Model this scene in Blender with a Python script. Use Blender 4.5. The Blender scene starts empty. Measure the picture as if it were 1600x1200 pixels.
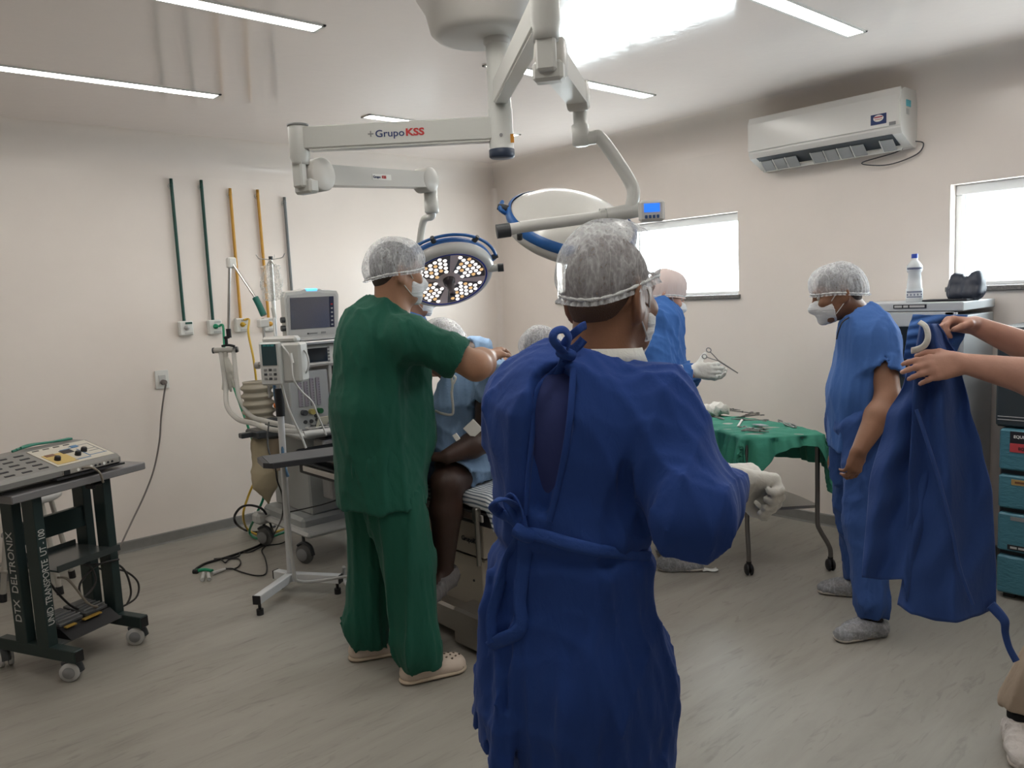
import bpy, bmesh, math, random
import numpy as np
from mathutils import Vector, Matrix

# ------------------------------------------------------------ camera, world, light
SC = bpy.context.scene
FPX = 1232.0
_v1 = np.array([1398., 205., -FPX]); _v2 = np.array([-1100., 89., -FPX])
AX = _v1/np.linalg.norm(_v1); AZ = np.cross(AX, _v2); AZ /= np.linalg.norm(AZ); AY = np.cross(AZ, AX)
RM = np.array([AX, AY, AZ]); CAM = np.array([0, 0, 1.57])
FW = RM @ np.array([0, 0, -1.0])
FH = np.array([FW[0], FW[1], 0]); FH /= np.linalg.norm(FH)          # horizontal view direction
RT = np.array([FH[1], -FH[0], 0])                                    # to the right of it
UP = np.array([0, 0, 1.0])

cd = bpy.data.cameras.new('camera'); cam = bpy.data.objects.new('camera', cd); SC.collection.objects.link(cam)
cd.sensor_width = 36; cd.lens = FPX/1600*36; cd.clip_start = .05
M = Matrix([[RM[0][0], RM[0][1], RM[0][2], CAM[0]], [RM[1][0], RM[1][1], RM[1][2], CAM[1]], [RM[2][0], RM[2][1], RM[2][2], CAM[2]], [0, 0, 0, 1]])
cam.matrix_world = M; SC.camera = cam

w = bpy.data.worlds.new('World'); SC.world = w; w.use_nodes = True
w.node_tree.nodes['Background'].inputs[0].default_value = (.88, .95, 1, 1)
w.node_tree.nodes['Background'].inputs[1].default_value = 15.5
SC.view_settings.view_transform = 'Standard'; SC.view_settings.look = 'None'
SC.view_settings.exposure = 0.12; SC.view_settings.gamma = 1; SC.view_settings.use_curve_mapping = False
STRIP = 29.0          # LED strips
LENS = 1.7           # lenses of the surgical lamp

def area_light(name, loc, rot, sx, sy, power, col=(1, 1, 1), portal=False):
    l = bpy.data.lights.new(name, 'AREA'); l.shape = 'RECTANGLE'; l.size = sx; l.size_y = sy; l.energy = power; l.color = col
    if portal: l.cycles.is_portal = True
    o = bpy.data.objects.new(name, l); o.location = loc; o.rotation_euler = rot; SC.collection.objects.link(o); return o
# daylight enters only through the window openings of the right wall: portals guide the sampling
area_light('window_portal', (4.93, 3.87, 1.75), (0, math.radians(90), 0), .6, 1.8, 1, portal=True)
area_light('window_portal', (4.93, .78, 1.75), (0, math.radians(90), 0), .6, 1.9, 1, portal=True)

# ------------------------------------------------------------ helpers
def D(px, py, dep):
    d = RM @ np.array([px-800, 600-py, -FPX]); d /= np.linalg.norm(d)
    return CAM + d*(dep/(d @ FW))
def P(px, py, **k):
    d = RM @ np.array([px-800, 600-py, -FPX]); (a, v), = k.items(); i = 'xyz'.index(a)
    return CAM + d*((v-CAM[i])/d[i])
A = lambda *v: np.array(v, dtype=float)
def nrm(v): v = np.array(v, float); return v/(np.linalg.norm(v)+1e-9)

MATS = {}
def mat(name, col, rough=.5, metal=0., bump=0., bscale=40., var=0., vscale=6., aniso=(1, 1, 1), emit=None, es=1., trans=0., coat=0., sheen=0., sss=0., alpha=1., col2=None, ior=1.45, detail=4):
    if name in MATS: return MATS[name]
    m = bpy.data.materials.new(name); m.use_nodes = True; nt = m.node_tree; b = nt.nodes['Principled BSDF']
    c = tuple(col)+(1,)
    b.inputs['Base Color'].default_value = c; b.inputs['Roughness'].default_value = rough; b.inputs['Metallic'].default_value = metal
    b.inputs['IOR'].default_value = ior
    if trans: b.inputs['Transmission Weight'].default_value = trans
    if coat: b.inputs['Coat Weight'].default_value = coat; b.inputs['Coat Roughness'].default_value = .15
    if sheen: b.inputs['Sheen Weight'].default_value = sheen; b.inputs['Sheen Roughness'].default_value = .4
    if sss: b.inputs['Subsurface Weight'].default_value = sss; b.inputs['Subsurface Radius'].default_value = (.01, .004, .002); b.inputs['Subsurface Scale'].default_value = 1
    if emit: b.inputs['Emission Color'].default_value = tuple(emit)+(1,); b.inputs['Emission Strength'].default_value = es
    if alpha < 1: b.inputs['Alpha'].default_value = alpha
    if bump or var or col2:
        tc = nt.nodes.new('ShaderNodeTexCoord'); mp = nt.nodes.new('ShaderNodeMapping'); mp.inputs['Scale'].default_value = aniso
        nt.links.new(tc.outputs['Object'], mp.inputs['Vector'])
    if bump:
        n = nt.nodes.new('ShaderNodeTexNoise'); n.inputs['Scale'].default_value = bscale; n.inputs['Detail'].default_value = detail; n.inputs['Distortion'].default_value = .6
        nt.links.new(mp.outputs[0], n.inputs['Vector'])
        bp = nt.nodes.new('ShaderNodeBump'); bp.inputs['Strength'].default_value = bump; bp.inputs['Distance'].default_value = .01
        nt.links.new(n.outputs['Fac'], bp.inputs['Height']); nt.links.new(bp.outputs[0], b.inputs['Normal'])
    if var or col2:
        n2 = nt.nodes.new('ShaderNodeTexNoise'); n2.inputs['Scale'].default_value = vscale; n2.inputs['Detail'].default_value = 6; n2.inputs['Roughness'].default_value = .6
        nt.links.new(mp.outputs[0], n2.inputs['Vector'])
        r = nt.nodes.new('ShaderNodeValToRGB'); r.color_ramp.elements[0].position = .3; r.color_ramp.elements[1].position = .7
        lo = col2 if col2 else tuple(max(0, x*(1-var)) for x in col); hi = col if col2 else tuple(min(1, x*(1+var*.6)) for x in col)
        r.color_ramp.elements[0].color = tuple(lo)+(1,); r.color_ramp.elements[1].color = tuple(hi)+(1,)
        nt.links.new(n2.outputs['Fac'], r.inputs[0]); nt.links.new(r.outputs[0], b.inputs['Base Color'])
    MATS[name] = m; return m

def link(o): SC.collection.objects.link(o); return o
def tag(o, label=None, cat=None, group=None, kind=None):
    if label: o['label'] = label
    if cat: o['category'] = cat
    if group: o['group'] = group
    if kind: o['kind'] = kind
    return o
def thing(name, label, cat, loc, group=None, kind=None):
    o = bpy.data.objects.new(name, None); o.location = tuple(loc); o.empty_display_size = .05; link(o); return tag(o, label, cat, group, kind)
def wloc(o):
    l = np.zeros(3)
    while o is not None: l = l+np.array(o.location); o = o.parent
    return l

class MB:
    """a bag of shapes, linked as ONE mesh object"""
    def __init__(s): s.v = []; s.f = []; s.n = 0; s.sm = []
    def add(s, V, F, smooth=True):
        V = np.asarray(V, float); k = s.n; s.v.append(V); s.n += len(V)
        s.f += [tuple(i+k for i in f) for f in F]; s.sm += [smooth]*len(F); return s
    def box(s, c, size, R=None, bev=.0, smooth=False):
        x, y, z = [q/2 for q in size]; c = np.asarray(c, float)
        if bev > 0:
            b = min(bev, x*.9, y*.9, z*.9); V = []; 
            for sx in (-1, 1):
                for sy in (-1, 1):
                    for sz in (-1, 1):
                        V += [(sx*x, sy*(y-b), sz*(z-b)), (sx*(x-b), sy*y, sz*(z-b)), (sx*(x-b), sy*(y-b), sz*z)]
            idx = lambda a, bb, cc, k: ((a*2+bb)*2+cc)*3+k
            F = []
            for a in (0, 1): F.append([idx(a, 0, 0, 0), idx(a, 1, 0, 0), idx(a, 1, 1, 0), idx(a, 0, 1, 0)][::(-1 if a == 0 else 1)])
            for a in (0, 1): F.append([idx(0, a, 0, 1), idx(1, a, 0, 1), idx(1, a, 1, 1), idx(0, a, 1, 1)][::(1 if a == 0 else -1)])
            for a in (0, 1): F.append([idx(0, 0, a, 2), idx(1, 0, a, 2), idx(1, 1, a, 2), idx(0, 1, a, 2)][::(-1 if a == 0 else 1)])
            for a in (0, 1):
                for bb in (0, 1):
                    e = [idx(a, bb, 0, 0), idx(a, bb, 1, 0), idx(a, bb, 1, 1), idx(a, bb, 0, 1)]; F.append(e if (a != bb) == False else e[::-1])
                    e = [idx(a, 0, bb, 0), idx(a, 1, bb, 0), idx(a, 1, bb, 2), idx(a, 0, bb, 2)]; F.append(e[::-1] if (a != bb) == False else e)
                    e = [idx(0, a, bb, 1), idx(1, a, bb, 1), idx(1, a, bb, 2), idx(0, a, bb, 2)]; F.append(e if (a != bb) == False else e[::-1])
            for a in (0, 1):
                for bb in (0, 1):
                    for cc in (0, 1):
                        e = [idx(a, bb, cc, 0), idx(a, bb, cc, 1), idx(a, bb, cc, 2)]; F.append(e if (a+bb+cc) % 2 else e[::-1])
            V = np.array(V)
        else:
            V = np.array([(i, j, k) for i in (-x, x) for j in (-y, y) for k in (-z, z)])
            F = [(0, 1, 3, 2), (4, 6, 7, 5), (0, 4, 5, 1), (2, 3, 7, 6), (0, 2, 6, 4), (1, 5, 7, 3)]
        if R is not None: V = V @ np.asarray(R, float)
        return s.add(V+c, F, smooth)
    def cyl(s, a, b, r1, r2=None, n=16, cap=True, smooth=True):
        a = np.asarray(a, float); b = np.asarray(b, float); r2 = r1 if r2 is None else r2
        return s.tube([a, b], [r1, r2], n=n, spl=0, cap=cap)
    def tube(s, pts, r, n=8, spl=6, cap=True, flat=None, w=1., t=1.):
        """tube through pts; flat = direction along which the section is w wide (t the other way)"""
        pts = [np.asarray(p, float) for p in pts]; rr = list(r) if hasattr(r, '__len__') else [r]*len(pts)
        if spl and len(pts) > 2:
            Q = []; q = []
            for i in range(len(pts)-1):
                p0 = pts[max(i-1, 0)]; p1 = pts[i]; p2 = pts[i+1]; p3 = pts[min(i+2, len(pts)-1)]
                for j in range(spl):
                    u = j/spl
                    Q.append(.5*((2*p1)+(-p0+p2)*u+(2*p0-5*p1+4*p2-p3)*u*u+(-p0+3*p1-3*p2+p3)*u**3)); q.append(rr[i]*(1-u)+rr[i+1]*u)
            Q.append(pts[-1]); q.append(rr[-1]); pts, rr = Q, q
        N = len(pts); V = []; up = None
        for i in range(N):
            d = pts[min(i+1, N-1)]-pts[max(i-1, 0)]; d = nrm(d)
            if up is None:
                up = np.array([0, 0, 1.]) if abs(d[2]) < .9 else np.array([1., 0, 0])
                if flat is not None: up = np.asarray(flat, float)
            x = up-d*(up@d); x = nrm(x); y = np.cross(d, x); up = x
            for k in range(n):
                an = 2*math.pi*(k+.5)/n; V.append(pts[i]+rr[i]*(w*math.cos(an)*x+t*math.sin(an)*y))
        F = [(i*n+k, i*n+(k+1) % n, (i+1)*n+(k+1) % n, (i+1)*n+k) for i in range(N-1) for k in range(n)]
        s.add(V, F, True)
        if cap:
            s.add(V[:n], [tuple(range(n))[::-1]], False); s.add(V[-n:], [tuple(range(n))], False)
        return s
    def lathe(s, c, prof, n=32, axis=(0, 0, 1), smooth=True, arc=None):
        c = np.asarray(c, float); z = nrm(axis); x = nrm(np.cross(z, [0, 1, 0] if abs(z[1]) < .9 else [1, 0, 0])); y = np.cross(z, x)
        V = [c+z*h+r*(math.cos(2*math.pi*k/n)*x+math.sin(2*math.pi*k/n)*y) for r, h in prof for k in range(n)]
        F = [(i*n+k, i*n+(k+1) % n, (i+1)*n+(k+1) % n, (i+1)*n+k) for i in range(len(prof)-1) for k in range(n)]
        return s.add(V, F, smooth)
    def prism(s, poly, ext, smooth=False):
        poly = np.asarray(poly, float); ext = np.asarray(ext, float); n = len(poly)
        V = np.vstack([poly, poly+ext])
        return s.add(V, [tuple(range(n))[::-1], tuple(range(n, 2*n))]+[(i, (i+1) % n, n+(i+1) % n, n+i) for i in range(n)], smooth)
    def grid(s, fn, nu, nv, smooth=True, thick=0.):
        V = np.array([fn(i/nu, j/nv) for i in range(nu+1) for j in range(nv+1)], float); W = nv+1
        F = [(i*W+j, (i+1)*W+j, (i+1)*W+j+1, i*W+j+1) for i in range(nu) for j in range(nv)]
        s.add(V, F, smooth)
        return s
    def build(s, name, m, parent=None, label=None):
        V = np.vstack(s.v)
        o0 = wloc(parent) if parent is not None else np.zeros(3)
        if parent is None:
            o0 = np.array([V[:, 0].mean(), V[:, 1].mean(), V[:, 2].min()])
        me = bpy.data.meshes.new(name); me.from_pydata((V-o0).tolist(), [], s.f)
        me.polygons.foreach_set('use_smooth', s.sm); me.update()
        if m is not None: me.materials.append(m)
        o = bpy.data.objects.new(name, me)
        if parent is not None: o.parent = parent
        else: o.location = tuple(o0)
        link(o)
        if label: o['label'] = label
        return o

def solidify(o, t):
    md = o.modifiers.new('thickness', 'SOLIDIFY'); md.thickness = t; md.offset = 0; return o
def part(name, m, parent, fn, label=None):
    b = MB(); fn(b); return b.build(name, m, parent, label)
def rotz(a):
    c, s = math.cos(a), math.sin(a); return np.array([[c, s, 0], [-s, c, 0], [0, 0, 1.]])   # rows = local axes
def frame(x, z):
    """rows: local x, y, z given as world directions"""
    z = nrm(z); x = np.asarray(x, float); x = nrm(x-z*(x@z)); return np.array([x, np.cross(z, x), z])

def text(name, body, size, pos, xdir, ydir, m, parent, ext=.0008, bold=0., align='LEFT', sx=1., space=1.):
    cu = bpy.data.curves.new(name, 'FONT'); cu.body = body; cu.size = size; cu.extrude = ext; cu.offset = bold; cu.align_x = align; cu.resolution_u = 3; cu.space_character = space
    ob = bpy.data.objects.new('tmp', cu); link(ob)
    dg = bpy.context.evaluated_depsgraph_get(); me = bpy.data.meshes.new_from_object(ob.evaluated_get(dg)); bpy.data.objects.remove(ob)
    x = nrm(xdir); y = nrm(np.asarray(ydir, float)-x*(np.dot(ydir, x))); z = np.cross(x, y)
    V = np.zeros(len(me.vertices)*3); me.vertices.foreach_get('co', V); V = V.reshape(-1, 3)
    V = V[:, :1]*x*sx+V[:, 1:2]*y+V[:, 2:3]*z+np.asarray(pos, float)-wloc(parent)
    me.vertices.foreach_set('co', V.ravel()); me.materials.clear(); me.materials.append(m); me.update()
    o = bpy.data.objects.new(name, me); o.parent = parent; link(o); return o

# ------------------------------------------------------------ implicit bodies and cloth (smooth unions, surface nets)
f32 = np.float32
def wrinkle(amp, f, seed, aniso=(1, 1, .35), n=3, mean=.35):
    rs = np.random.RandomState(seed); ks = []
    for i in range(n):
        k = rs.normal(size=3); k /= np.linalg.norm(k); q = rs.normal(size=3)
        ks.append((k*f*1.55**i*np.array(aniso), q*f*.35*np.array(aniso), rs.rand()*6, rs.rand()*6, 1/1.45**i))
    def fn(p):
        out = 0
        for k, q, a, b, wgt in ks:
            out = out+wgt*((1-np.abs(np.sin(p@k.astype(f32)+1.6*np.sin(p@q.astype(f32)+b)+a)))**2-mean)
        return -amp*out
    return fn
class SDF:
    def __init__(s): s.ops = []; s.post = []
    def _add(s, kind, fn, k, c, R): s.ops.append((kind, fn, k, np.asarray(c, f32), float(R))); return s
    def cone(s, a, b, r1, r2=None, k=.02, n=None, q=1., kind='u', clip=None, hollow=None):
        """round cone a-b; n, q: flattened by q along direction n; clip: list of (point, outward normal)"""
        a = np.asarray(a, f32); b = np.asarray(b, f32); r2 = r1 if r2 is None else r2; ab = b-a; L2 = float(ab@ab)+1e-9
        nn = None if n is None else nrm(n).astype(f32)
        cl = [(np.asarray(p, f32), nrm(m).astype(f32)) for p, m in (clip or [])]
        ho = None if hollow is None else (f32(hollow[0]), f32(hollow[1]))
        def fn(p):
            t = np.clip(((p-a)@ab)/L2, 0, 1); v = p-a-t[..., None]*ab
            if nn is not None:
                h = (v@nn)[..., None]; v = v+h*nn*f32(1/q-1)
            d = np.sqrt((v*v).sum(-1))-(r1+(r2-r1)*t)
            if nn is not None: d = d*(q+1)/2
            for pt, m in cl: d = np.maximum(d, (p-pt)@m)
            if ho is not None:
                e = p-a-((p-a)@ab/L2)[..., None]*ab; dx = np.sqrt((e*e).sum(-1))-ho[0]
                d = np.maximum(d, -np.maximum(dx, -((p-cl[0][0])@cl[0][1]+ho[1])))
            return d
        return s._add(kind, fn, k, (a+b)/2, math.sqrt(L2)/2+max(r1, r2))
    def ell(s, c, r, R=None, k=.02, kind='u', clip=None):
        c = np.asarray(c, f32); r = np.asarray(r, f32); R = (np.eye(3) if R is None else R).astype(f32)
        cl = [(np.asarray(p, f32), nrm(m).astype(f32)) for p, m in (clip or [])]
        def fn(p):
            v = (p-c)@R.T; k0 = np.sqrt(((v/r)**2).sum(-1)); k1 = np.sqrt(((v/(r*r))**2).sum(-1))+1e-6
            d = k0*(k0-1)/k1
            for pt, m in cl: d = np.maximum(d, (p-pt)@m)
            return d
        return s._add(kind, fn, k, c, float(r.max()))
    def plane(s, p0, n, k=.004):
        p0 = np.asarray(p0, f32); n = nrm(n).astype(f32)
        return s._add('i', lambda p: (p-p0)@n, k, (0, 0, 0), 1e6)
    def copy(s): o = SDF(); o.ops = list(s.ops); o.post = list(s.post); return o
    def ev(s, P, cen, mar):
        """P (nb,m,3), cen (nb,3)"""
        Dd = np.full(P.shape[:2], 1e3, f32)
        for kind, fn, k, c, R in s.ops:
            if kind in 'us' and mar is not None: sel = np.nonzero(((cen-c)**2).sum(-1) < (R+mar)**2)[0]
            else: sel = slice(None)
            d = fn(P[sel]).astype(f32); a = Dd[sel]
            if kind == 'u': h = np.maximum(k-np.abs(a-d), 0)/k; Dd[sel] = np.minimum(a, d)-h*h*k*.25
            elif kind == 's': d = -d; h = np.maximum(k-np.abs(a-d), 0)/k; Dd[sel] = np.maximum(a, d)+h*h*k*.25
            else: h = np.maximum(k-np.abs(a-d), 0)/k; Dd[sel] = np.maximum(a, d)+h*h*k*.25
        for fn in s.post: Dd = Dd+fn(P)
        return Dd
    def mesh(s, h, pad=.02, lip=1.5):
        us = [o for o in s.ops if o[0] == 'u']
        lo = np.min([o[3]-o[4] for o in us], 0)-pad; hi = np.max([o[3]+o[4] for o in us], 0)+pad
        B = 8; nb = np.ceil((hi-lo)/(h*B)).astype(int)
        gi = np.stack(np.meshgrid(*[np.arange(n) for n in nb], indexing='ij'), -1).reshape(-1, 3)
        cen = (lo+(gi+.5)*B*h-h*.5).astype(f32)
        dc = s.ev(cen[:, None, :], cen, None)[:, 0]
        keep = np.abs(dc) < B*h*.87*lip+.01
        G = np.where(dc < 0, -1., 1.).astype(f32)
        full = np.empty((len(gi), B, B, B), f32); full[:] = G[:, None, None, None]
        lg = np.stack(np.meshgrid(*[np.arange(B)]*3, indexing='ij'), -1).reshape(-1, 3)
        ck = cen[keep]; gk = gi[keep]
        Pp = (lo+(gk[:, None, :]*B+lg[None])*h).astype(f32)
        full[keep] = s.ev(Pp, ck, B*h*.87+.06).reshape(-1, B, B, B)
        V = full.reshape(nb[0], nb[1], nb[2], B, B, B).transpose(0, 3, 1, 4, 2, 5).reshape(nb*B)
        return nets(V, lo, h)
def nets(V, lo, h):
    S = V < 0
    c = S[:-1, :-1, :-1]; allv = c.copy(); anyv = c.copy()
    offs = [(i, j, k) for i in (0, 1) for j in (0, 1) for k in (0, 1)]
    nx, ny, nz = V.shape
    for i, j, k in offs[1:]:
        q = S[i:nx-1+i, j:ny-1+j, k:nz-1+k]; allv &= q; anyv |= q
    act = np.argwhere(anyv & ~allv)
    if len(act) == 0: return np.zeros((0, 3)), np.zeros((0, 4), int)
    idx = np.full((nx-1, ny-1, nz-1), -1, np.int32); idx[act[:, 0], act[:, 1], act[:, 2]] = np.arange(len(act))
    cv = {o: V[act[:, 0]+o[0], act[:, 1]+o[1], act[:, 2]+o[2]] for o in offs}
    acc = np.zeros((len(act), 3)); cnt = np.zeros(len(act))
    for o in offs:
        for ax in range(3):
            if o[ax] == 0:
                o2 = list(o); o2[ax] = 1; o2 = tuple(o2); a = cv[o]; b = cv[o2]; m = (a < 0) != (b < 0)
                t = np.where(m, a/np.where(m, a-b, 1), 0); p = np.tile(np.array(o, float), (len(act), 1)); p[:, ax] = t
                acc += p*m[:, None]; cnt += m
    verts = lo+(act+acc/np.maximum(cnt, 1)[:, None])*h
    F = []
    for ax in range(3):
        sl = [slice(0, n) for n in S.shape]; s2 = list(sl); sl[ax] = slice(0, -1); s2[ax] = slice(1, None)
        a = S[tuple(sl)]; b = S[tuple(s2)]; e = np.argwhere(a != b); u, v = (ax+1) % 3, (ax+2) % 3
        ok = (e[:, u] > 0) & (e[:, v] > 0) & (e[:, u] < V.shape[u]-1) & (e[:, v] < V.shape[v]-1); e = e[ok]
        neg = a[tuple(e.T)]
        def at(du, dv):
            q = e.copy(); q[:, u] += du; q[:, v] += dv; return idx[tuple(q.T)]
        q = np.stack([at(-1, -1), at(0, -1), at(0, 0), at(-1, 0)], 1); q[~neg] = q[~neg][:, ::-1]; F.append(q)
    return verts, np.vstack(F)
def hit(s, px, py, off=.004, d0=1.2, d1=2.3):
    """the point where the sight line through a picked spot meets the cloth, a little outside it"""
    ds = np.linspace(d0, d1, 400); q = np.array([D(px, py, d) for d in ds], f32); v = s.ev(q[None], None, None)[0]
    i = np.nonzero(v < off)[0]; return D(px, py, ds[i[0]] if len(i) else 1.6)
def biggest(V, F):
    """keep only the largest connected piece"""
    lab = np.arange(len(V)); a = np.concatenate([F[:, 0], F[:, 1], F[:, 2]]); b = np.concatenate([F[:, 1], F[:, 2], F[:, 3]])
    for _ in range(200):
        m = np.minimum(lab[a], lab[b]); n = lab.copy(); np.minimum.at(n, a, m); np.minimum.at(n, b, m); n = n[n]; n = n[n]
        if (n == lab).all(): break
        lab = n
    c = np.bincount(lab[F[:, 0]], minlength=len(V)); k = c.argmax(); F = F[lab[F[:, 0]] == k]; used = np.unique(F); mp = np.full(len(V), -1); mp[used] = np.arange(len(used))
    return V[used], mp[F]
def top_z(s, x, y, z1=.2):
    zs = np.linspace(z1, 0, 200); v = s.ev(np.array([[[x, y, z] for z in zs]], f32), None, None)[0]; i = np.nonzero(v < 0)[0]; return zs[i[0]] if len(i) else .05
def mesh_obj(name, VF, m, parent, label=None, relax=0):
    V, F = biggest(*VF); V = V-wloc(parent)
    me = bpy.data.meshes.new(name); me.vertices.add(len(V)); me.vertices.foreach_set('co', V.astype(f32).ravel())
    me.loops.add(len(F)*4); me.loops.foreach_set('vertex_index', F.astype(np.int32).ravel())
    me.polygons.add(len(F)); me.polygons.foreach_set('loop_start', np.arange(0, len(F)*4, 4, dtype=np.int32))
    me.polygons.foreach_set('use_smooth', np.ones(len(F), bool)); me.update(calc_edges=True); me.validate()
    if m is not None: me.materials.append(m)
    o = bpy.data.objects.new(name, me); o.parent = parent; link(o)
    if label: o['label'] = label
    return o
# ------------------------------------------------------------ materials
WALL = mat('wall paint', (.865, .79, .73), .24, var=.04, vscale=1.5)
CEIL = mat('glossy ceiling paint', (.89, .81, .765), .09, bump=.06, bscale=12, detail=6, var=.02, vscale=1.0, ior=1.38)
WHITE = mat('white plastic', (.72, .72, .69), .35)
WHITE2 = mat('cream enamel', (.68, .66, .60), .3)
LGREY = mat('light grey plastic', (.50, .50, .49), .4)
GREY = mat('grey plastic', (.24, .245, .25), .45)
DGREY = mat('dark grey plastic', (.045, .05, .055), .4)
BLACK = mat('black rubber', (.012, .012, .014), .5)
CHROME = mat('brushed steel', (.55, .54, .52), .28, 1.0)
STEELD = mat('satin stainless', (.36, .34, .31), .42, .85, bump=.1, bscale=60, aniso=(1, 1, 12))
ALU = mat('white aluminium', (.62, .63, .64), .35)
BLUE = mat('blue rubber trim', (.02, .12, .38), .35)
DKGREEN = mat('dark green enamel', (.018, .035, .034), .45)
GREENP = mat('green pipe paint', (.012, .07, .055), .4)
YELP = mat('yellow pipe paint', (.62, .33, .05), .4)
GREYP = mat('grey pipe paint', (.2, .22, .23), .4)
GREENH = mat('green hose', (.01, .26, .13), .35)
YELH = mat('yellow hose', (.62, .40, .04), .4)
STONE = mat('grey granite', (.19, .18, .17), .3, var=.5, vscale=90)
RED = mat('red print', (.5, .03, .03), .5)
NAVY = mat('navy print', (.02, .04, .14), .5)
INK = mat('black print', (.015, .015, .02), .5)
PAPER = mat('white paper', (.78, .78, .74), .7)
GLASSD = mat('dark glass', (.02, .025, .03), .06)
GAUZE = mat('white gauze', (.75, .72, .66), .9, bump=.5, bscale=120)

def floor_mat():
    m = bpy.data.materials.new('marbled vinyl floor'); m.use_nodes = True; nt = m.node_tree; b = nt.nodes['Principled BSDF']; N = nt.nodes.new; Lk = nt.links.new
    tc = N('ShaderNodeTexCoord'); mp = N('ShaderNodeMapping'); mp.inputs['Scale'].default_value = (.55, 3.2, 1); mp.inputs['Rotation'].default_value = (0, 0, .12); Lk(tc.outputs['Object'], mp.inputs[0])
    n = N('ShaderNodeTexNoise'); n.inputs['Scale'].default_value = 2.2; n.inputs['Detail'].default_value = 9; n.inputs['Roughness'].default_value = .68; n.inputs['Distortion'].default_value = .7; Lk(mp.outputs[0], n.inputs['Vector'])
    r = N('ShaderNodeValToRGB'); e = r.color_ramp.elements; e[0].position = .30; e[0].color = (.25, .232, .20, 1); e[1].position = .66; e[1].color = (.34, .322, .283, 1)
    e.new(.47).color = (.305, .288, .252, 1); Lk(n.outputs['Fac'], r.inputs[0])
    mp2 = N('ShaderNodeMapping'); mp2.inputs['Scale'].default_value = (3, 14, 1); mp2.inputs['Rotation'].default_value = (0, 0, .12); Lk(tc.outputs['Object'], mp2.inputs[0])
    n2 = N('ShaderNodeTexNoise'); n2.inputs['Scale'].default_value = 2.0; n2.inputs['Detail'].default_value = 6; n2.inputs['Distortion'].default_value = 1.2; Lk(mp2.outputs[0], n2.inputs['Vector'])
    r2 = N('ShaderNodeValToRGB'); r2.color_ramp.elements[0].position = .30; r2.color_ramp.elements[0].color = (.62, .61, .60, 1); r2.color_ramp.elements[1].position = .42; r2.color_ramp.elements[1].color = (1, 1, 1, 1); Lk(n2.outputs['Fac'], r2.inputs[0])
    mx = N('ShaderNodeMixRGB'); mx.blend_type = 'MULTIPLY'; mx.inputs[0].default_value = .45; Lk(r.outputs[0], mx.inputs[1]); Lk(r2.outputs[0], mx.inputs[2])
    Lk(mx.outputs[0], b.inputs['Base Color']); b.inputs['Roughness'].default_value = .42
    return m
def pane_mat():
    m = bpy.data.materials.new('window glass'); m.use_nodes = True; nt = m.node_tree; nt.nodes.clear(); N = nt.nodes.new
    o = N('ShaderNodeOutputMaterial'); mx = N('ShaderNodeMixShader'); t = N('ShaderNodeBsdfTransparent'); g = N('ShaderNodeBsdfGlossy'); g.inputs['Roughness'].default_value = .05
    t.inputs[0].default_value = (.96, .98, .97, 1); mx.inputs[0].default_value = .06
    nt.links.new(t.outputs[0], mx.inputs[1]); nt.links.new(g.outputs[0], mx.inputs[2]); nt.links.new(mx.outputs[0], o.inputs[0]); return m
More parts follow.
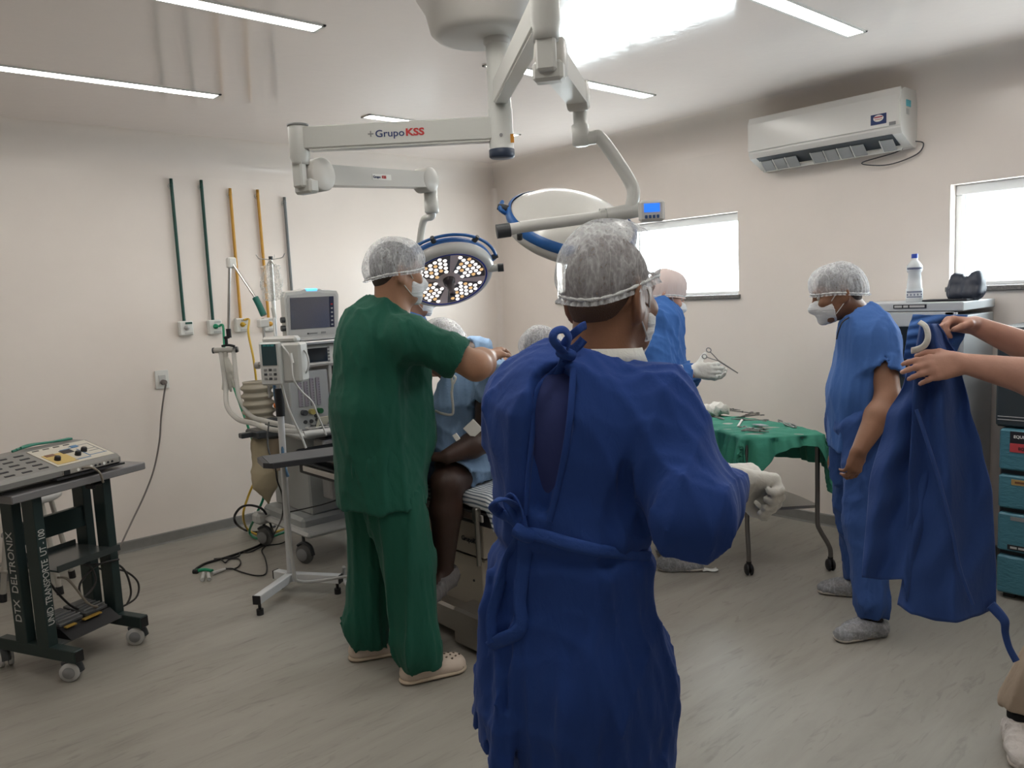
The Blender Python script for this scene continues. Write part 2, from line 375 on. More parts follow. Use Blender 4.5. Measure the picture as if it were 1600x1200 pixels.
def veil_mat(name, col, base, gain, scale, aniso=(1, 1, 1), ridge=.5):
    """thin nonwoven or clear film: partly transparent, denser along its creases"""
    m = bpy.data.materials.new(name); m.use_nodes = True; nt = m.node_tree; nt.nodes.clear(); N = nt.nodes.new; Lk = nt.links.new
    o = N('ShaderNodeOutputMaterial'); mx = N('ShaderNodeMixShader'); t = N('ShaderNodeBsdfTransparent'); p = N('ShaderNodeBsdfPrincipled'); p.inputs['Base Color'].default_value = tuple(col)+(1,); p.inputs['Roughness'].default_value = .6
    tc = N('ShaderNodeTexCoord'); acc = None
    for k, (sc, an, wgt, pw) in enumerate(((scale, aniso, gain, 16), (scale*2.3, (aniso[1], aniso[0], min(1, aniso[2]*1.6)), gain*.6, 10))):
        mp = N('ShaderNodeMapping'); mp.inputs['Scale'].default_value = an; mp.inputs['Location'].default_value = (k*3.1, k, 0); Lk(tc.outputs['Object'], mp.inputs[0])
        n = N('ShaderNodeTexNoise'); n.inputs['Scale'].default_value = sc; n.inputs['Detail'].default_value = 2.5; n.inputs['Roughness'].default_value = .55; n.inputs['Distortion'].default_value = .5; Lk(mp.outputs[0], n.inputs['Vector'])
        a = N('ShaderNodeMath'); a.operation = 'SUBTRACT'; a.inputs[1].default_value = .5; Lk(n.outputs['Fac'], a.inputs[0])
        b = N('ShaderNodeMath'); b.operation = 'ABSOLUTE'; Lk(a.outputs[0], b.inputs[0])
        c = N('ShaderNodeMath'); c.operation = 'MULTIPLY_ADD'; c.inputs[1].default_value = -2.6; c.inputs[2].default_value = 1; c.use_clamp = True; Lk(b.outputs[0], c.inputs[0])
        d = N('ShaderNodeMath'); d.operation = 'POWER'; d.inputs[1].default_value = pw; Lk(c.outputs[0], d.inputs[0])
        e = N('ShaderNodeMath'); e.operation = 'MULTIPLY'; e.inputs[1].default_value = wgt; Lk(d.outputs[0], e.inputs[0])
        if acc is None: acc = e
        else:
            g = N('ShaderNodeMath'); g.operation = 'ADD'; Lk(acc.outputs[0], g.inputs[0]); Lk(e.outputs[0], g.inputs[1]); acc = g
    n = N('ShaderNodeTexNoise'); n.inputs['Scale'].default_value = scale*4; n.inputs['Detail'].default_value = 4; Lk(tc.outputs['Object'], n.inputs['Vector'])
    h = N('ShaderNodeMath'); h.operation = 'MULTIPLY_ADD'; h.inputs[1].default_value = .35; h.inputs[2].default_value = base-.175; Lk(n.outputs['Fac'], h.inputs[0])
    f = N('ShaderNodeMath'); f.operation = 'ADD'; f.use_clamp = True; Lk(acc.outputs[0], f.inputs[0]); Lk(h.outputs[0], f.inputs[1])
    Lk(f.outputs[0], mx.inputs[0]); Lk(t.outputs[0], mx.inputs[1]); Lk(p.outputs[0], mx.inputs[2]); Lk(mx.outputs[0], o.inputs[0]); return m
def stripe_mat():
    m = bpy.data.materials.new('striped sheet'); m.use_nodes = True; nt = m.node_tree; b = nt.nodes['Principled BSDF']; N = nt.nodes.new
    tc = N('ShaderNodeTexCoord'); sx = N('ShaderNodeSeparateXYZ'); ax = N('ShaderNodeMath'); ax.operation = 'ADD'; cx = N('ShaderNodeCombineXYZ'); wv = N('ShaderNodeTexWave'); wv.wave_type = 'BANDS'; wv.bands_direction = 'X'; wv.inputs['Scale'].default_value = 15; wv.inputs['Distortion'].default_value = .3; wv.inputs['Detail Scale'].default_value = .4
    r = N('ShaderNodeValToRGB'); r.color_ramp.elements[0].position = .30; r.color_ramp.elements[0].color = (.10, .13, .165, 1); r.color_ramp.elements[1].position = .42; r.color_ramp.elements[1].color = (.55, .58, .60, 1)
    nt.links.new(tc.outputs['Object'], sx.inputs[0]); nt.links.new(sx.outputs[0], ax.inputs[0]); nt.links.new(sx.outputs[2], ax.inputs[1]); nt.links.new(ax.outputs[0], cx.inputs[0]); nt.links.new(sx.outputs[1], cx.inputs[1]); nt.links.new(cx.outputs[0], wv.inputs[0]); nt.links.new(wv.outputs['Fac'], r.inputs[0]); nt.links.new(r.outputs[0], b.inputs['Base Color']); b.inputs['Roughness'].default_value = .9; return m
FLOORM = floor_mat(); PANE = pane_mat(); STRIPE = stripe_mat()
CAPM = veil_mat('white nonwoven cap', (.70, .73, .77), .33, .26, 30, (1, 1, .25))
SHOEC = veil_mat('grey shoe cover', (.34, .35, .37), .58, .30, 22, (1, 1, .6))
FILM = veil_mat('clear plastic', (.72, .74, .72), .16, .35, 18, (1, 1, .3))

# ------------------------------------------------------------ room shell
XW, YW, X0, Y0, H = 4.75, 5.5, -2.0, -2.6, 2.7
def S(name, m, fn): o = part(name, m, None, fn); o['kind'] = 'structure'; return o
o = S('floor', FLOORM, lambda b: b.box((1.375, 1.45, -.05), (6.9, 8.3, .1)))
S('wall_left', WALL, lambda b: b.box(((X0+XW)/2, YW+.1, 1.4), (XW-X0+.4, .2, 2.8)))
S('wall_back', WALL, lambda b: b.box(((X0+XW)/2, Y0-.1, 1.4), (XW-X0+.4, .2, 2.8)))
S('wall_near', WALL, lambda b: b.box((X0-.1, (Y0+YW)/2, 1.4), (.2, YW-Y0, 2.8)))
W1 = (3.01, 4.75); W2 = (-.07, 1.68); ZS, ZT = 1.50, 2.055
def rw(b):
    t = .2; xc = XW+t/2
    b.box((xc, (Y0+YW)/2, ZS/2-.015), (t, YW-Y0, ZS-.03)); b.box((xc, (Y0+YW)/2, (ZT+2.8)/2), (t, YW-Y0, 2.8-ZT))
    for a, c in ((Y0, W2[0]), (W2[1], W1[0]), (W1[1], YW)): b.box((xc, (a+c)/2, (ZS-.03+ZT)/2), (t, c-a, ZT-ZS+.03))
S('wall_right', WALL, rw)
def ceil(b):
    r = .2; n = 9; V = []; F = []
    for k in range(4):
        for i in range(n+1):
            a = max(0, i-1)/(n-1)*math.pi/2; d = r*(1-math.cos(a))+(.0004 if i < 2 else 0); z = H-r+r*math.sin(a)-(.04 if i == 0 else 0); q = [(X0+d, Y0+d, z), (XW-d, Y0+d, z), (XW-d, YW-d, z), (X0+d, YW-d, z)]
            V += [q[k], q[(k+1) % 4]]
        F += [(k*2*(n+1)+i*2, k*2*(n+1)+i*2+2, k*2*(n+1)+i*2+3, k*2*(n+1)+i*2+1) for i in range(n)]
    b.add(V, F, True); b.add([(X0+r, Y0+r, H), (X0+r, YW-r, H), (XW-r, YW-r, H), (XW-r, Y0+r, H)], [(0, 1, 2, 3)], False)
    b.box(((X0+XW)/2, (Y0+YW)/2, H+.06), (XW-X0, YW-Y0, .08))
oc = S('ceiling', CEIL, ceil); oc.data.materials.append(WALL)
for f_ in oc.data.polygons[:36]: f_.material_index = 1
BASEM = mat('grey skirting', (.21, .205, .195), .45, var=.08, vscale=20)
def skirt(b, a, c, axis):
    pr = [(0, 0), (.018, 0), (.012, .012), (.008, .07), (.004, .075), (0, .075)]
    if axis == 'y': b.prism([(a, YW-d, z) for d, z in pr], (c-a, 0, 0))
    else: b.prism([(XW-d, a, z) for d, z in pr], (0, c-a, 0))
S('baseboard_left', BASEM, lambda b: skirt(b, X0, XW, 'y'))
S('baseboard_right', BASEM, lambda b: skirt(b, Y0, YW, 'x'))
# vertical coved corner strip between the two walls
S('trim_corner', WALL, lambda b: b.grid(lambda u, v: (XW-.05+.05*math.sin(u*math.pi/2), YW-.05+.05*math.cos(u*math.pi/2), .075+2.45*v), 8, 1))
FRM = mat('white window frame', (.80, .81, .82), .35)
for nm, (a, c) in (('window_1', W1), ('window_2', W2)):
    wn = thing(nm, None, None, (XW+.1, (a+c)/2, ZS)); wn['kind'] = 'structure'
    yc = (a+c)/2; xf = XW+.11
    def fr(b):
        b.box((xf, yc, ZT-.028), (.07, c-a, .056), bev=.004); b.box((xf, yc, ZS+.012), (.07, c-a, .024), bev=.004)
        b.box((xf, a+.018, (ZS+ZT)/2-.016), (.066, .036, ZT-ZS-.08), bev=.004); b.box((xf, c-.018, (ZS+ZT)/2-.016), (.066, .036, ZT-ZS-.08), bev=.004)
    part('window_frame', FRM, wn, fr)
    for k in range(2):
        y0 = a+.034+k*(c-a-.068)*.5; y1 = y0+(c-a-.068)*.5; xs = xf+(.012 if k else -.012)
        if nm == 'window_1':
            y0, y1 = ((a+.03, 3.98) if k == 0 else (3.94, c-.03))
        s = part('sash', FRM, wn, lambda b: (b.box((xs, y0+.006, (ZS+ZT)/2-.02), (.02, .012, ZT-ZS-.06)), b.box((xs, y1-.006, (ZS+ZT)/2-.02), (.02, .012, ZT-ZS-.06))))
        part('pane', PANE, s, lambda b: b.box((xs, (y0+y1)/2, (ZS+ZT)/2-.016), (.004, y1-y0, ZT-ZS-.07)))
    part('window_sill', STONE, wn, lambda b: b.box((XW+.06, yc, ZS-.015), (.165, c-a+.03, .028), bev=.004))

# ------------------------------------------------------------ LED strips in the ceiling
EM = mat('led diffuser', (.9, .9, .9), .4, emit=(1, .96, .90), es=STRIP)
LIGHTS = [(.55, 4.29, 'recessed LED strip light on the left near the gas pipe wall'), (2.71, 4.29, 'recessed LED strip light over the long lamp arm near the room corner'),
          (.49, 3.04, 'recessed LED strip light at the top left, nearer than the wall one'), (2.65, 3.04, 'recessed LED strip light behind the ceiling lamp column'),
          (2.56, 1.755, 'recessed LED strip light at the top right, nearest the air conditioner'), (.4, 1.755, 'recessed LED strip light above and behind the viewpoint'),
          (2.56, .48, 'added unseen LED strip light beyond the right end of the picture top'), (.4, .48, 'added unseen LED strip light right overhead of the viewpoint')]  # this last pair is an unseen row, added for the light it gives
for x, y, lab in LIGHTS:
    t = thing('ceiling_light', lab, 'light', (x+.6, y, H-.01), 'recessed LED strips in the ceiling')
    def fr(b):
        for s in (-1, 1): b.box((x+.6, y+s*.043, H-.002), (1.25, .012, .008)); b.box((x+.6+s*.6185, y, H-.002), (.013, .098, .008))
    part('frame', WHITE, t, fr); part('diffuser', EM, t, lambda b: b.box((x+.6, y, H-.001), (1.222, .072, .005)))

# ------------------------------------------------------------ gas pipes and outlets on the left wall
PIPES = [(268, 291, 288, 503, GREENP, 'leftmost dark green gas pipe running up the wall'), (315, 293, 332, 501, GREENP, 'second dark green gas pipe, right of the first'),
         (360, 305, 376, 499, YELP, 'yellow gas pipe ending at the outlet with the yellow hose'), (403, 307, 421, 497, YELP, 'yellow gas pipe passing behind the drip bag'),
         (445, 318, 460, 500, GREYP, 'grey gas pipe rising behind the patient monitor')]
for a, b_, c, d, m, lab in PIPES:
    p = P(a, b_, y=YW-.018); q = P(c, d, y=YW-.018); q[0] = p[0]*.5+q[0]*.5
    t = thing('gas_pipe', lab, 'pipe', q)
    part('pipe', m, t, lambda b: b.tube([q, p-A(0, 0, .02), p-A(0, 0, .004), p+A(0, .012, .002), p+A(0, .03, .003)], .0105, n=12, spl=3))
    part('wall_ring', WHITE, t, lambda b: b.cyl(p+A(0, .018, .003), p+A(0, .008, .003), .02, n=16))
VAC = None
for i, (px, py, m, lab) in enumerate([(290, 513, GREENP, 'white gas outlet box under the leftmost green pipe'), (335, 511, GREENH, 'white gas outlet box with the green hose plugged in'), (377, 508, YELH, 'white gas outlet box with the yellow hose plugged in'), (420, 507, YELP, 'white gas outlet box under the second yellow pipe')]):
    c = P(px, py, y=YW-.02); t = thing('gas_outlet', lab, 'outlet', c, 'gas outlet boxes in a row on the wall')
    part('housing', WHITE, t, lambda b: b.box(c, (.094, .045, .10), bev=.008))
    part('label_plate', m if i in (0,) else LGREY, t, lambda b: b.box(c+A(.016, -.024, .034), (.045, .003, .014)))
    part('label_plate', LGREY, t, lambda b: b.box(c+A(.012, -.024, -.034), (.05, .003, .013)))
    part('valve', LGREY if i == 0 else m, t, lambda b: (b.lathe(c+A(0, -.02, .004), [(.0, -.03), (.008, -.03), (.009, -.012), (.017, -.012), (.018, 0)], 16, axis=(0, 1, 0)), b.box(c+A(0, -.05, .004), (.03, .008, .008)) if i else None))
def hose(name, m, pts, r, lab, cat='hose', n=8, group=None):
    b = MB(); b.tube(pts, r, n=n, spl=6); o = b.build(name, m); return tag(o, lab, cat, group)
g0 = P(342, 510, y=YW-.07)
hose('oxygen_hose', GREENH, [g0, g0+A(.02, -.02, .005), D(350, 530, 5.35), D(352, 560, 5.3), D(362, 595, 5.3), D(375, 632, 5.25), D(388, 668, 5.2), D(398, 700, 5.2), D(408, 740, 5.15), D(412, 775, 5.15), D(400, 805, 5.2), P(390, 832, z=.02), P(410, 842, z=.02), P(455, 828, z=.015)], .0085, 'green oxygen hose dropping from its wall outlet to the floor')
y0 = P(381, 500, y=YW-.06)
hose('air_hose', YELH, [y0, y0+A(.03, -.02, .0), D(388, 520, 5.35), D(396, 560, 5.3), D(401, 600, 5.3), D(405, 640, 5.28), D(408, 700, 5.25), D(402, 740, 5.25), D(388, 775, 5.25), D(380, 805, 5.2), P(388, 828, z=.02), P(412, 836, z=.012), P(445, 826, z=.012)], .0075, 'yellow air hose hanging from the wall to the floor')
c = P(253, 593, y=YW-.006)
t = thing('wall_socket', 'white wall socket with a grey plug, below the leftmost pipe', 'socket', c)
part('plate', WHITE, t, lambda b: b.box(c, (.088, .012, .125), bev=.004))
part('inset', LGREY, t, lambda b: b.box(c+A(0, -.008, 0), (.045, .004, .06), bev=.001))
b = MB(); pc = c+A(.003, -.03, -.018); b.cyl(pc+A(0, .02, 0), pc-A(0, .012, 0), .019, .017, n=16); b.tube([pc, pc-A(0, .03, .01), P(257, 612, y=YW-.04), P(252, 650, y=YW-.03), P(249, 690, y=YW-.03), P(240, 735, y=YW-.04), P(225, 775, y=YW-.08), P(206, 815, y=YW-.14), P(190, 850, y=YW-.26), P(177, 888, z=.01), P(168, 905, z=.008)], .0055, n=8)
tag(b.build('power_cord', mat('grey cable', (.17, .15, .14), .5)), 'grey power cord running from the wall socket down to the floor', 'cord')

def print_words(parent, p, xd, widths, h, m, gap=.006):
    """worn print too small to read: one flat block per word"""
    x = 0; xd = nrm(xd); n = np.cross(xd, UP)
    for w_ in widths:
        c_ = np.asarray(p, float)+xd*(x+w_/2); part('print', m, parent, lambda b: b.box(c_, (w_, .001, h), R=np.array([xd, -n, UP]))); x += w_+gap
# ------------------------------------------------------------ air conditioner
def aircon():
    y0, y1 = 1.86, 2.79; L = y1-y0; t = thing('air_conditioner', 'white split air conditioner mounted high on the right wall', 'air conditioner', (XW-.1, (y0+y1)/2, 2.28))
    prof = [(0, 2.30), (0, 2.575), (-.02, 2.59), (-.17, 2.59), (-.205, 2.57), (-.215, 2.50), (-.215, 2.375), (-.20, 2.345), (-.13, 2.315), (-.06, 2.285), (-.02, 2.28)]
    part('body', mat('ac white', (.78, .77, .74), .25), t, lambda b: b.prism([(XW+x, y0, z) for x, z in prof], (0, L, 0)))
    part('front_panel', mat('ac panel', (.80, .79, .76), .18), t, lambda b: b.prism([(XW-.214, y0+.004, 2.385), (XW-.226, y0+.004, 2.39), (XW-.226, y0+.004, 2.55), (XW-.21, y0+.004, 2.59), (XW-.20, y0+.004, 2.582)], (0, L-.008, 0)))
    n = nrm((-.13+.20, 0, 0)); a = A(XW-.205, 0, 2.347); c = A(XW-.095, 0, 2.299); d = c-a; nn = nrm((d[2], 0, -d[0])); nn = nn if nn[2] < 0 else -nn
    part('air_outlet', mat('ac slot', (.06, .075, .09), .5), t, lambda b: b.prism([a+A(0, y0+.05, 0)+nn*.001, c+A(0, y0+.05, 0)+nn*.001, c+A(0, y0+.05, 0)+nn*.004, a+A(0, y0+.05, 0)+nn*.004], (0, L-.1, 0)))
    ys = np.linspace(y1-.055, y0+.055, 11)
    for i in range(10):
        if i in (3, 8): continue
        ya, yb = ys[i], ys[i+1]
        part('louvre', mat('ac louvre', (.40, .41, .42), .4), t, lambda b: b.prism([a+d*.34+nn*.006+A(0, ya-.006, 0), a+d*.95+nn*.03+A(0, ya-.006, 0), a+d*.95+nn*.034+A(0, ya-.006, 0), a+d*.34+nn*.010+A(0, ya-.006, 0)], (0, yb-ya+.012, 0)))
        part('louvre_edge', WHITE, t, lambda b: b.prism([a+d*.3+nn*.006+A(0, ya-.001, 0), a+d*.98+nn*.034+A(0, ya-.001, 0), a+d*.98+nn*.039+A(0, ya-.001, 0), a+d*.3+nn*.011+A(0, ya-.001, 0)], (0, -.005, 0)))
    part('flap', WHITE, t, lambda b: b.prism([c+nn*.012+A(0, y0+.04, 0), c+nn*.036+A(-.004, y0+.04, 0), c+nn*.036+A(.004, y0+.04, 0), c+nn*.012+A(.008, y0+.04, 0)], (0, L-.08, 0)))
    sx = XW-.2275
    st = part('sticker', NAVY, t, lambda b: b.box((sx, y0+.115, 2.435), (.002, .085, .055)))
    part('emblem', PAPER, st, lambda b: b.prism([(sx-.0012, y0+.115+.028*math.cos(a), 2.44+.018*math.sin(a)) for a in np.linspace(0, 2*math.pi, 24, endpoint=False)], (-.0008, 0, 0)))
    part('emblem_band', mat('pink print', (.45, .08, .12), .5), st, lambda b: b.box((sx-.0025, y0+.115, 2.446), (.001, .046, .007))); part('emblem_band', MATS['pink print'], st, lambda b: b.box((sx-.0025, y0+.115, 2.434), (.001, .040, .003)))
    part('display_plate', GREY, t, lambda b: b.box((sx, y0+.04, 2.40), (.002, .035, .018)))
    s2 = part('energy_label', mat('cyan print', (.12, .5, .6), .5), t, lambda b: b.box((XW-.12, y0-.001, 2.51), (.06, .002, .035)))
    part('energy_label', LGREY, t, lambda b: b.box((XW-.13, y0-.001, 2.465), (.035, .002, .03)))
    part('drain_cable', mat('cable dark', (.08, .08, .085), .5), t, lambda b: b.tube([A(XW-.02, y0+.02, 2.32), A(XW-.015, y0-.04, 2.30), A(XW-.02, y0-.01, 2.245), A(XW-.03, y0+.12, 2.21), A(XW-.05, y0+.22, 2.215), A(XW-.06, y0+.28, 2.24), A(XW-.04, y0+.1, 2.27), A(XW-.03, y0+.02, 2.31)], .0035, n=6))
aircon()

# ------------------------------------------------------------ surgical ceiling lamp
def seg_R(dirx, up): return frame(dirx, up)
def lens_mesh():
    b = MB(); pr = [(.0, 0), (.011, .0), (.0135, -.004), (.0135, -.009)]
    b.lathe((0, 0, 0), [(.0001, .0015)]+pr, 6); return b
def surgical():
    cen = D(783, 213, 2.8); cx, cy = cen[:2]; t = thing('surgical_light', 'white ceiling mounted twin surgical light with two jointed arms', 'surgical light', (cx, cy, 2.69))
    LP = mat('lamp enamel', (.60, .61, .585), .3); c = A(cx, cy, 0)
    can = part('canopy', mat('canopy plastic', (.52, .51, .485), .4), t, lambda b: b.lathe(A(cx-.04, cy+.03, 0), [(0.0, 2.46), (.14, 2.462), (.162, 2.468), (.18, 2.485), (.195, 2.55), (.225, 2.6), (.232, 2.64), (.24, 2.70)], 48))
    col = part('column', LP, t, lambda b: (b.lathe(c, [(.040, 2.47), (.040, 2.25), (.0405, 2.25), (.0405, 2.22), (.0435, 2.22), (.0435, 2.10), (.044, 2.10), (.044, 2.078)], 32)))
    part('collar', LGREY, col, lambda b: b.lathe(c, [(.044, 2.47), (.047, 2.46), (.047, 2.445), (.041, 2.44)], 32))
    part('end_cap', mat('dark blue cap', (.03, .045, .08), .4), t, lambda b: b.lathe(c, [(0, 2.052), (.04, 2.053), (.0455, 2.058), (.0455, 2.082), (.04, 2.084)], 32))
    part('bolt', GREY, col, lambda b: b.cyl(c+A(0, 0, 2.125)-FH*.046, c+A(0, 0, 2.125)-FH*.04, .006, n=10))
    st = part('sticker', mat('orange print', (.7, .3, .03), .5), col, lambda b: b.box(c+A(0, 0, 2.115)-FH*.028+RT*.034, (.001, .022, .03), R=rotz(.9)))
    # arm 1: level arm towards the left joint
    j1 = P(467, 220, z=2.15); j1[2] = 2.105
    d = j1-c; d[2] = 0; dl = np.linalg.norm(d); d = d/dl; R = frame(d, UP); mid = c+d*dl/2; mid[2] = 2.155
    a1 = part('extension_arm', LP, t, lambda b: (b.box(mid, (dl-.04, .055, .078), R=R, bev=.004), b.box(mid-A(0, 0, .041), (dl-.08, .045, .006), R=R)))
    yl = R[1] if R[1] @ FH < 0 else -R[1]
    lp = mid+yl*.0285+A(0, 0, -.012); xd = -d if (-d) @ RT > 0 else d
    text('lettering', 'Grupo', .034, lp-xd*.082+A(0, 0, .0), xd, UP, NAVY, a1, bold=.0004, sx=1.15)
    text('lettering', 'KSS', .034, lp+xd*.026, xd, UP, RED, a1, bold=.0012, sx=1.25)
    part('mark', GREY, a1, lambda b: (b.box(lp-xd*.097+A(0, 0, .012), (.02, .001, .004), R=frame(xd, UP)), b.box(lp-xd*.097+A(0, 0, .012), (.004, .001, .02), R=frame(xd, UP))))
    J1 = A(j1[0], j1[1], 0)
    part('arm_joint', LP, t, lambda b: b.lathe(J1, [(0, 2.20), (.034, 2.20), (.036, 2.195), (.036, 2.09), (.030, 2.075), (.030, 2.065), (0, 2.065)], 24))
    part('joint_cap', GREY, t, lambda b: b.lathe(J1, [(0, 2.206), (.038, 2.206), (.038, 2.199), (0, 2.199)], 24))
    # spring arm 1
    s2 = D(664, 282, 3.4); k0 = J1+A(0, 0, 2.035); dd = s2-k0; dh = nrm(A(dd[0], dd[1], 0)); side = np.cross(UP, dh); side = side if side @ FH < 0 else -side
    def spring(k0, s2, side, dh, r0, r1, wd, knobtop):
        h0 = k0+dh*.07; dn = nrm(s2-h0); upn = np.cross(side, dn); upn = upn if upn[2] > 0 else -upn
        out = []
        def sb(b):
            b.lathe(h0-side*wd/2, [(0, 0), (r0-.006, 0), (r0, .006), (r0, wd-.006), (r0-.006, wd), (0, wd)], 32, axis=side)
            b.lathe(s2-side*wd*.45, [(0, 0), (r1-.005, 0), (r1, .005), (r1, wd*.9-.005), (r1-.005, wd*.9), (0, wd*.9)], 32, axis=side)
            N = 6; V = []
            for i in range(N+1):
                u = i/N; pc = h0*(1-u)+s2*u; hh = (r0*.62)*(1-u)+(r1*.62)*u; ww = wd*.42
                V += [pc+upn*hh+side*ww, pc+upn*hh-side*ww, pc-upn*hh-side*ww, pc-upn*hh+side*ww]
            b.add(V, [(i*4+k, i*4+4+k, i*4+4+(k+1) % 4, i*4+(k+1) % 4) for i in range(N) for k in range(4)], False)
        a = part('spring_arm', mat('arm shell', (.58, .565, .53), .35), t, sb)
        part('hinge_block', LP, t, lambda b: (b.box(k0-dh*.008, (.03, .05, .10), R=frame(dh, UP), bev=.006), b.box(k0+dh*.02-UP*.045, (.045, wd*1.04, .05), R=frame(nrm(dh-UP*.5), UP), bev=.008)))
        return a, h0, dn
    sa, h0, dn = spring(k0, s2, side, dh, .060, .052, .085, 1)
    xd = dn if dn @ RT > 0 else -dn
    part('label', PAPER, sa, lambda b: b.box((h0+s2)/2+side*.037+xd*.0, (.11, .001, .022), R=frame(xd, np.cross(side, xd))))
    text('lettering', 'Grupo', .015, (h0+s2)/2+side*.039-xd*.05-UP*.005, xd, UP, NAVY, sa)
    text('lettering', 'KSS', .015, (h0+s2)/2+side*.039+xd*.0-UP*.005, xd, UP, RED, sa, bold=.0005)
    # spindle and bent yoke tube to head 1
    sp = s2+dh*.035-UP*.02
    part('spindle', LP, t, lambda b: (b.lathe(A(sp[0], sp[1], 0), [(0, sp[2]+.02), (.027, sp[2]+.02), (.03, sp[2]), (.03, sp[2]-.06), (.031, sp[2]-.06), (.031, sp[2]-.11), (.025, sp[2]-.118), (0, sp[2]-.118)], 24)))
    L1 = D(698, 425, 3.62)
    return t, c, LP, j1, spring, sp, L1
T, LC, LP, J1, SPR, SP1, L1 = surgical()

def lamp_head(name, cen, nrmv, R0, lit, label=None):
    """round head; nrmv points from the back shell towards the lit face"""
    z = nrm(nrmv); x = nrm(np.cross(z, [0, 0, 1])); y = np.cross(z, x); R = np.array([x, y, z]); k = R0/.25
    shell = MB(); shell.lathe(cen, [(0.0001, -.095*k), (.05*k, -.094*k), (.12*k, -.083*k), (.18*k, -.062*k), (.225*k, -.032*k), (.243*k, -.012*k)], 56, axis=z)
    hd = shell.build('lamp_head', mat('lamp shell white', (.72, .715, .68), .18), T)
    if label: hd['label'] = label
    b = MB(); b.lathe(cen, [(.238*k, -.026*k), (.249*k, -.020*k), (.254*k, .002*k), (.248*k, .012*k)], 56, axis=z); b.build('rim', BLUE, hd)
    b = MB(); b.lathe(cen, [(.247*k, .010*k), (.250*k, .014*k), (.240*k, .045*k), (.225*k, .056*k), (.21*k, .058*k)], 56, axis=z); b.build('bezel', mat('bezel', (.56, .56, .545), .35), hd)
    face = MB(); face.lathe(cen, [(.212*k, .0585*k), (.203*k, .056*k), (.15*k, .055*k), (.0001, .055*k)], 56, axis=z); face.build('face', mat('pink-lit lamp face', (.78, .62, .62), .3), hd)  # white face; the pinkish light on it is put into the colour
    b = MB(); b.lathe(cen, [(.200*k, .0565*k), (.202*k, .0600*k), (.208*k, .0600*k), (.21*k, .0570*k)], 56, axis=z); b.build('face_ring', mat('blue ring', (.03, .06, .35), .4), hd)
    # blue bumper hoop standing off the shell with dark clips
    hoop = [cen+R0*1.10*(math.cos(a)*x+math.sin(a)*y)-z*.012*k for a in np.linspace(math.radians(200), math.radians(340), 20)]
    b = MB(); hoop = hoop if lit else hoop[:3]; b.tube([cen+R0*1.0*(math.cos(math.radians(200))*x+math.sin(math.radians(200))*y)]+hoop+([cen+R0*1.0*(math.cos(math.radians(340))*x+math.sin(math.radians(340))*y)] if lit else []), .0085*k, n=8, spl=2); b.build('bumper_hoop', BLUE, hd)
    for a in ((202, 245, 295, 338) if lit else (205,)):
        a = math.radians(a); p = cen+R0*1.06*(math.cos(a)*x+math.sin(a)*y)-z*.010*k
        b = MB(); b.tube([cen+R0*.96*(math.cos(a)*x+math.sin(a)*y)-z*.01*k, p, p+(p-cen)*.08], [.013*k, .015*k, .011*k], n=10, spl=0); b.build('clip', DGREY, hd)
    hb = MB(); hb.lathe(cen, [(.0001, .16*k), (.014*k, .16*k), (.017*k, .15*k), (.015*k, .12*k), (.019*k, .11*k), (.019*k, .085*k), (.03*k, .08*k), (.033*k, .056*k)], 20, axis=z); hb.build('handle', mat('dark handle', (.03, .022, .03), .4), hd)
    lm = mat('lit lens '+name, (.8, .8, .8), .2, emit=(1., .93, .86), es=LENS if lit else .0001); am = mat('amber lens '+name, (.6, .35, .1), .2, emit=(1., .62, .30), es=LENS*.35 if lit else .0001)
    src = None; srcs = {}
    for q in range(4):
        qa = math.radians(45+90*q)
        for i in range(-3, 4):
            for j in range(-3, 4):
                u = .0300*k*(i+.5*(j % 2)); v = .026*k*j
                pr = .120*k+v; px = u
                ang = abs(math.atan2(px, pr))
                if pr < .05*k or math.hypot(pr, px) > .188*k or ang > math.radians(36) or math.hypot(pr, px) < .072*k: continue
                pt = cen+(math.cos(qa)*x+math.sin(qa)*y)*pr+(-math.sin(qa)*x+math.cos(qa)*y)*px+z*.058*k
                key = (i+2*j+q) % 4 == 0
                if key not in srcs:
                    bb = MB(); bb.lathe((0, 0, 0), [(.0001, .003*k), (.009*k, .002*k), (.0118*k, -.002*k)], 8, axis=z)
                    me = bpy.data.meshes.new('lens'); V = np.vstack(bb.v); me.from_pydata(V.tolist(), [], bb.f); me.polygons.foreach_set('use_smooth', bb.sm); me.materials.append(am if key else lm); srcs[key] = me
                o = bpy.data.objects.new('lens', srcs[key]); o.parent = hd; o.location = tuple(pt-wloc(hd)); link(o)
        # dark recess behind each cluster
        bb = MB(); poly = []
        for a2 in np.linspace(-37, 37, 9): poly.append(cen+(math.cos(qa+math.radians(a2))*x+math.sin(qa+math.radians(a2))*y)*.196*k+z*.0556*k)
        for a2 in np.linspace(37, -37, 5): poly.append(cen+(math.cos(qa+math.radians(a2))*x+math.sin(qa+math.radians(a2))*y)*.066*k+z*.0556*k)
        bb.prism(poly, z*.001*k); bb.build('lens_tray', mat('lens tray', (.12, .10, .11), .3), hd)
    return hd, x, y, z
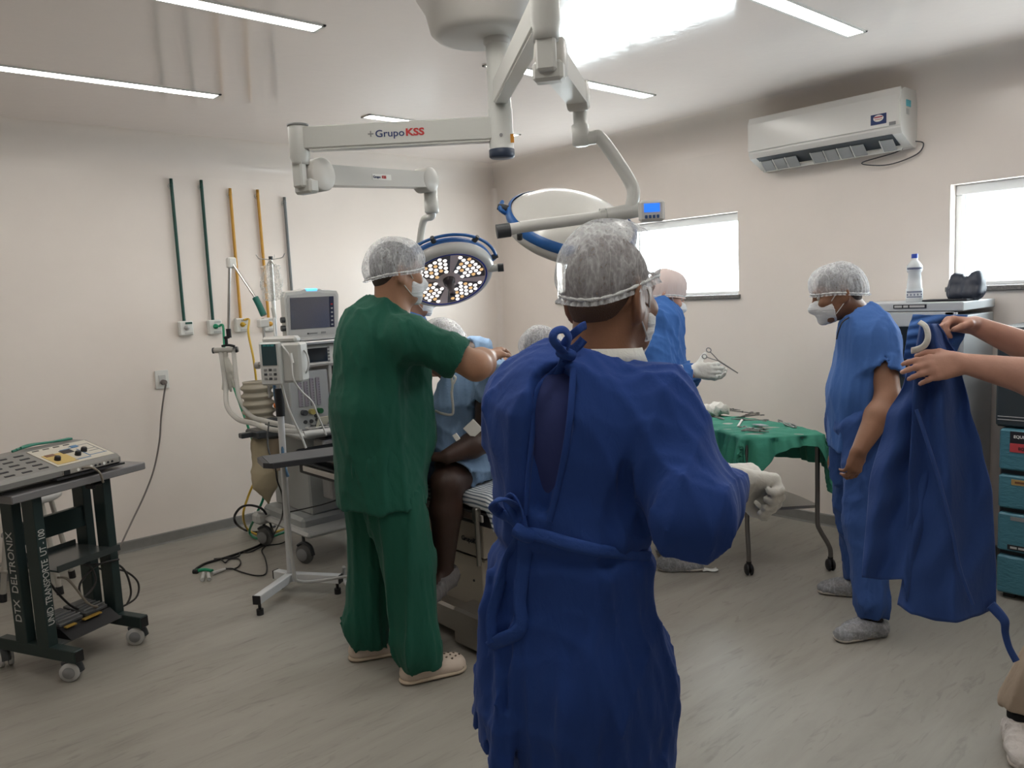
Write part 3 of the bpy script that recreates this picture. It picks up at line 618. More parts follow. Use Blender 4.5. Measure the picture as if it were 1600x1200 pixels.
# head 1: lit face towards the patient and the camera
n1 = nrm(-FH*.56-UP*.76+RT*.20)
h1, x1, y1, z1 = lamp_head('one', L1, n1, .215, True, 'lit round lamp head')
part('yoke_tube', LP, T, lambda b: b.tube([SP1-A(0, 0, .10), SP1-A(0, 0, .13)-RT*.002, D(662, 345, 3.50), D(655, 385, 3.60), D(650, 410, 3.66), L1-RT*.20-FH*.01+UP*.03], .0165, n=12))
part('side_handle', LP, T, lambda b: b.cyl(L1+RT*.19+UP*.005, L1+RT*.235+UP*.008, .016, n=14))
part('handle_cap', DGREY, T, lambda b: b.cyl(L1+RT*.235+UP*.008, L1+RT*.262+UP*.009, .019, n=14))
part('yoke_hub', LP, T, lambda b: b.cyl(L1-RT*.235, L1-RT*.19, .022, n=14))
# arm 2 towards the camera
def arm2():
    j2 = D(852, 30, 1.95); c = LC; d = A(j2[0], j2[1], 0)-c; dl = np.linalg.norm(d); d /= dl; R = frame(d, UP); mid = c+d*dl/2; mid[2] = 2.275
    part('extension_arm', LP, T, lambda b: (b.box(mid, (dl-.03, .052, .075), R=R, bev=.004), b.box(mid-A(0, 0, .04), (dl-.08, .042, .005), R=R)))
    J2 = A(j2[0], j2[1], 0)
    part('arm_joint', LP, T, lambda b: b.lathe(J2, [(0, 2.36), (.036, 2.36), (.037, 2.35), (.037, 2.235), (.032, 2.215), (.032, 2.19), (0, 2.19)], 24))
    sp = D(903, 150, 2.5); k0 = J2+A(0, 0, 2.165); dd = sp-k0; dh = nrm(A(dd[0], dd[1], 0)); side = np.cross(UP, dh)
    sa, h0, dn = SPR(k0, sp, side, dh, .050, .046, .075, 1)
    q = sp+dh*.03-UP*.02; Q = A(q[0], q[1], 0)
    part('spindle', LP, T, lambda b: b.lathe(Q, [(0, q[2]+.02), (.026, q[2]+.02), (.029, q[2]), (.022, q[2]-.02), (.022, q[2]-.06), (.028, q[2]-.065), (.028, q[2]-.125), (.022, q[2]-.13), (0, q[2]-.13)], 24))
    st = q-UP*.11; dep = 2.56
    hub = D(985, 328, 2.52)
    part('yoke_tube', LP, T, lambda b: b.tube([st, st+RT*.04+UP*.005, D(938, 216, 2.54), D(962, 248, 2.54), D(985, 285, 2.53), D(990, 305, 2.52), hub], .021, n=14))
    part('yoke_hub', LP, T, lambda b: b.cyl(D(1000, 327, 2.52), D(948, 337, 2.52), .024, n=16))
    end = D(788, 360, 2.44)
    part('lever_arm', LP, T, lambda b: (b.cyl(D(950, 337, 2.52), D(812, 355, 2.45), .0175, .0185, n=16), b.cyl(D(945, 337, 2.52), D(938, 338, 2.52), .025, n=16), b.cyl(D(815, 355, 2.45), D(795, 359, 2.445), .017, .019, n=16)))
    part('handle_cap', DGREY, T, lambda b: b.cyl(D(797, 359, 2.445), D(776, 362, 2.44), .022, .022, n=16))
    part('side_knob', DGREY, T, lambda b: b.cyl(D(812, 366, 2.46), D(812, 374, 2.47), .009, n=10))
    cc = D(1018, 330, 2.46); nf = nrm(-FH*.95+RT*.02-UP*.12); R = frame(RT, nrm(UP-nf*(UP @ nf)+RT*(-.12)))
    R = frame(nrm(RT+UP*.0-FH*.1), UP); zf = R[1] if R[1] @ FH < 0 else -R[1]
    bx = part('control_box', mat('controller shell', (.68, .68, .66), .35), T, lambda b: b.box(cc, (.080, .036, .066), R=R, bev=.008))
    s_ = part('screen', mat('blue lcd', (.02, .1, .6), .3, emit=(.03, .22, 1.), es=.9), bx, lambda b: b.box(cc+zf*.019+UP*.009, (.048, .002, .026), R=R))
    for i in range(4): part('button', mat('button blue', (.05, .12, .3), .4), bx, lambda b: b.box(cc+zf*.019-UP*.018+R[0]*(-.018+.012*i), (.008, .003, .010), R=R, bev=.001))
    L2 = D(893, 350, 2.76)
    n2 = nrm(FH*.50-UP*.84+RT*(-.22))
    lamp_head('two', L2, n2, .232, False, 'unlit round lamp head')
arm2()
# ------------------------------------------------------------ casters
def caster(parent, p, r=.045, dirv=(1, 0, 0), mt=None, name='caster', twin=True):
    d = nrm(dirv); sd = np.cross(UP, d); p = np.asarray(p, float); c = A(p[0], p[1], r)
    w_ = part(name, mt or LGREY, parent, lambda b: [b.lathe(c+sd*s-sd*.011, [(0, 0), (r*.55, 0), (r*.6, .003), (r*.9, .003), (r, .007), (r, .018), (r*.9, .022), (0, .022)], 20, axis=sd) for s in ((-.018, .018) if twin else (0,))])
    part('hub', GREY, w_, lambda b: b.lathe(c+sd*.029, [(0, .004), (r*.55, .003), (r*.62, 0)], 20, axis=sd))
    part('hub', GREY, w_, lambda b: b.lathe(c-sd*.029, [(0, .004), (r*.55, .003), (r*.62, 0)], 20, axis=-sd))
    part('fork', DGREY, w_, lambda b: (b.tube([c+d*r*1.02-UP*r*.1, c+d*r*.75+UP*r*.75, c+UP*r*1.12, c-d*r*.7+UP*r*.8], .012 if twin else .010, n=8, flat=sd, w=1.6), b.cyl(c+UP*r*1.1, A(p[0], p[1], p[2]), .010, n=8)))
    return w_

# ------------------------------------------------------------ electrosurgical trolley
def trolley():
    Ac = A(.685, 3.745, 0); Bc = A(1.005, 3.925, 0); e2 = nrm(A(.183, -.387, 0)); e1 = nrm(Bc-Ac); e1 = nrm(e1-e2*(e1 @ e2)); W = np.linalg.norm(Bc-Ac); R = np.array([e1, -e2, UP])
    R = frame(e1, UP); Lr = .43
    t = thing('equipment_trolley', 'dark green steel trolley on four casters at the left edge, lettered on its posts', 'trolley', (Ac+Bc)/2-e2*.2)
    ztop = float(P(136, 742, y=P(160, 955, z=.14)[1])[2]); posts = []
    for s, C0 in ((0, Ac), (1, Bc)):
        part('base_rail', DKGREEN, t, lambda b: (b.box(C0-e2*(Lr/2-.03)+A(0, 0, .115), (.045, Lr+.06, .055), R=R, bev=.003)))
        part('rail_end', BLACK, t, lambda b: b.box(C0+e2*.061+A(0, 0, .115), (.038, .004, .046), R=R))
        caster(t, C0+A(0, 0, .09), .042, e2+e1*.6); caster(t, C0-e2*Lr+A(0, 0, .09), .042, e2-e1*.5)
        for k in (.13, .27):
            p = C0-e2*k; posts.append(p)
            po = part('post', DKGREEN, t, lambda b: b.box(A(p[0], p[1], (.14+ztop)/2), (.045, .075, ztop-.14), R=R, bev=.003))
            if s == 0:
                xo = p-e1*.0232; 
                face = e2  # lettering on the end face turned to the viewpoint
                org = p+e2*.0382
                wm = mat('white print', (.55, .55, .53), .6)
                if k == .13: text('lettering', 'UNID. TRANSPORTE  UT - 100', .042, A(org[0], org[1], .235)+e1*.015, UP, -e1, wm, po, sx=.80, space=.95)
                else: text('lettering', 'DTX  DELTRONIX', .056, A(p[0], p[1], .235)-e1*.0235+e2*.02, UP, nrm(-e2), wm, po, sx=.9)
    ctr = (posts[0]+posts[1]+posts[2]+posts[3])/4
    part('cross_beam', DKGREEN, t, lambda b: b.box(ctr-e2*.07+A(0, 0, ztop-.20), (W, .03, .10), R=R, bev=.003))
    part('top_plate', mat('trolley plate', (.19, .185, .19), .4), t, lambda b: b.box(ctr+e2*.0+A(0, 0, ztop+.018), (W+.30, .37, .034), R=R, bev=.004))
    part('middle_tray', mat('trolley tray', (.05, .06, .06), .25), t, lambda b: (b.box(ctr+e2*.02+A(0, 0, .47), (W-.05, .30, .008), R=R), b.box(ctr+e2*.165+A(0, 0, .48), (W-.05, .006, .028), R=R), b.box(ctr-e2*.13+A(0, 0, .48), (W-.05, .006, .028), R=R)))
    part('bottom_plate', mat('trolley plate2', (.10, .11, .11), .4), t, lambda b: b.box(ctr+A(0, 0, .135), (W-.04, .26, .01), R=R))
    part('knob', BLACK, t, lambda b: (b.cyl(posts[2]-e1*.02+e2*.03+A(0, 0, ztop-.03), posts[2]-e1*.075+e2*.03+A(0, 0, ztop-.03), .008), b.box(posts[2]-e1*.08+e2*.03+A(0, 0, ztop-.035), (.02, .05, .02), R=R, bev=.003)))
    # foot pedal
    pc = ctr+e1*.01+e2*.02+A(0, 0, .14)
    f = thing('foot_pedal', 'grey double foot pedal lying on the bottom plate of the green trolley', 'foot pedal', pc)
    part('base', BLACK, f, lambda b: b.prism([pc+e1*-.13+e2*.13+UP*.002, pc+e1*-.13-e2*.10+UP*.002, pc+e1*-.13-e2*.10+UP*.055, pc+e1*-.13+e2*.06+UP*.045], e1*.26))
    part('pedal', mat('pedal grey', (.11, .115, .12), .5), f, lambda b: [b.box(pc+e1*(-.065+.13*k)-e2*.02+UP*.062, (.118, .15, .016), R=frame(e1, nrm(UP+e2*.12)), bev=.003) for k in (0, 1)])
    part('pedal_ridge', GREY, f, lambda b: [b.box(pc+e1*(-.065+.13*k)-e2*(-.04+.03*j)+UP*.072, (.11, .004, .006), R=R) for k in (0, 1) for j in range(5)])
    part('yellow_plate', mat('dull yellow', (.45, .28, .05), .5), f, lambda b: b.box(pc+e1*.02+e2*.078+UP*.048, (.09, .02, .006), R=R)); part('yellow_plate', MATS['dull yellow'], f, lambda b: b.box(pc-e1*.09+e2*.078+UP*.048, (.05, .02, .006), R=R))
    # electrosurgical unit on top
    zt = ztop+.036; uc = ctr+e1*.0+e2*.0
    u = thing('electrosurgical_unit', 'grey electrosurgical generator with sloped control panel on the green trolley', 'generator', A(uc[0], uc[1], zt))
    def q(a, bb, z): return uc+e1*a+e2*bb+UP*z+A(0, 0, zt)*1
    sec = [(-.15, .02), (.155, .02), (.175, .030), (.175, .052), (.155, .066), (-.045, .125), (-.14, .125), (-.15, .11)]
    a0, a1 = -.42, .205; Ru = np.array([e1, -e2, UP])
    case = part('case', mat('unit grey', (.20, .195, .185), .45), u, lambda b: b.prism([q(a0, bb, z) for bb, z in sec], e1*(a1-a0)))
    part('base_lip', mat('unit dark', (.03, .03, .033), .4), u, lambda b: b.prism([q(-.13, bb, z) for bb, z in ((.0, .010), (.188, .016), (.188, .024), (.0, .022))], e1*(a1+.14)))
    part('foot', BLACK, u, lambda b: [b.cyl(q(a, s*.11, 0), q(a, s*.11, .024), .013, n=12) for a in (-.33, .14) for s in (-1, 1)])
    sl = nrm(q(0, .155, .066)-q(0, -.045, .125)); pn = np.cross(e1, sl); pn = pn if pn[2] > 0 else -pn; Rp = np.array([e1, np.cross(pn, e1), pn]); pc0 = (q(.05, .155, .066)+q(.05, -.045, .125))/2
    panel = part('control_panel', mat('panel cream', (.50, .47, .40), .4), u, lambda b: b.box(pc0+pn*.001, (.29, .20, .003), R=Rp))
    def pb(nm, m, a, bb, sa, sb, h=.0012, z=.003): return part(nm, m, panel, lambda b: b.box(pc0+e1*a+sl*bb+pn*z, (sa, sb, h), R=Rp))
    yl = mat('panel yellow', (.50, .36, .12), .5); bl = mat('panel blue', (.07, .17, .32), .5)
    pb('print_field', yl, -.08, .03, .10, .11); pb('print_field', bl, .0, .075, .08, .006); pb('print_field', bl, .02, -.045, .09, .005); pb('print_field', bl, .09, .06, .09, .004); pb('print_field', GREY, .08, -.06, .10, .004); pb('print_field', GREY, .128, .0, .004, .11)
    pb('print_field', bl, .045, .02, .005, .09); pb('print_field', GREY, .1, .02, .05, .004); pb('print_field', GREY, .1, -.005, .05, .004)
    pb('display', INK, -.01, -.02, .055, .035, z=.004); pb('display', mat('brown print', (.16, .07, .03), .4), -.095, -.015, .045, .022, z=.004); pb('display', bl, .055, -.055, .035, .022, z=.004)
    for a, bb in ((-.10, .04), (.005, .035), (.055, .01)): part('knob', BLACK, panel, lambda b: b.lathe(pc0+e1*a+sl*bb, [(.014, .002), (.013, .018), (.010, .022), (0, .022)], 16, axis=pn))
    for k in range(4): pb('print_field', INK, -.11+.05*k, -.088, .03, .007)
    fr = part('front_panel', mat('unit front', (.33, .31, .28), .45), u, lambda b: b.box(q(.05, .1765, .041), (.285, .003, .020), R=Ru))
    part('switch', BLACK, fr, lambda b: b.box(q(-.075, .179, .041), (.028, .006, .019), R=Ru))
    for k in range(9): part('socket', INK if k % 3 else PAPER, fr, lambda b: b.cyl(q(-.02+.022*k, .177, .041), q(-.02+.022*k, .181, .041), .005 if k % 3 else .007, n=10))
    for i in range(4):
        for j in range(5): part('vent_slot', INK, case, lambda b: b.box(q(-.37+.075*i, -.02+.038*j, .1185-.0112*j+.0005), (.042, .010, .002), R=Rp))
    # cables on it and green probe packs
    b = MB(); 
    for k in range(3): b.tube([q(-.13+.02*k, -.08, .135+.004*k), q(-.02, -.10-.01*k, .142), q(.08, -.10, .138), q(.17, -.11+.01*k, .136)], .006, n=6)
    tag(b.build('cable_pack', mat('green pack', (.03, .19, .13), .4)), 'green cable pack lying on the back edge of the generator', 'cable')
    cm = mat('dark cable', (.03, .028, .028), .5); cm2 = mat('beige cable', (.24, .21, .17), .5)
    b = MB(); b.tube([q(.0, .18, .045), q(.03, .20, .04), q(.06, .21, .01), q(.08, .20, -.04)], .005, n=6)
    tag(b.build('electrode_cable', cm2), 'thin grey cable plugged into the front of the generator', 'cable')
    d0 = ctr
    loops = [[d0+e1*.10-e2*.05+UP*.46, d0+e1*.16-e2*.1+UP*.40, d0+e1*.22-e2*.05+UP*.33, d0+e1*.30+UP*.30, d0+e1*.36+e2*.02+UP*.22, d0+e1*.33+e2*.03+UP*.15, d0+e1*.2+e2*.05+UP*.145],
             [d0-e1*.16-e2*.05+UP*.55, d0-e1*.12+UP*.45, d0-e1*.06+UP*.33, d0+e1*.0+UP*.24, d0+e1*.04+e2*.02+UP*.2],
             [d0-e1*.13+e2*.12+UP*.43, d0-e1*.08+e2*.12+UP*.40, d0-e1*.01+e2*.13+UP*.27, d0+e1*.06+e2*.1+UP*.22, d0+e1*.08+e2*.05+UP*.205],
             [d0+e1*.05+e2*.05+UP*.42, d0+e1*.12+e2*.06+UP*.40, d0+e1*.2+e2*.06+UP*.38, d0+e1*.27+e2*.05+UP*.31, d0+e1*.29+e2*.05+UP*.2, d0+e1*.25+e2*.06+UP*.15],
             [d0-e1*.02+e2*.1+UP*.46, d0+e1*.03+e2*.13+UP*.42, d0+e1*.04+e2*.13+UP*.34, d0-e1*.02+e2*.12+UP*.3, d0-e1*.02+e2*.11+UP*.36, d0+e1*.08+e2*.1+UP*.41, d0+e1*.2+e2*.1+UP*.40]]
    labs = ['dark cable hanging in a wide loop right of the trolley posts', 'dark cable hanging between the posts behind the lettered post', 'beige cable curving from the middle tray to the foot pedal', 'dark cable draped over the right trolley posts', 'dark cable coiled under the middle tray of the trolley']
    for i, lp in enumerate(loops):
        b = MB(); b.tube(lp, .0052, n=6); tag(b.build('cable', cm2 if i == 2 else cm), labs[i], 'cable', 'cables on the green trolley')
    return ctr, e1, e2
TR = trolley()
# stool behind the trolley
def stool():
    c = A(.83, 5.16, 0); t = thing('stool', 'low white steel stool with round seat, behind the green trolley', 'stool', c)
    part('seat', LGREY, t, lambda b: b.lathe(c, [(0, .57), (.15, .57), (.165, .56), (.165, .535), (.15, .525), (0, .525)], 32))
    part('step', GREY, t, lambda b: b.lathe(c, [(0, .36), (.15, .36), (.155, .35), (0, .345)], 24))
    m = mat('stool leg', (.42, .40, .36), .35)
    for k in range(4):
        a = math.radians(20+90*k); d = A(math.cos(a), math.sin(a), 0)
        l = part('leg', m, t, lambda b: b.cyl(c+d*.12+UP*.53, c+d*.2+UP*.03, .014, n=12)); part('rubber_foot', BLACK, l, lambda b: b.cyl(c+d*.197+UP*.045, c+d*.202+UP*.0, .019, n=12))
    part('ring', m, t, lambda b: b.tube([c+A(math.cos(a)*.185, math.sin(a)*.185, .17) for a in np.linspace(0, 2*math.pi, 25)], .009, n=8, spl=0))
stool()

# ------------------------------------------------------------ anaesthesia machine
YM = 4.30
def mb(b, px0, py0, px1, py1, y0=YM, dy=.2, bev=.004):
    """a box whose front face at y0 spans two picked corners"""
    p = P(px0, py0, y=y0); q_ = P(px1, py1, y=y0); b.box(((p[0]+q_[0])/2, y0+dy/2, (p[2]+q_[2])/2), (abs(q_[0]-p[0]), dy, abs(p[2]-q_[2])), bev=bev)
def machine():
    x0, x1 = 2.06, 2.76; yf, yb = 4.30, 4.95
    t = thing('anaesthesia_machine', 'white anaesthesia machine with vaporisers, bellows and drawers on wheels', 'anaesthesia machine', ((x0+x1)/2, (yf+yb)/2, 0))
    W_ = WHITE; G = LGREY
    part('chassis', mat('machine side', (.36, .38, .38), .4), t, lambda b: (b.box(((x0+x1)/2+.06, 4.66, .53), (.56, .5, .52), bev=.01), b.box(((x0+x1)/2+.0, 4.66, .23), (.60, .56, .08), bev=.02)))
    part('footboard', mat('machine bumper', (.50, .51, .50), .35), t, lambda b: (b.box(((x0+x1)/2-.02, 4.58, .195), (.64, .68, .035), bev=.017), b.box((x0+.02, 4.88, .20), (.12, .1, .08), bev=.02)))
    dr = part('drawer', mat('drawer face', (.46, .46, .46), .4), t, lambda b: b.box((2.48, 4.36, .645), (.48, .14, .20), bev=.01))
    part('drawer_gap', INK, dr, lambda b: b.box((2.48, 4.289, .757), (.44, .004, .008)))
    dr = part('drawer', MATS['drawer face'], t, lambda b: b.box((2.50, 4.37, .45), (.44, .12, .17), bev=.01)); part('lock', CHROME, dr, lambda b: b.cyl((2.35, 4.315, .50), (2.35, 4.305, .50), .012, n=14))
    top = part('worktop', mat('worktop', (.47, .48, .47), .3), t, lambda b: (b.box((2.42, 4.53, .79), (.66, .52, .04), bev=.015), b.tube([A(2.12, 4.29, .80), A(2.3, 4.262, .80), A(2.5, 4.26, .80), A(2.74, 4.28, .80)], .022, n=10)))
    part('work_mat', mat('mat dark', (.10, .12, .13), .5), top, lambda b: b.box((2.46, 4.42, .812), (.40, .2, .006)))
    # flowmeter column block
    fl = part('flowmeter_block', mat('flowmeter grey', (.38, .40, .41), .4), t, lambda b: b.box((2.24, 4.52, .985), (.26, .22, .36), bev=.006))
    for i in range(4):
        part('flow_tube', mat('tube clear', (.30, .28, .32), .15), fl, lambda b: b.box((2.175+.040*i, 4.407, 1.035), (.026, .008, .17), bev=.002))
        part('scale', INK, fl, lambda b: [b.box((2.175+.040*i+.006, 4.4015, .965+.016*j), (.008, .001, .002)) for j in range(10)])
    for i, m in enumerate((DGREY, mat('knob yellow', (.35, .30, .10), .4), mat('knob green', (.02, .12, .04), .4))): part('flow_knob', m, fl, lambda b: b.cyl((2.185+.052*i, 4.41, .915), (2.185+.052*i, 4.375, .915), .017, n=14))
    for px, pz in ((2.195, .855), (2.235, .855), (2.275, .86), (2.27, .885)): part('gauge', DGREY, fl, lambda b: b.cyl((px, 4.41, pz), (px, 4.402, pz), .012, n=12))
    # vaporiser bay
    bay = part('vaporiser_bay', mat('bay dark', (.05, .055, .065), .5), t, lambda b: b.box((2.58, 4.62, .985), (.40, .1, .36)))
    [part('bay_frame', G, t, lambda b: b.box((xx, 4.52, 1.0), (.022, .24, .42), bev=.004)) for xx in (2.385, 2.77)]
    for i in range(3):
        xx = 2.462+.115*i
        v = part('vaporiser', mat('vaporiser grey', (.09, .10, .12), .35), t, lambda b: (b.box((xx, 4.50, .99), (.085, .13, .17), bev=.012), b.box((xx, 4.50, 1.09), (.10, .15, .045), bev=.01)))
        part('dial', DGREY, v, lambda b: b.cyl((xx, 4.425, 1.085), (xx, 4.395, 1.085), .030, n=20)); part('dial_ring', mat('purple print', (.30, .06, .16), .4), v, lambda b: b.cyl((xx, 4.396, 1.085), (xx, 4.391, 1.085), .017, n=20)); part('dial_centre', LGREY, v, lambda b: b.cyl((xx, 4.392, 1.085), (xx, 4.388, 1.085), .008, n=14))
        part('label_plate', PAPER, v, lambda b: b.box((xx+.005, 4.432, .985), (.035, .003, .11))); part('side_tank', G, v, lambda b: b.cyl((xx-.045, 4.44, .93), (xx-.045, 4.44, 1.03), .014, n=12))
        part('bottom_block', DGREY, v, lambda b: b.box((xx, 4.48, .885), (.09, .12, .035), bev=.006))
    # control head
    hd = part('control_head', W_, t, lambda b: b.box((2.44, 4.53, 1.255), (.64, .30, .13), bev=.012))
    part('screen', GLASSD, hd, lambda b: b.box((2.295, 4.378, 1.258), (.13, .004, .085)))
    part('dial', G, hd, lambda b: b.cyl((2.44, 4.38, 1.24), (2.44, 4.35, 1.24), .025, n=20))
    for i in range(5): part('key', GREY, hd, lambda b: b.box((2.37, 4.378, 1.218+.02*i), (.012, .006, .013), bev=.001))
    for i in range(3):
        for j in range(2): part('key', INK if j else GREY, hd, lambda b: b.box((2.50+.035*j, 4.378, 1.215+.035*i), (.022, .006, .018), bev=.001))
    part('top_shelf', mat('shelf steel', (.33, .33, .33), .3, .5), t, lambda b: b.box((2.44, 4.53, 1.335), (.70, .40, .02), bev=.004))
    # absorber with bellows, at the left
    ab = A(2.0, 4.62, 0)
    be = part('bellows', mat('bellows beige', (.37, .34, .27), .5), t, lambda b: b.lathe(ab+A(0, 0, 0), [(.0, 1.115), (.085, 1.115)]+[((.082, .098)[(k//2) % 2], 1.108-.0122*k) for k in range(20)]+[(.0, .86)], 32))
    part('valve_block', DGREY, t, lambda b: (b.box(ab+A(.03, -.02, .80), (.20, .18, .05), bev=.01), b.box(ab+A(.03, -.10, .86), (.07, .06, .07), bev=.01), b.box(ab+A(-.10, -.02, .80), (.08, .05, .03), bev=.005)))
    part('orange_knob', mat('orange plastic', (.75, .20, .02), .4), t, lambda b: b.cyl(ab+A(.07, -.1, .965), ab+A(.07, -.13, .965), .02, n=14))
    sdf = SDF(); sdf.cone(ab+A(-.02, -.02, .74), ab+A(-.01, -.03, .50), .06, .075, n=(0, 1, 0), q=.6).cone(ab+A(-.01, -.03, .52), ab+A(0, -.03, .36), .07, .012, k=.05, n=(0, 1, 0), q=.6); sdf.post.append(wrinkle(.004, 60, 5, (1, 1, .3)))
    mesh_obj('reservoir_bag', sdf.mesh(.008), mat('bag latex beige', (.40, .34, .23), .55, bump=.1, bscale=30), t)
    part('canister', mat('canister', (.30, .24, .17), .4), t, lambda b: b.cyl(ab+A(.07, -.02, .56), ab+A(.07, -.02, .76), .065, n=24))
    for x, y in ((2.10, 4.36), (2.66, 4.40), (2.09, 4.90), (2.66, 4.90)): caster(t, (x, y, .18), .062, (.5, -1, 0), mat('caster grey', (.13, .13, .13), .5), twin=False)
    # loose cables and papers on the worktop
    rs = random.Random(3)
    for k in range(5):
        p = A(2.14+rs.random()*.1, 4.34+rs.random()*.12, .815+.004*k); pts = [p+A(math.cos(a)*(.05+rs.random()*.03)+.03*k, math.sin(a)*.05, rs.random()*.01) for a in np.linspace(0, 6.5, 9)]
        b = MB(); b.tube(pts, .004, n=6); tag(b.build('sensor_cable', (GREY, LGREY, DGREY)[k % 3]), ['grey', 'pale', 'black', 'slate', 'whitish'][k]+' sensor cable coiled on the machine worktop, layer '+['lowest', 'second', 'third', 'fourth', 'topmost'][k], 'cable', 'sensor cables heaped on the worktop')
    b = MB(); b.box((2.27, 4.33, .855), (.085, .002, .07), R=frame((1, 0, .35), nrm((.1, -.5, 1))), bev=0); tag(b.build('paper_slip', mat('cream paper', (.66, .64, .52), .8)), 'small cream paper slip with notes lying on the machine worktop', 'paper')
    b = MB(); g = A(2.50, 4.27, .865); b.lathe(g, [(0, .012), (.026, .012), (.030, .0), (.030, -.02), (0, -.02)], 24, axis=(0, -1, .2)); b.box(g+A(-.09, .03, -.01), (.13, .05, .05), bev=.008)
    gg = thing('pressure_gauge', 'round pressure gauge with grey case beside the paper slip', 'gauge', g-UP*.03); b.build('case', LGREY, gg); part('dial_face', PAPER, gg, lambda b: b.lathe(g, [(0, .0135), (.022, .0132)], 20, axis=(0, -1, .2)))
    part('bracket', LGREY, gg, lambda b: b.box(g+A(-.09, .05, -.035), (.12, .04, .03)))
    # blue cuff hose and clear tubes beside the pole
    # monitor
    z0 = 1.346; mo = thing('patient_monitor', 'white patient monitor with a blue status lamp on top of the machine', 'monitor', (2.31, 4.5, z0))
    R = frame((1, -.10, 0), (0, 0, 1)); f = -R[1]; c = A(2.30, 4.44, z0+.165)
    R2 = frame(R[0], nrm(UP-f*(-.10)))
    def fp(u, v, d=0): return c+R2[0]*u+R2[2]*v-R2[1]*d
    out = [(-.165, -.135), (-.15, -.15), (.15, -.15), (.165, -.135), (.172, .11), (.16, .135), (.07, .142), (.05, .15), (-.05, .15), (-.07, .142), (-.16, .135), (-.172, .11)]
    sh = part('housing', mat('monitor white', (.62, .62, .60), .35), mo, lambda b: (b.prism([fp(u, v, .03) for u, v in out][::-1], R2[1]*.07), b.box(c+R2[1]*.09, (.26, .12, .22), R=R2, bev=.03)))
    part('bezel', LGREY, sh, lambda b: b.prism([fp(u*.93, v*.88, .034) for u, v in out][::-1], R2[1]*.004))
    part('screen', mat('off screen', (.30, .30, .33), .22, .85), sh, lambda b: b.box(fp(-.018, .008, .036), (.245, .004, .19), R=R2))
    part('side_strip', mat('side strip', (.03, .035, .07), .3), sh, lambda b: b.box(fp(.122, .008, .036), (.03, .004, .19), R=R2))
    for k in range(6): part('key', RED if k == 5 else LGREY, sh, lambda b: b.box(fp(.122, -.07+.025*k, .039), (.012, .003, .008), R=R2))
    part('status_lamp', mat('blue status lamp', (.1, .4, .9), .3, emit=(.10, .50, 1), es=1.6), sh, lambda b: b.box(fp(0, .146, .02), (.075, .03, .016), R=R2, bev=.006))
    part('mark', DGREY, sh, lambda b: b.box(fp(-.002, -.118, .0355), (.055, .002, .0035), R=R2)); part('mark', DGREY, sh, lambda b: b.box(fp(-.035, -.118, .0355), (.009, .002, .009), R=R2)); part('label', GREY, sh, lambda b: b.box(fp(.065, -.117, .0355), (.03, .002, .012), R=R2))
    part('foot', GREY, mo, lambda b: b.box((2.31, 4.48, z0+.006), (.24, .2, .014), bev=.004))
    part('side_socket', DGREY, sh, lambda b: [b.cyl(fp(-.165, -.03-.05*k, .01), fp(-.19, -.03-.05*k, .01), .018, n=14) for k in (0, 1)])
machine()
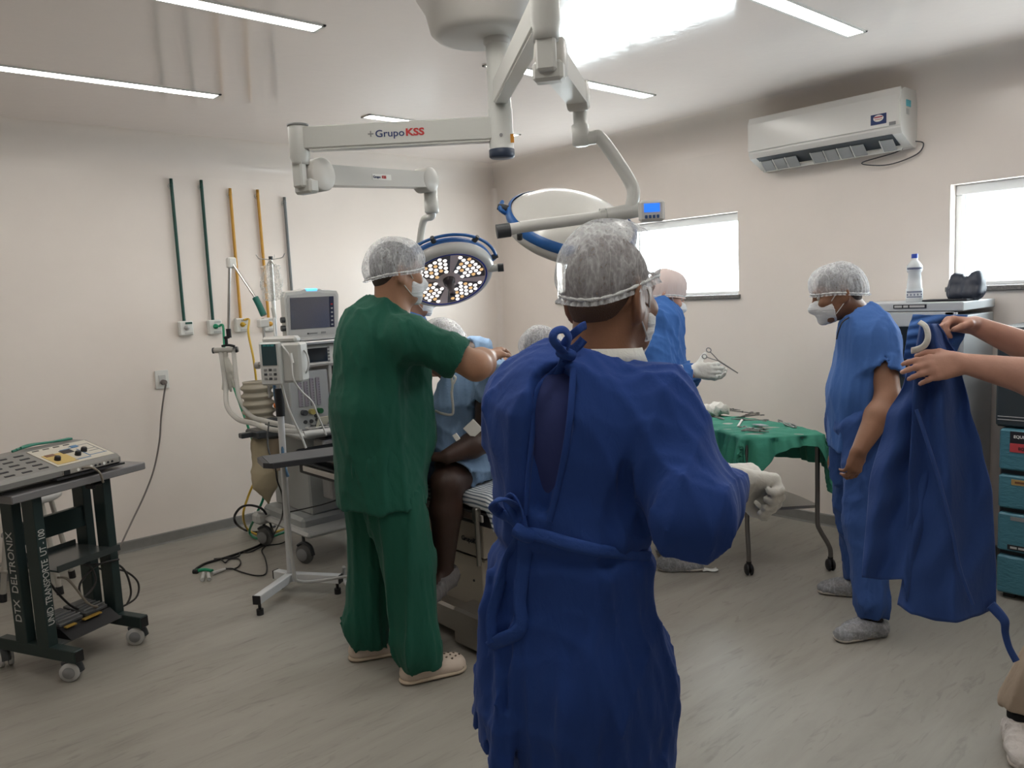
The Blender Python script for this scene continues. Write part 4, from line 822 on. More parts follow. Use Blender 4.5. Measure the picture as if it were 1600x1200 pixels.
def gloves_and_hoses():
    # articulated breathing arm clamped beside the pole
    base = D(411, 505, 4.72); el = D(361, 408, 4.80); g0 = D(412, 490, 4.72); g1 = D(399, 465, 4.73); tip = D(357, 515, 4.86)
    t = thing('support_arm', 'jointed steel support arm with a green clamp, bent over beside the drip bag', 'support arm', base-UP*.3)
    part('post', CHROME, t, lambda b: b.cyl(base-UP*.45, base, .008, n=10)); part('clamp', WHITE, t, lambda b: b.box(base-UP*.0, (.06, .05, .05), bev=.006))
    part('handle', mat('teal plastic', (.01, .14, .11), .4), t, lambda b: b.tube([g0-UP*.01, (g0+g1)/2, g1], .020, n=6, spl=0, flat=RT))
    part('rod', CHROME, t, lambda b: b.cyl(g1, el, .008, n=10)); part('joint', WHITE, t, lambda b: b.box(el+A(0, 0, -.01), (.05, .05, .065), bev=.008)); part('rod', CHROME, t, lambda b: b.cyl(el-UP*.02-RT*.01, tip, .009, n=10))
    part('link', BLACK, t, lambda b: (b.cyl(tip+UP*.005, tip-UP*.05, .015, n=10), b.cyl(tip-UP*.045-RT*.02, tip-UP*.10-RT*.02, .010, n=10), b.cyl(tip-UP*.045, tip-UP*.05-RT*.03, .010, n=8), b.tube([tip-UP*.10-RT*.05, tip-UP*.095-RT*.01, tip-UP*.105+RT*.03], .008, n=8)))
    ty = tip-UP*.125-RT*.03
    y = thing('y_piece', 'grey breathing circuit connector held under the support arm', 'connector', ty)
    part('tube', mat('clear grey', (.42, .41, .38), .3), y, lambda b: (b.cyl(ty-RT*.075+UP*.0, ty+RT*.05, .017, n=16), b.cyl(ty+RT*.01, ty+RT*.07+FH*.03, .017, n=16), b.cyl(ty, ty-UP*.04, .014, n=12)))
    part('ring', DGREY, y, lambda b: (b.cyl(ty+RT*.06, ty+RT*.072+FH*.005, .019, n=16), b.cyl(ty-RT*.078, ty-RT*.068, .0185, n=16)))
    s = SDF(); g = ty-UP*.03
    s.cone(g, g-UP*.08, .016, .03, n=FH, q=.45); s.cone(g-UP*.08, g-UP*.14, .032, .030, n=FH, q=.4, k=.02)
    for k, (dx, ln) in enumerate(((-.028, .07), (-.009, .09), (.010, .085), (.028, .06))): s.cone(g-UP*.14+RT*dx*.8, g-UP*(.14+ln)+RT*dx*1.3, .010, .009, k=.008)
    s.cone(g-UP*.09+RT*.02, g-UP*.155+RT*.055, .012, .009, k=.012); s.post.append(wrinkle(.002, 90, 9))
    o = mesh_obj('tmp', s.mesh(.0045), mat('white latex', (.60, .59, .54), .5, alpha=.8), y); o.name = 'limp_glove'
    y['label'] = 'grey breathing connector with a limp white glove tied below it'
    # corrugated hoses
    cm = mat('clear corrugated', (.62, .61, .57), .3, alpha=.55)
    for k, pts in enumerate(([ty-RT*.03, D(352, 600, 4.86), D(355, 635, 4.8), D(372, 655, 4.7), D(398, 662, 4.5), D(420, 670, 4.4), D(440, 673, 4.36), D(470, 674, 4.34)], [ty+RT*.05, D(369, 590, 4.86), D(375, 625, 4.8), D(392, 650, 4.7), D(415, 658, 4.5), D(440, 664, 4.4), D(464, 670, 4.36)])):
        q = MB(); q.tube(pts, .015, n=12, spl=8); V = q.v[0]; n = 12; N = len(V)//n; c = V.reshape(N, n, 3).mean(1)
        # rings along the hose
        bb = MB(); L_ = 0; Cs = [c[0]]; 
        for i in range(1, N): Cs.append(c[i])
        seg = []; 
        for i in range(N-1):
            m_ = max(2, int(np.linalg.norm(c[i+1]-c[i])/.005))
            for j in range(m_): seg.append(c[i]*(1-j/m_)+c[i+1]*(j/m_))
        seg.append(c[-1]); bb.tube(seg, [.0155 if j % 2 else .0125 for j in range(len(seg))], n=10, spl=0)
        tag(bb.build('breathing_hose', cm), ['clear corrugated breathing hose, the outer of the two below the connector', 'clear corrugated breathing hose, the inner of the two below the connector'][k], 'hose', 'corrugated breathing hoses')
gloves_and_hoses()

# ------------------------------------------------------------ drip stand with pump
def dripstand():
    foot = A(1.829, 3.99, 0); t = thing('drip_stand', 'white steel drip stand with four-legged base and black grip', 'stand', foot)
    d1 = nrm(P(398, 945, z=.05)-foot-A(0, 0, .05)); ends = [P(402, 945, z=.06), P(432, 903, z=.06), P(532, 911, z=.06), P(470, 960, z=.06)]
    top = D(423, 403, 4.12); vv = (top-foot)/top[2]
    part('lower_tube', ALU, t, lambda b: b.cyl(foot+A(0, 0, .07), foot+vv*1.13, .018, n=16))
    up0 = foot+vv*1.1
    part('upper_tube', CHROME, t, lambda b: b.cyl(up0, A(top[0], top[1], top[2]), .0095, n=12)); part('grip', BLACK, t, lambda b: b.cyl(foot+vv*.98, foot+vv*1.13, .024, n=16))
    for k, e in enumerate(ends[:3]):
        v = e-foot; v[2] = 0; L = np.linalg.norm(v); v /= L
        lg = part('leg', ALU, t, lambda b: b.box(foot+v*L/2+A(0, 0, .085), (L, .042, .045), R=frame(v, UP), bev=.003))
        part('end_cap', BLACK, lg, lambda b: b.box(foot+v*(L+.003)+A(0, 0, .085), (.008, .044, .047), R=frame(v, UP), bev=.002)); part('foot', BLACK, lg, lambda b: (b.cyl(foot+v*(L-.02)+A(0, 0, .065), foot+v*(L-.02)+A(0, 0, .03), .008, n=8), b.cyl(foot+v*(L-.02)+A(0, 0, .03), foot+v*(L-.02), .018, n=12)))
    hk = [top, top+A(.0, 0, -.012)]
    part('hook', CHROME, t, lambda b: [b.tube([top-UP*.01, top+v*.03-UP*.005, top+v*.06+UP*.0, top+v*.075+UP*.02], .003, n=6) for v in (RT, -RT, FH)])
    part('cap', DGREY, t, lambda b: b.cyl(top-UP*.01, top+UP*.008, .011, n=10))
    # infusion pump
    pc = D(432, 567, 3.97); n = nrm(-FH*.9-RT*.2); R = frame(np.cross(n, UP)*-1, UP); R = np.array([nrm(np.cross(UP, n)), -n, UP]); xr = R[0]
    p = thing('infusion_pump', 'light grey infusion pump with a dark display clamped on the drip stand', 'pump', pc-UP*.11)
    h = part('housing', mat('pump shell', (.50, .50, .48), .4), p, lambda b: (b.box(pc+xr*.045+FH*.02, (.21, .09, .20), R=R, bev=.012), b.box(pc+UP*.115+xr*.03+FH*.02, (.19, .06, .035), R=R, bev=.012)))
    fp_ = part('front_panel', mat('pump front', (.56, .57, .56), .35), p, lambda b: b.box(pc-xr*.005+n*.04, (.115, .03, .215), R=R, bev=.008))
    part('display', mat('pump display', (.02, .05, .06), .25), fp_, lambda b: b.box(pc-xr*.005+n*.0565+UP*.045, (.078, .003, .105), R=R)); part('display_text', mat('teal print', (.03, .22, .22), .5), fp_, lambda b: [b.box(pc-xr*(.026-.021*i)+n*.059+UP*.092, (.017, .002, .010), R=R) for i in range(3)])
    for i in range(3):
        for j in range(3): part('key', DGREY if (i+j) % 2 else GREY, fp_, lambda b: b.box(pc+xr*(-.032+.026*i)+n*.057-UP*(.03+.022*j), (.016, .004, .012), R=R, bev=.001))
    part('clamp_knob', mat('knob beige', (.35, .34, .31), .4), p, lambda b: (b.cyl(pc-xr*.06+UP*.0-UP*.01, pc-xr*.10-UP*.01, .006, n=8), b.cyl(pc-xr*.095-UP*.01, pc-xr*.115-UP*.01, .018, n=14)))
    part('side_wheel', LGREY, p, lambda b: b.tube([pc+xr*.14+FH*.02+UP*(.06*math.cos(a)-.0)+xr*.03*math.sin(a) for a in np.linspace(0, math.pi, 9)], .005, n=6, spl=2))
    # drip bag
    bc = D(425, 442, 4.02)
    s = SDF(); s.ell(bc, (.060, .022, .088), R=np.array([RT, FH, UP])).cone(bc+UP*.08-RT*.045, bc+UP*.08+RT*.045, .010, k=.02).cone(bc-UP*.07-RT*.04, bc-UP*.07+RT*.04, .012, k=.02); s.post.append(wrinkle(.006, 55, 3, (1, 1, .6)))
    dbg = thing('drip_bag', 'clear fluid bag hanging from the drip stand', 'bag', bc-UP*.1); mesh_obj('bag', s.mesh(.005), FILM, dbg)
    part('port', mat('port clear', (.6, .6, .56), .3), dbg, lambda b: (b.cyl(bc-UP*.09-RT*.005, bc-UP*.125-RT*.005, .006, n=8), b.cyl(bc-UP*.125-RT*.005, bc-UP*.18-RT*.0, .011, n=10)))
    part('hanger', mat('port clear', (.6, .6, .56), .3), dbg, lambda b: b.tube([bc+UP*.085-RT*.02, bc+UP*.115, bc+UP*.085+RT*.02], .004, n=6))
    wm = mat('clear tubing', (.60, .60, .57), .3)
    b = MB(); b.tube([bc-UP*.18, D(428, 500, 4.0), D(430, 525, 3.98), D(436, 535, 3.95), D(445, 545, 3.9), D(455, 562, 3.9), D(458, 590, 3.9), D(470, 610, 3.95), D(488, 628, 4.0), D(497, 650, 4.05), D(505, 668, 4.1), D(510, 680, 4.12)], .0042, n=6); b.cyl(D(454, 552, 3.9), D(457, 567, 3.9), .008, n=8)
    tag(b.build('drip_line', mat('white tubing', (.68, .68, .66), .4)), 'white drip line looping from the bag past the pump to the machine', 'tube')
    b = MB(); b.tube([D(440, 600, 4.0), D(448, 630, 4.02), D(458, 655, 4.05), D(470, 680, 4.08), D(478, 700, 4.1)], .006, n=6); tag(b.build('suction_tube', wm), 'pale tube slanting down beside the black grip', 'tube')
    b = MB(); b.tube([D(428, 596, 4.2), D(430, 620, 4.22), D(436, 650, 4.25), D(440, 680, 4.25), D(443, 720, 4.22), D(450, 745, 4.2)], .008, n=6); tag(b.build('cuff_hose', mat('blue tubing', (.06, .14, .24), .5)), 'dull blue cuff hose hanging beside the drip stand', 'hose')
dripstand()
# instrument trolley with the dark tray
def mayo():
    t = thing('tray_table', 'dark flat tray on a thin bent tube stand, left of the man in green', 'tray table', A(1.80, 3.70, 0))
    a = D(413, 722, 3.86); b_ = D(528, 692, 4.02); a[2] = b_[2] = .80; v = nrm(b_-a); n = np.cross(UP, v); L = .50; w_ = .30; c = a+v*L/2+n*w_/2
    c = a+v*(L/2)+n*.115; w_ = .24
    part('tray', mat('tray charcoal', (.045, .045, .05), .35), t, lambda b: b.prism([c+v*x+n*y-UP*.028 for x, y in ((-L/2+.04, -w_/2), (L/2, -w_/2), (L/2, w_/2), (-L/2+.02, w_/2), (-L/2, w_/2-.02), (-L/2, -w_/2+.05))], UP*.026))
    part('tray_mat', mat('tray grey', (.10, .10, .105), .55), t, lambda b: b.box(c-UP*.001+v*.01, (L-.03, w_-.01, .003), R=frame(v, UP)))
    cm = mat('thin white tube', (.48, .48, .47), .35)
    part('stand_tube', cm, t, lambda b: b.tube([c+v*-.14-UP*.03, c+v*-.14-UP*.35, c+v*-.13-UP*.60, c+v*-.11-UP*.66, c+v*0-UP*.68, c+v*.18-UP*.69, c+v*.18-UP*.72], .0085, n=8, spl=3))
    part('base_bar', cm, t, lambda b: (b.tube([c+v*.18-UP*.70+n*.2, c+v*.18-UP*.78+n*.22, c+v*.18-UP*.785, c+v*.18-UP*.78-n*.2], .010, n=8), b.cyl(c+v*.18-UP*.69, c+v*.18-UP*.78, .010)))
mayo()
# cables on the floor
def floor_cables():
    Z = .008; f = lambda x, y, z=Z: P(x, y, z=z)
    blk = mat('black cable', (.008, .008, .009), .45)
    C = [('thick black cable running along the floor to the white connectors', .008, [f(420, 842), f(405, 852), f(380, 862), f(350, 872), f(322, 880), f(308, 888), f(303, 893)]),
         ('black cable looped in a ring against the skirting', .008, [f(428, 834), D(414, 800, 5.1), D(396, 790, 5.1), D(378, 792, 5.12), D(367, 805, 5.12), D(369, 818, 5.1), f(385, 829), f(405, 831), f(430, 822)]),
         ('thin black cable winding from the connectors round to the stand', .0045, [f(350, 890), f(362, 888), f(378, 894), f(398, 899), f(413, 898), f(417, 888), f(414, 872), f(409, 860), f(418, 850), f(425, 838), f(425, 826)]),
         ('thin black cable with a kinked loop, nearest the connectors', .0045, [f(350, 888), f(368, 888), f(376, 880), f(372, 873), f(358, 874), f(352, 879), f(345, 874), f(336, 873), f(370, 870), f(376, 863), f(392, 862), f(412, 853), f(436, 850), f(446, 846)]),
         ('thin black cable rising along the machine by the pole', .0045, [f(426, 838), D(440, 810, 4.4), D(442, 785, 4.35), D(440, 770, 4.3), D(433, 750, 4.25), D(430, 730, 4.2), D(422, 712, 4.1), D(418, 690, 4.15), D(420, 660, 4.25)]),
         ('thin black cable lying across the machine footboard', .004, [D(452, 800, 4.5), D(480, 794, 4.45), D(505, 788, 4.4), D(530, 780, 4.35)])]
    for lab, r, pts in C:
        b = MB(); b.tube(pts, r, n=6); tag(b.build('floor_cable', blk), lab, 'cable')
    plug = thing('cable_connector', 'cluster of white and grey plugs with green tape on the floor', 'connector', f(318, 900, 0))
    part('tape', GREENH, plug, lambda b: b.tube([f(306, 892, .014), f(320, 890, .016), f(332, 892, .014)], .010, n=8))
    part('plug', LGREY, plug, lambda b: (b.cyl(f(332, 896, .013), f(352, 889, .013), .012, .008, n=10), b.cyl(f(318, 896, .012), f(316, 906, .012), .011, n=10), b.cyl(f(325, 896, .012), f(327, 905, .012), .010, n=10)))
    part('plug', BLACK, plug, lambda b: b.cyl(f(302, 893, .012), f(309, 893, .012), .013, n=10))
floor_cables()

# ------------------------------------------------------------ operating table
def optable():
    xa, xb = 2.02, 2.54; ya, yb = 2.46, 4.25; zt = .74
    t = thing('operating_table', 'stainless operating table under a striped sheet, with black mattress', 'operating table', ((xa+xb)/2, 3.2, 0))
    BEI = mat('table column steel', (.37, .335, .28), .38, .45)
    cx0, cx1 = 2.11, 2.45; cy0 = 2.63
    co = part('column', BEI, t, lambda b: (b.box(((cx0+cx1)/2, cy0+.22, .497), (cx1-cx0, .44, .165), bev=.004), b.box(((cx0+cx1)/2, cy0+.24, .26), (cx1-cx0-.05, .38, .32), bev=.004)))
    part('column_edge', mat('table trim', (.30, .27, .22), .35, .6), co, lambda b: b.box(((cx0+cx1)/2, cy0+.22, .405), (cx1-cx0+.006, .446, .008)))
    text('lettering', 'GrupoKSS', .031, (cx0-.003, cy0+.155, .475), (0, -1, 0), (0, 0, 1), INK, co, bold=.0008, sx=1.0)
    part('warning_label', mat('label orange', (.6, .28, .04), .5), co, lambda b: b.box((cx0+.12, cy0-.002, .50), (.07, .002, .035))); part('warning_label', PAPER, co, lambda b: b.box((cx0+.11, cy0-.002, .55), (.045, .002, .03))); part('warning_label', PAPER, co, lambda b: b.box((cx0+.09, cy0-.002, .45), (.06, .002, .04)))
    part('screw', INK, co, lambda b: [b.cyl((cx0-.001, cy0+y, z), (cx0-.004, cy0+y, z), .006, n=8) for y, z in ((.36, .575), (.30, .45), (.08, .30))])
    part('base', STEELD, t, lambda b: (b.box(((cx0+cx1)/2, 3.18, .10), (.44, 1.15, .12), bev=.012), b.box(((cx0+cx1)/2, 2.66, .105), (.52, .22, .17), bev=.012)))
    part('base_pad', BLACK, t, lambda b: [b.box(((cx0+cx1)/2+s*.2, y, .02), (.05, .08, .04)) for s in (-1, 1) for y in (2.62, 3.6)])
    part('table_frame', mat('table frame black', (.015, .015, .017), .5), t, lambda b: b.box(((xa+xb)/2, (ya+yb)/2, .625), (xb-xa-.04, yb-ya-.06, .06), bev=.006))
    part('mattress', mat('black vinyl', (.012, .013, .015), .35), t, lambda b: b.box(((xa+xb)/2, (ya+yb)/2, .69), (xb-xa, yb-ya, .085), bev=.02, smooth=True))
    part('side_rail', CHROME, t, lambda b: (b.box((xa-.012, 3.3, .645), (.01, 1.6, .03), bev=.002)))
    part('rail_post', mat('dull steel', (.22, .21, .19), .35, .9), t, lambda b: (b.box((xa-.02, 2.53, .66), (.03, .03, .06), bev=.004), b.cyl((xa-.02, 2.53, .67), (xa-.02, 2.53, .44), .011, n=12)))
    sh = MB(); nu, nv = 60, 40; rs = np.random.RandomState(4)
    def fn(u, v):
        # cross-profile over the mattress and down both long sides
        s = (u-.5)*2; y = ya-.02+v*(.95); w_ = (xb-xa)/2+.008; tot = w_+.055; d = abs(s)*tot; sg = 1 if s > 0 else -1
        if d < w_-.03: x = d; z = zt+.004
        elif d < w_+.02: a = (d-(w_-.03))/.05*math.pi/2; x = w_-.03+.03*math.sin(a); z = zt+.004-.03*(1-math.cos(a))
        else: x = w_+.004*math.sin(y*40); z = zt-.026-(d-w_-.02)*(1.0+.25*math.sin(y*9))
        z += .002*math.sin(x*60+y*13)+.0015*math.sin(y*70)
        if v < .04: z -= (.04-v)*2.0
        return ((xa+xb)/2+sg*x, y, z)
    sh.grid(fn, nu, nv); o = sh.build('striped_sheet', STRIPE); solidify(o, .003); tag(o, 'white sheet with grey stripes spread over the operating table', 'sheet')
optable()

# ------------------------------------------------------------ half-moon instrument table
def insttable():
    # crescent table; its near end (straight, radial) faces the viewpoint
    A2 = A(3.975, 2.02, 0); u = nrm(A(.34, -.28, 0)); nb = A(-u[1], u[0], 0); Ro, Wd = 1.10, .43; Ri = Ro-Wd; O = A2-u*Ro; SW = math.radians(88); zt = .75; e = -u
    t = thing('instrument_table', 'crescent stainless instrument table on bent legs with casters', 'table', A2-u*.2)
    rp = lambda rad, th, z: O+rad*(math.cos(th)*u+math.sin(th)*nb)+UP*z
    def ring(z, r0, r1, a0, a1, n=26): return [rp(r1, a, z) for a in np.linspace(a0, a1, n)]+[rp(r0, a, z) for a in np.linspace(a1, a0, n)]
    def slab(b, z, h, r0, r1, a0, a1, n=26):
        V = []; 
        for a in np.linspace(a0, a1, n): V += [rp(r0, a, z), rp(r1, a, z), rp(r1, a, z+h), rp(r0, a, z+h)]
        F = [(i*4+k, i*4+4+k, i*4+4+(k+1) % 4, i*4+(k+1) % 4) for i in range(n-1) for k in range(4)]+[(0, 1, 2, 3), (n*4-1, n*4-2, n*4-3, n*4-4)]; b.add(V, F, False)
    part('tabletop', STEELD, t, lambda b: slab(b, zt-.014, .014, Ri, Ro, 0, SW)); part('shelf', mat('shelf satin', (.32, .31, .29), .35, .8), t, lambda b: slab(b, .345, .016, Ri+.02, Ro-.02, .02, SW-.02))
    lm = mat('dark steel leg', (.20, .19, .18), .35, .9)
    legs = [(rp(Ro-.02, .02, 0), nrm(u*.9-nb*.5)), (rp(Ri+.02, .02, 0), nrm(-nb)), (rp(Ro-.03, SW-.04, 0), nrm(nb*.8)), (rp(Ri+.03, SW-.04, 0), nrm(-u+nb*.2))]
    for k, (p, o) in enumerate(legs):
        out = .065 if k != 1 else .02
        f = p+o*out
        lg = part('leg', lm, t, lambda b: b.tube([p+UP*(zt-.014), p+UP*.45, p+UP*.27, p+o*out*.2+UP*.22, p+o*out*.8+UP*.15, f+UP*.11, f+UP*.06], .0125, n=12, spl=4))
        cc = f+A(0, 0, .033)
        part('caster', BLACK, lg, lambda b: (b.lathe(cc-RT*.022+FH*.0, [(0, 0), (.02, 0), (.028, .004), (.033, .010), (.033, .014), (.02, .017)], 20, axis=RT), b.lathe(cc+RT*.022, [(0, 0), (.02, 0), (.028, -.004), (.033, -.010), (.033, -.014), (.02, -.017)], 20, axis=RT), b.cyl(cc, cc+UP*.045, .014, n=10)))
    Ls = SW*(Ri+Wd/2)
    def fn(uu, v):
        s_ = -.27+uu*(Ls+.27+.2); w = -.20+v*(Wd+.42)
        sc = min(max(s_, 0), Ls); wc = min(max(w, 0), Wd); ds = s_-sc; dw = w-wc; out = math.hypot(ds, dw); th = sc/(Ri+Wd/2)
        p = rp(Ri+wc, th, 0)
        if out <= 1e-6: return p+UP*(zt+.004+.004*math.sin(s_*23+2*math.sin(w*17))+.003*math.sin(w*31+s_*9)+.003*math.sin(s_*60+w*25))
        rad = math.cos(th)*u+math.sin(th)*nb; tan = -math.sin(th)*u+math.cos(th)*nb
        per = sc*1.0+wc*1.0+.5*math.atan2(abs(ds)+1e-6, abs(dw)+1e-6); fold = .018*math.sin(per*38+.8*math.sin(per*13))+.010*math.sin(per*83+1); amp = min(1, out/.08)
        dr = (rad*dw+tan*ds)/out; dz = out*(.92+.06*math.sin(per*9))
        if ds < 0 and dw == 0:
            q = wc/Wd; dz *= .22+.75*(1-min(1, q/.55))**1.4+.55*max(0, (q-.86)/.14)**2
            fold += .012*math.sin(per*60)*(1-q)
        elif dw < 0 and ds == 0: dz *= .95
        return p+dr*(.010+.14*out+fold*amp)+UP*(zt+.002-dz)
    b = MB(); b.grid(fn, 150, 90)
    GD = mat('green surgical drape', (.05, .27, .185), .85, bump=.3, bscale=35, var=.1, vscale=9)
    o = b.build('surgical_drape', GD); solidify(o, .004); o.modifiers['thickness'].offset = 0; tag(o, 'green cloth drape hanging over the crescent instrument table', 'drape')
    # instruments
    IM = mat('instrument steel', (.19, .18, .17), .35, .9)
    zz = zt+.012
    def tp(px, py): return P(px, py, z=zz)
    def forceps(p, dirv, L, lab, op=.10):
        d = nrm(dirv*[1, 1, 0]); s = np.cross(UP, d); b = MB(); p = np.array(p)
        for sg in (-1, 1):
            b.tube([p+s*sg*L*op*.9-d*0, p+d*L*.3+s*sg*L*op*.5, p+d*L*.62, p+d*L*.8-s*sg*.003, p+d*L-s*sg*.0015], [.0025, .003, .0042, .0033, .0018], n=6, spl=3)
            c = p+s*sg*L*(op+.03)-d*L*.06; b.tube([c+d*L*.085*math.cos(a)+s*L*.065*math.sin(a) for a in np.linspace(0, 2*math.pi, 13)], .0025, n=6, spl=0)
        b.cyl(p+d*L*.62-UP*.005, p+d*L*.62+UP*.006, .006, n=10)
        return tag(b.build('forceps', IM), lab, 'forceps', 'surgical instruments laid on the green drape')
    def tweez(p, dirv, L, lab):
        d = nrm(dirv*[1, 1, 0]); s = np.cross(UP, d); b = MB()
        for sg in (-1, 1): b.tube([p, p+d*L*.4+s*sg*.010, p+d*L*.7+s*sg*.008, p+d*L+s*sg*.001], [.003, .004, .003, .0015], n=6, spl=3, flat=UP, w=1.3)
        return tag(b.build('tweezers', IM), lab, 'tweezers', 'surgical instruments laid on the green drape')
    def v2(a, b_): return tp(*b_)-tp(*a)
    forceps(tp(1128, 637), v2((1128, 637), (1150, 640)), .16, 'steel forceps at the back left of the green drape, next to the gauze'); forceps(tp(1140, 641), v2((1140, 641), (1172, 645)), .17, 'steel forceps at the back edge, beside the gauze bundle, second row')
    forceps(tp(1178, 645), v2((1178, 645), (1160, 650)), .16, 'steel forceps pointing left in the middle of the back edge'); forceps(tp(1185, 648), v2((1185, 648), (1150, 652)), .17, 'steel forceps crossing under another at the back middle')
    forceps(tp(1192, 657), v2((1192, 657), (1150, 655)), .19, 'long steel forceps lying across the middle of the drape'); forceps(tp(1165, 672), v2((1165, 672), (1195, 674)), .13, 'small forceps partly under the white blade packet')
    forceps(tp(1170, 670), v2((1170, 670), (1200, 671)), .13, 'small forceps touching the blade packet from behind'); forceps(tp(1162, 667), v2((1162, 667), (1185, 671)), .12, 'small forceps with rings by the white strip')
    tweez(tp(1216, 656), v2((1216, 656), (1232, 668)), .14, 'steel tweezers at the right of the drape, left of a pair'); tweez(tp(1222, 660), v2((1222, 660), (1250, 672)), .18, 'long steel tweezers at the far right of the drape'); tweez(tp(1235, 662), v2((1235, 662), (1252, 673)), .13, 'short steel tweezers at the far right, ending beside the long pair')
    tweez(tp(1112, 650), v2((1112, 650), (1135, 656)), .15, 'steel tweezers in front of the gauze bundle')
    b = MB(); a = tp(1153, 666); c = tp(1160, 655); b.tube([a, (a+c)/2, c], .006, n=6, spl=0, flat=UP, w=.4, t=1.2); tag(b.build('white_strip', PAPER), 'small white strip lying upright-angled amid the instruments', 'strip')
    b = MB(); q = tp(1188, 665); b.box(q+UP*.004, (.085, .055, .004), R=frame(v2((1176, 662), (1198, 668)), nrm(UP+A(.1, 0, 0)))); tag(b.build('blade_packet', mat('packet lilac', (.42, .42, .48), .4)), 'flat pale blade packet on the green drape', 'packet')
    g = P(1112, 640, z=zt+.045); s = SDF(); s.ell(g, (.095, .06, .042), R=np.array([e, nb, UP])).ell(g+e*.07-UP*.008, (.06, .05, .032), R=np.array([e, nb, UP]), k=.03).ell(g-e*.06+UP*.0, (.05, .055, .035), R=np.array([e, nb, UP]), k=.03); s.post.append(wrinkle(.012, 45, 6)); s.plane((0, 0, zz-.004), (0, 0, -1))
    gt = thing('gauze_bundle', 'crumpled white gauze bundle at the left end of the green drape', 'gauze', A(g[0], g[1], zz)); mesh_obj('cloth', s.mesh(.006), GAUZE, gt)
insttable()

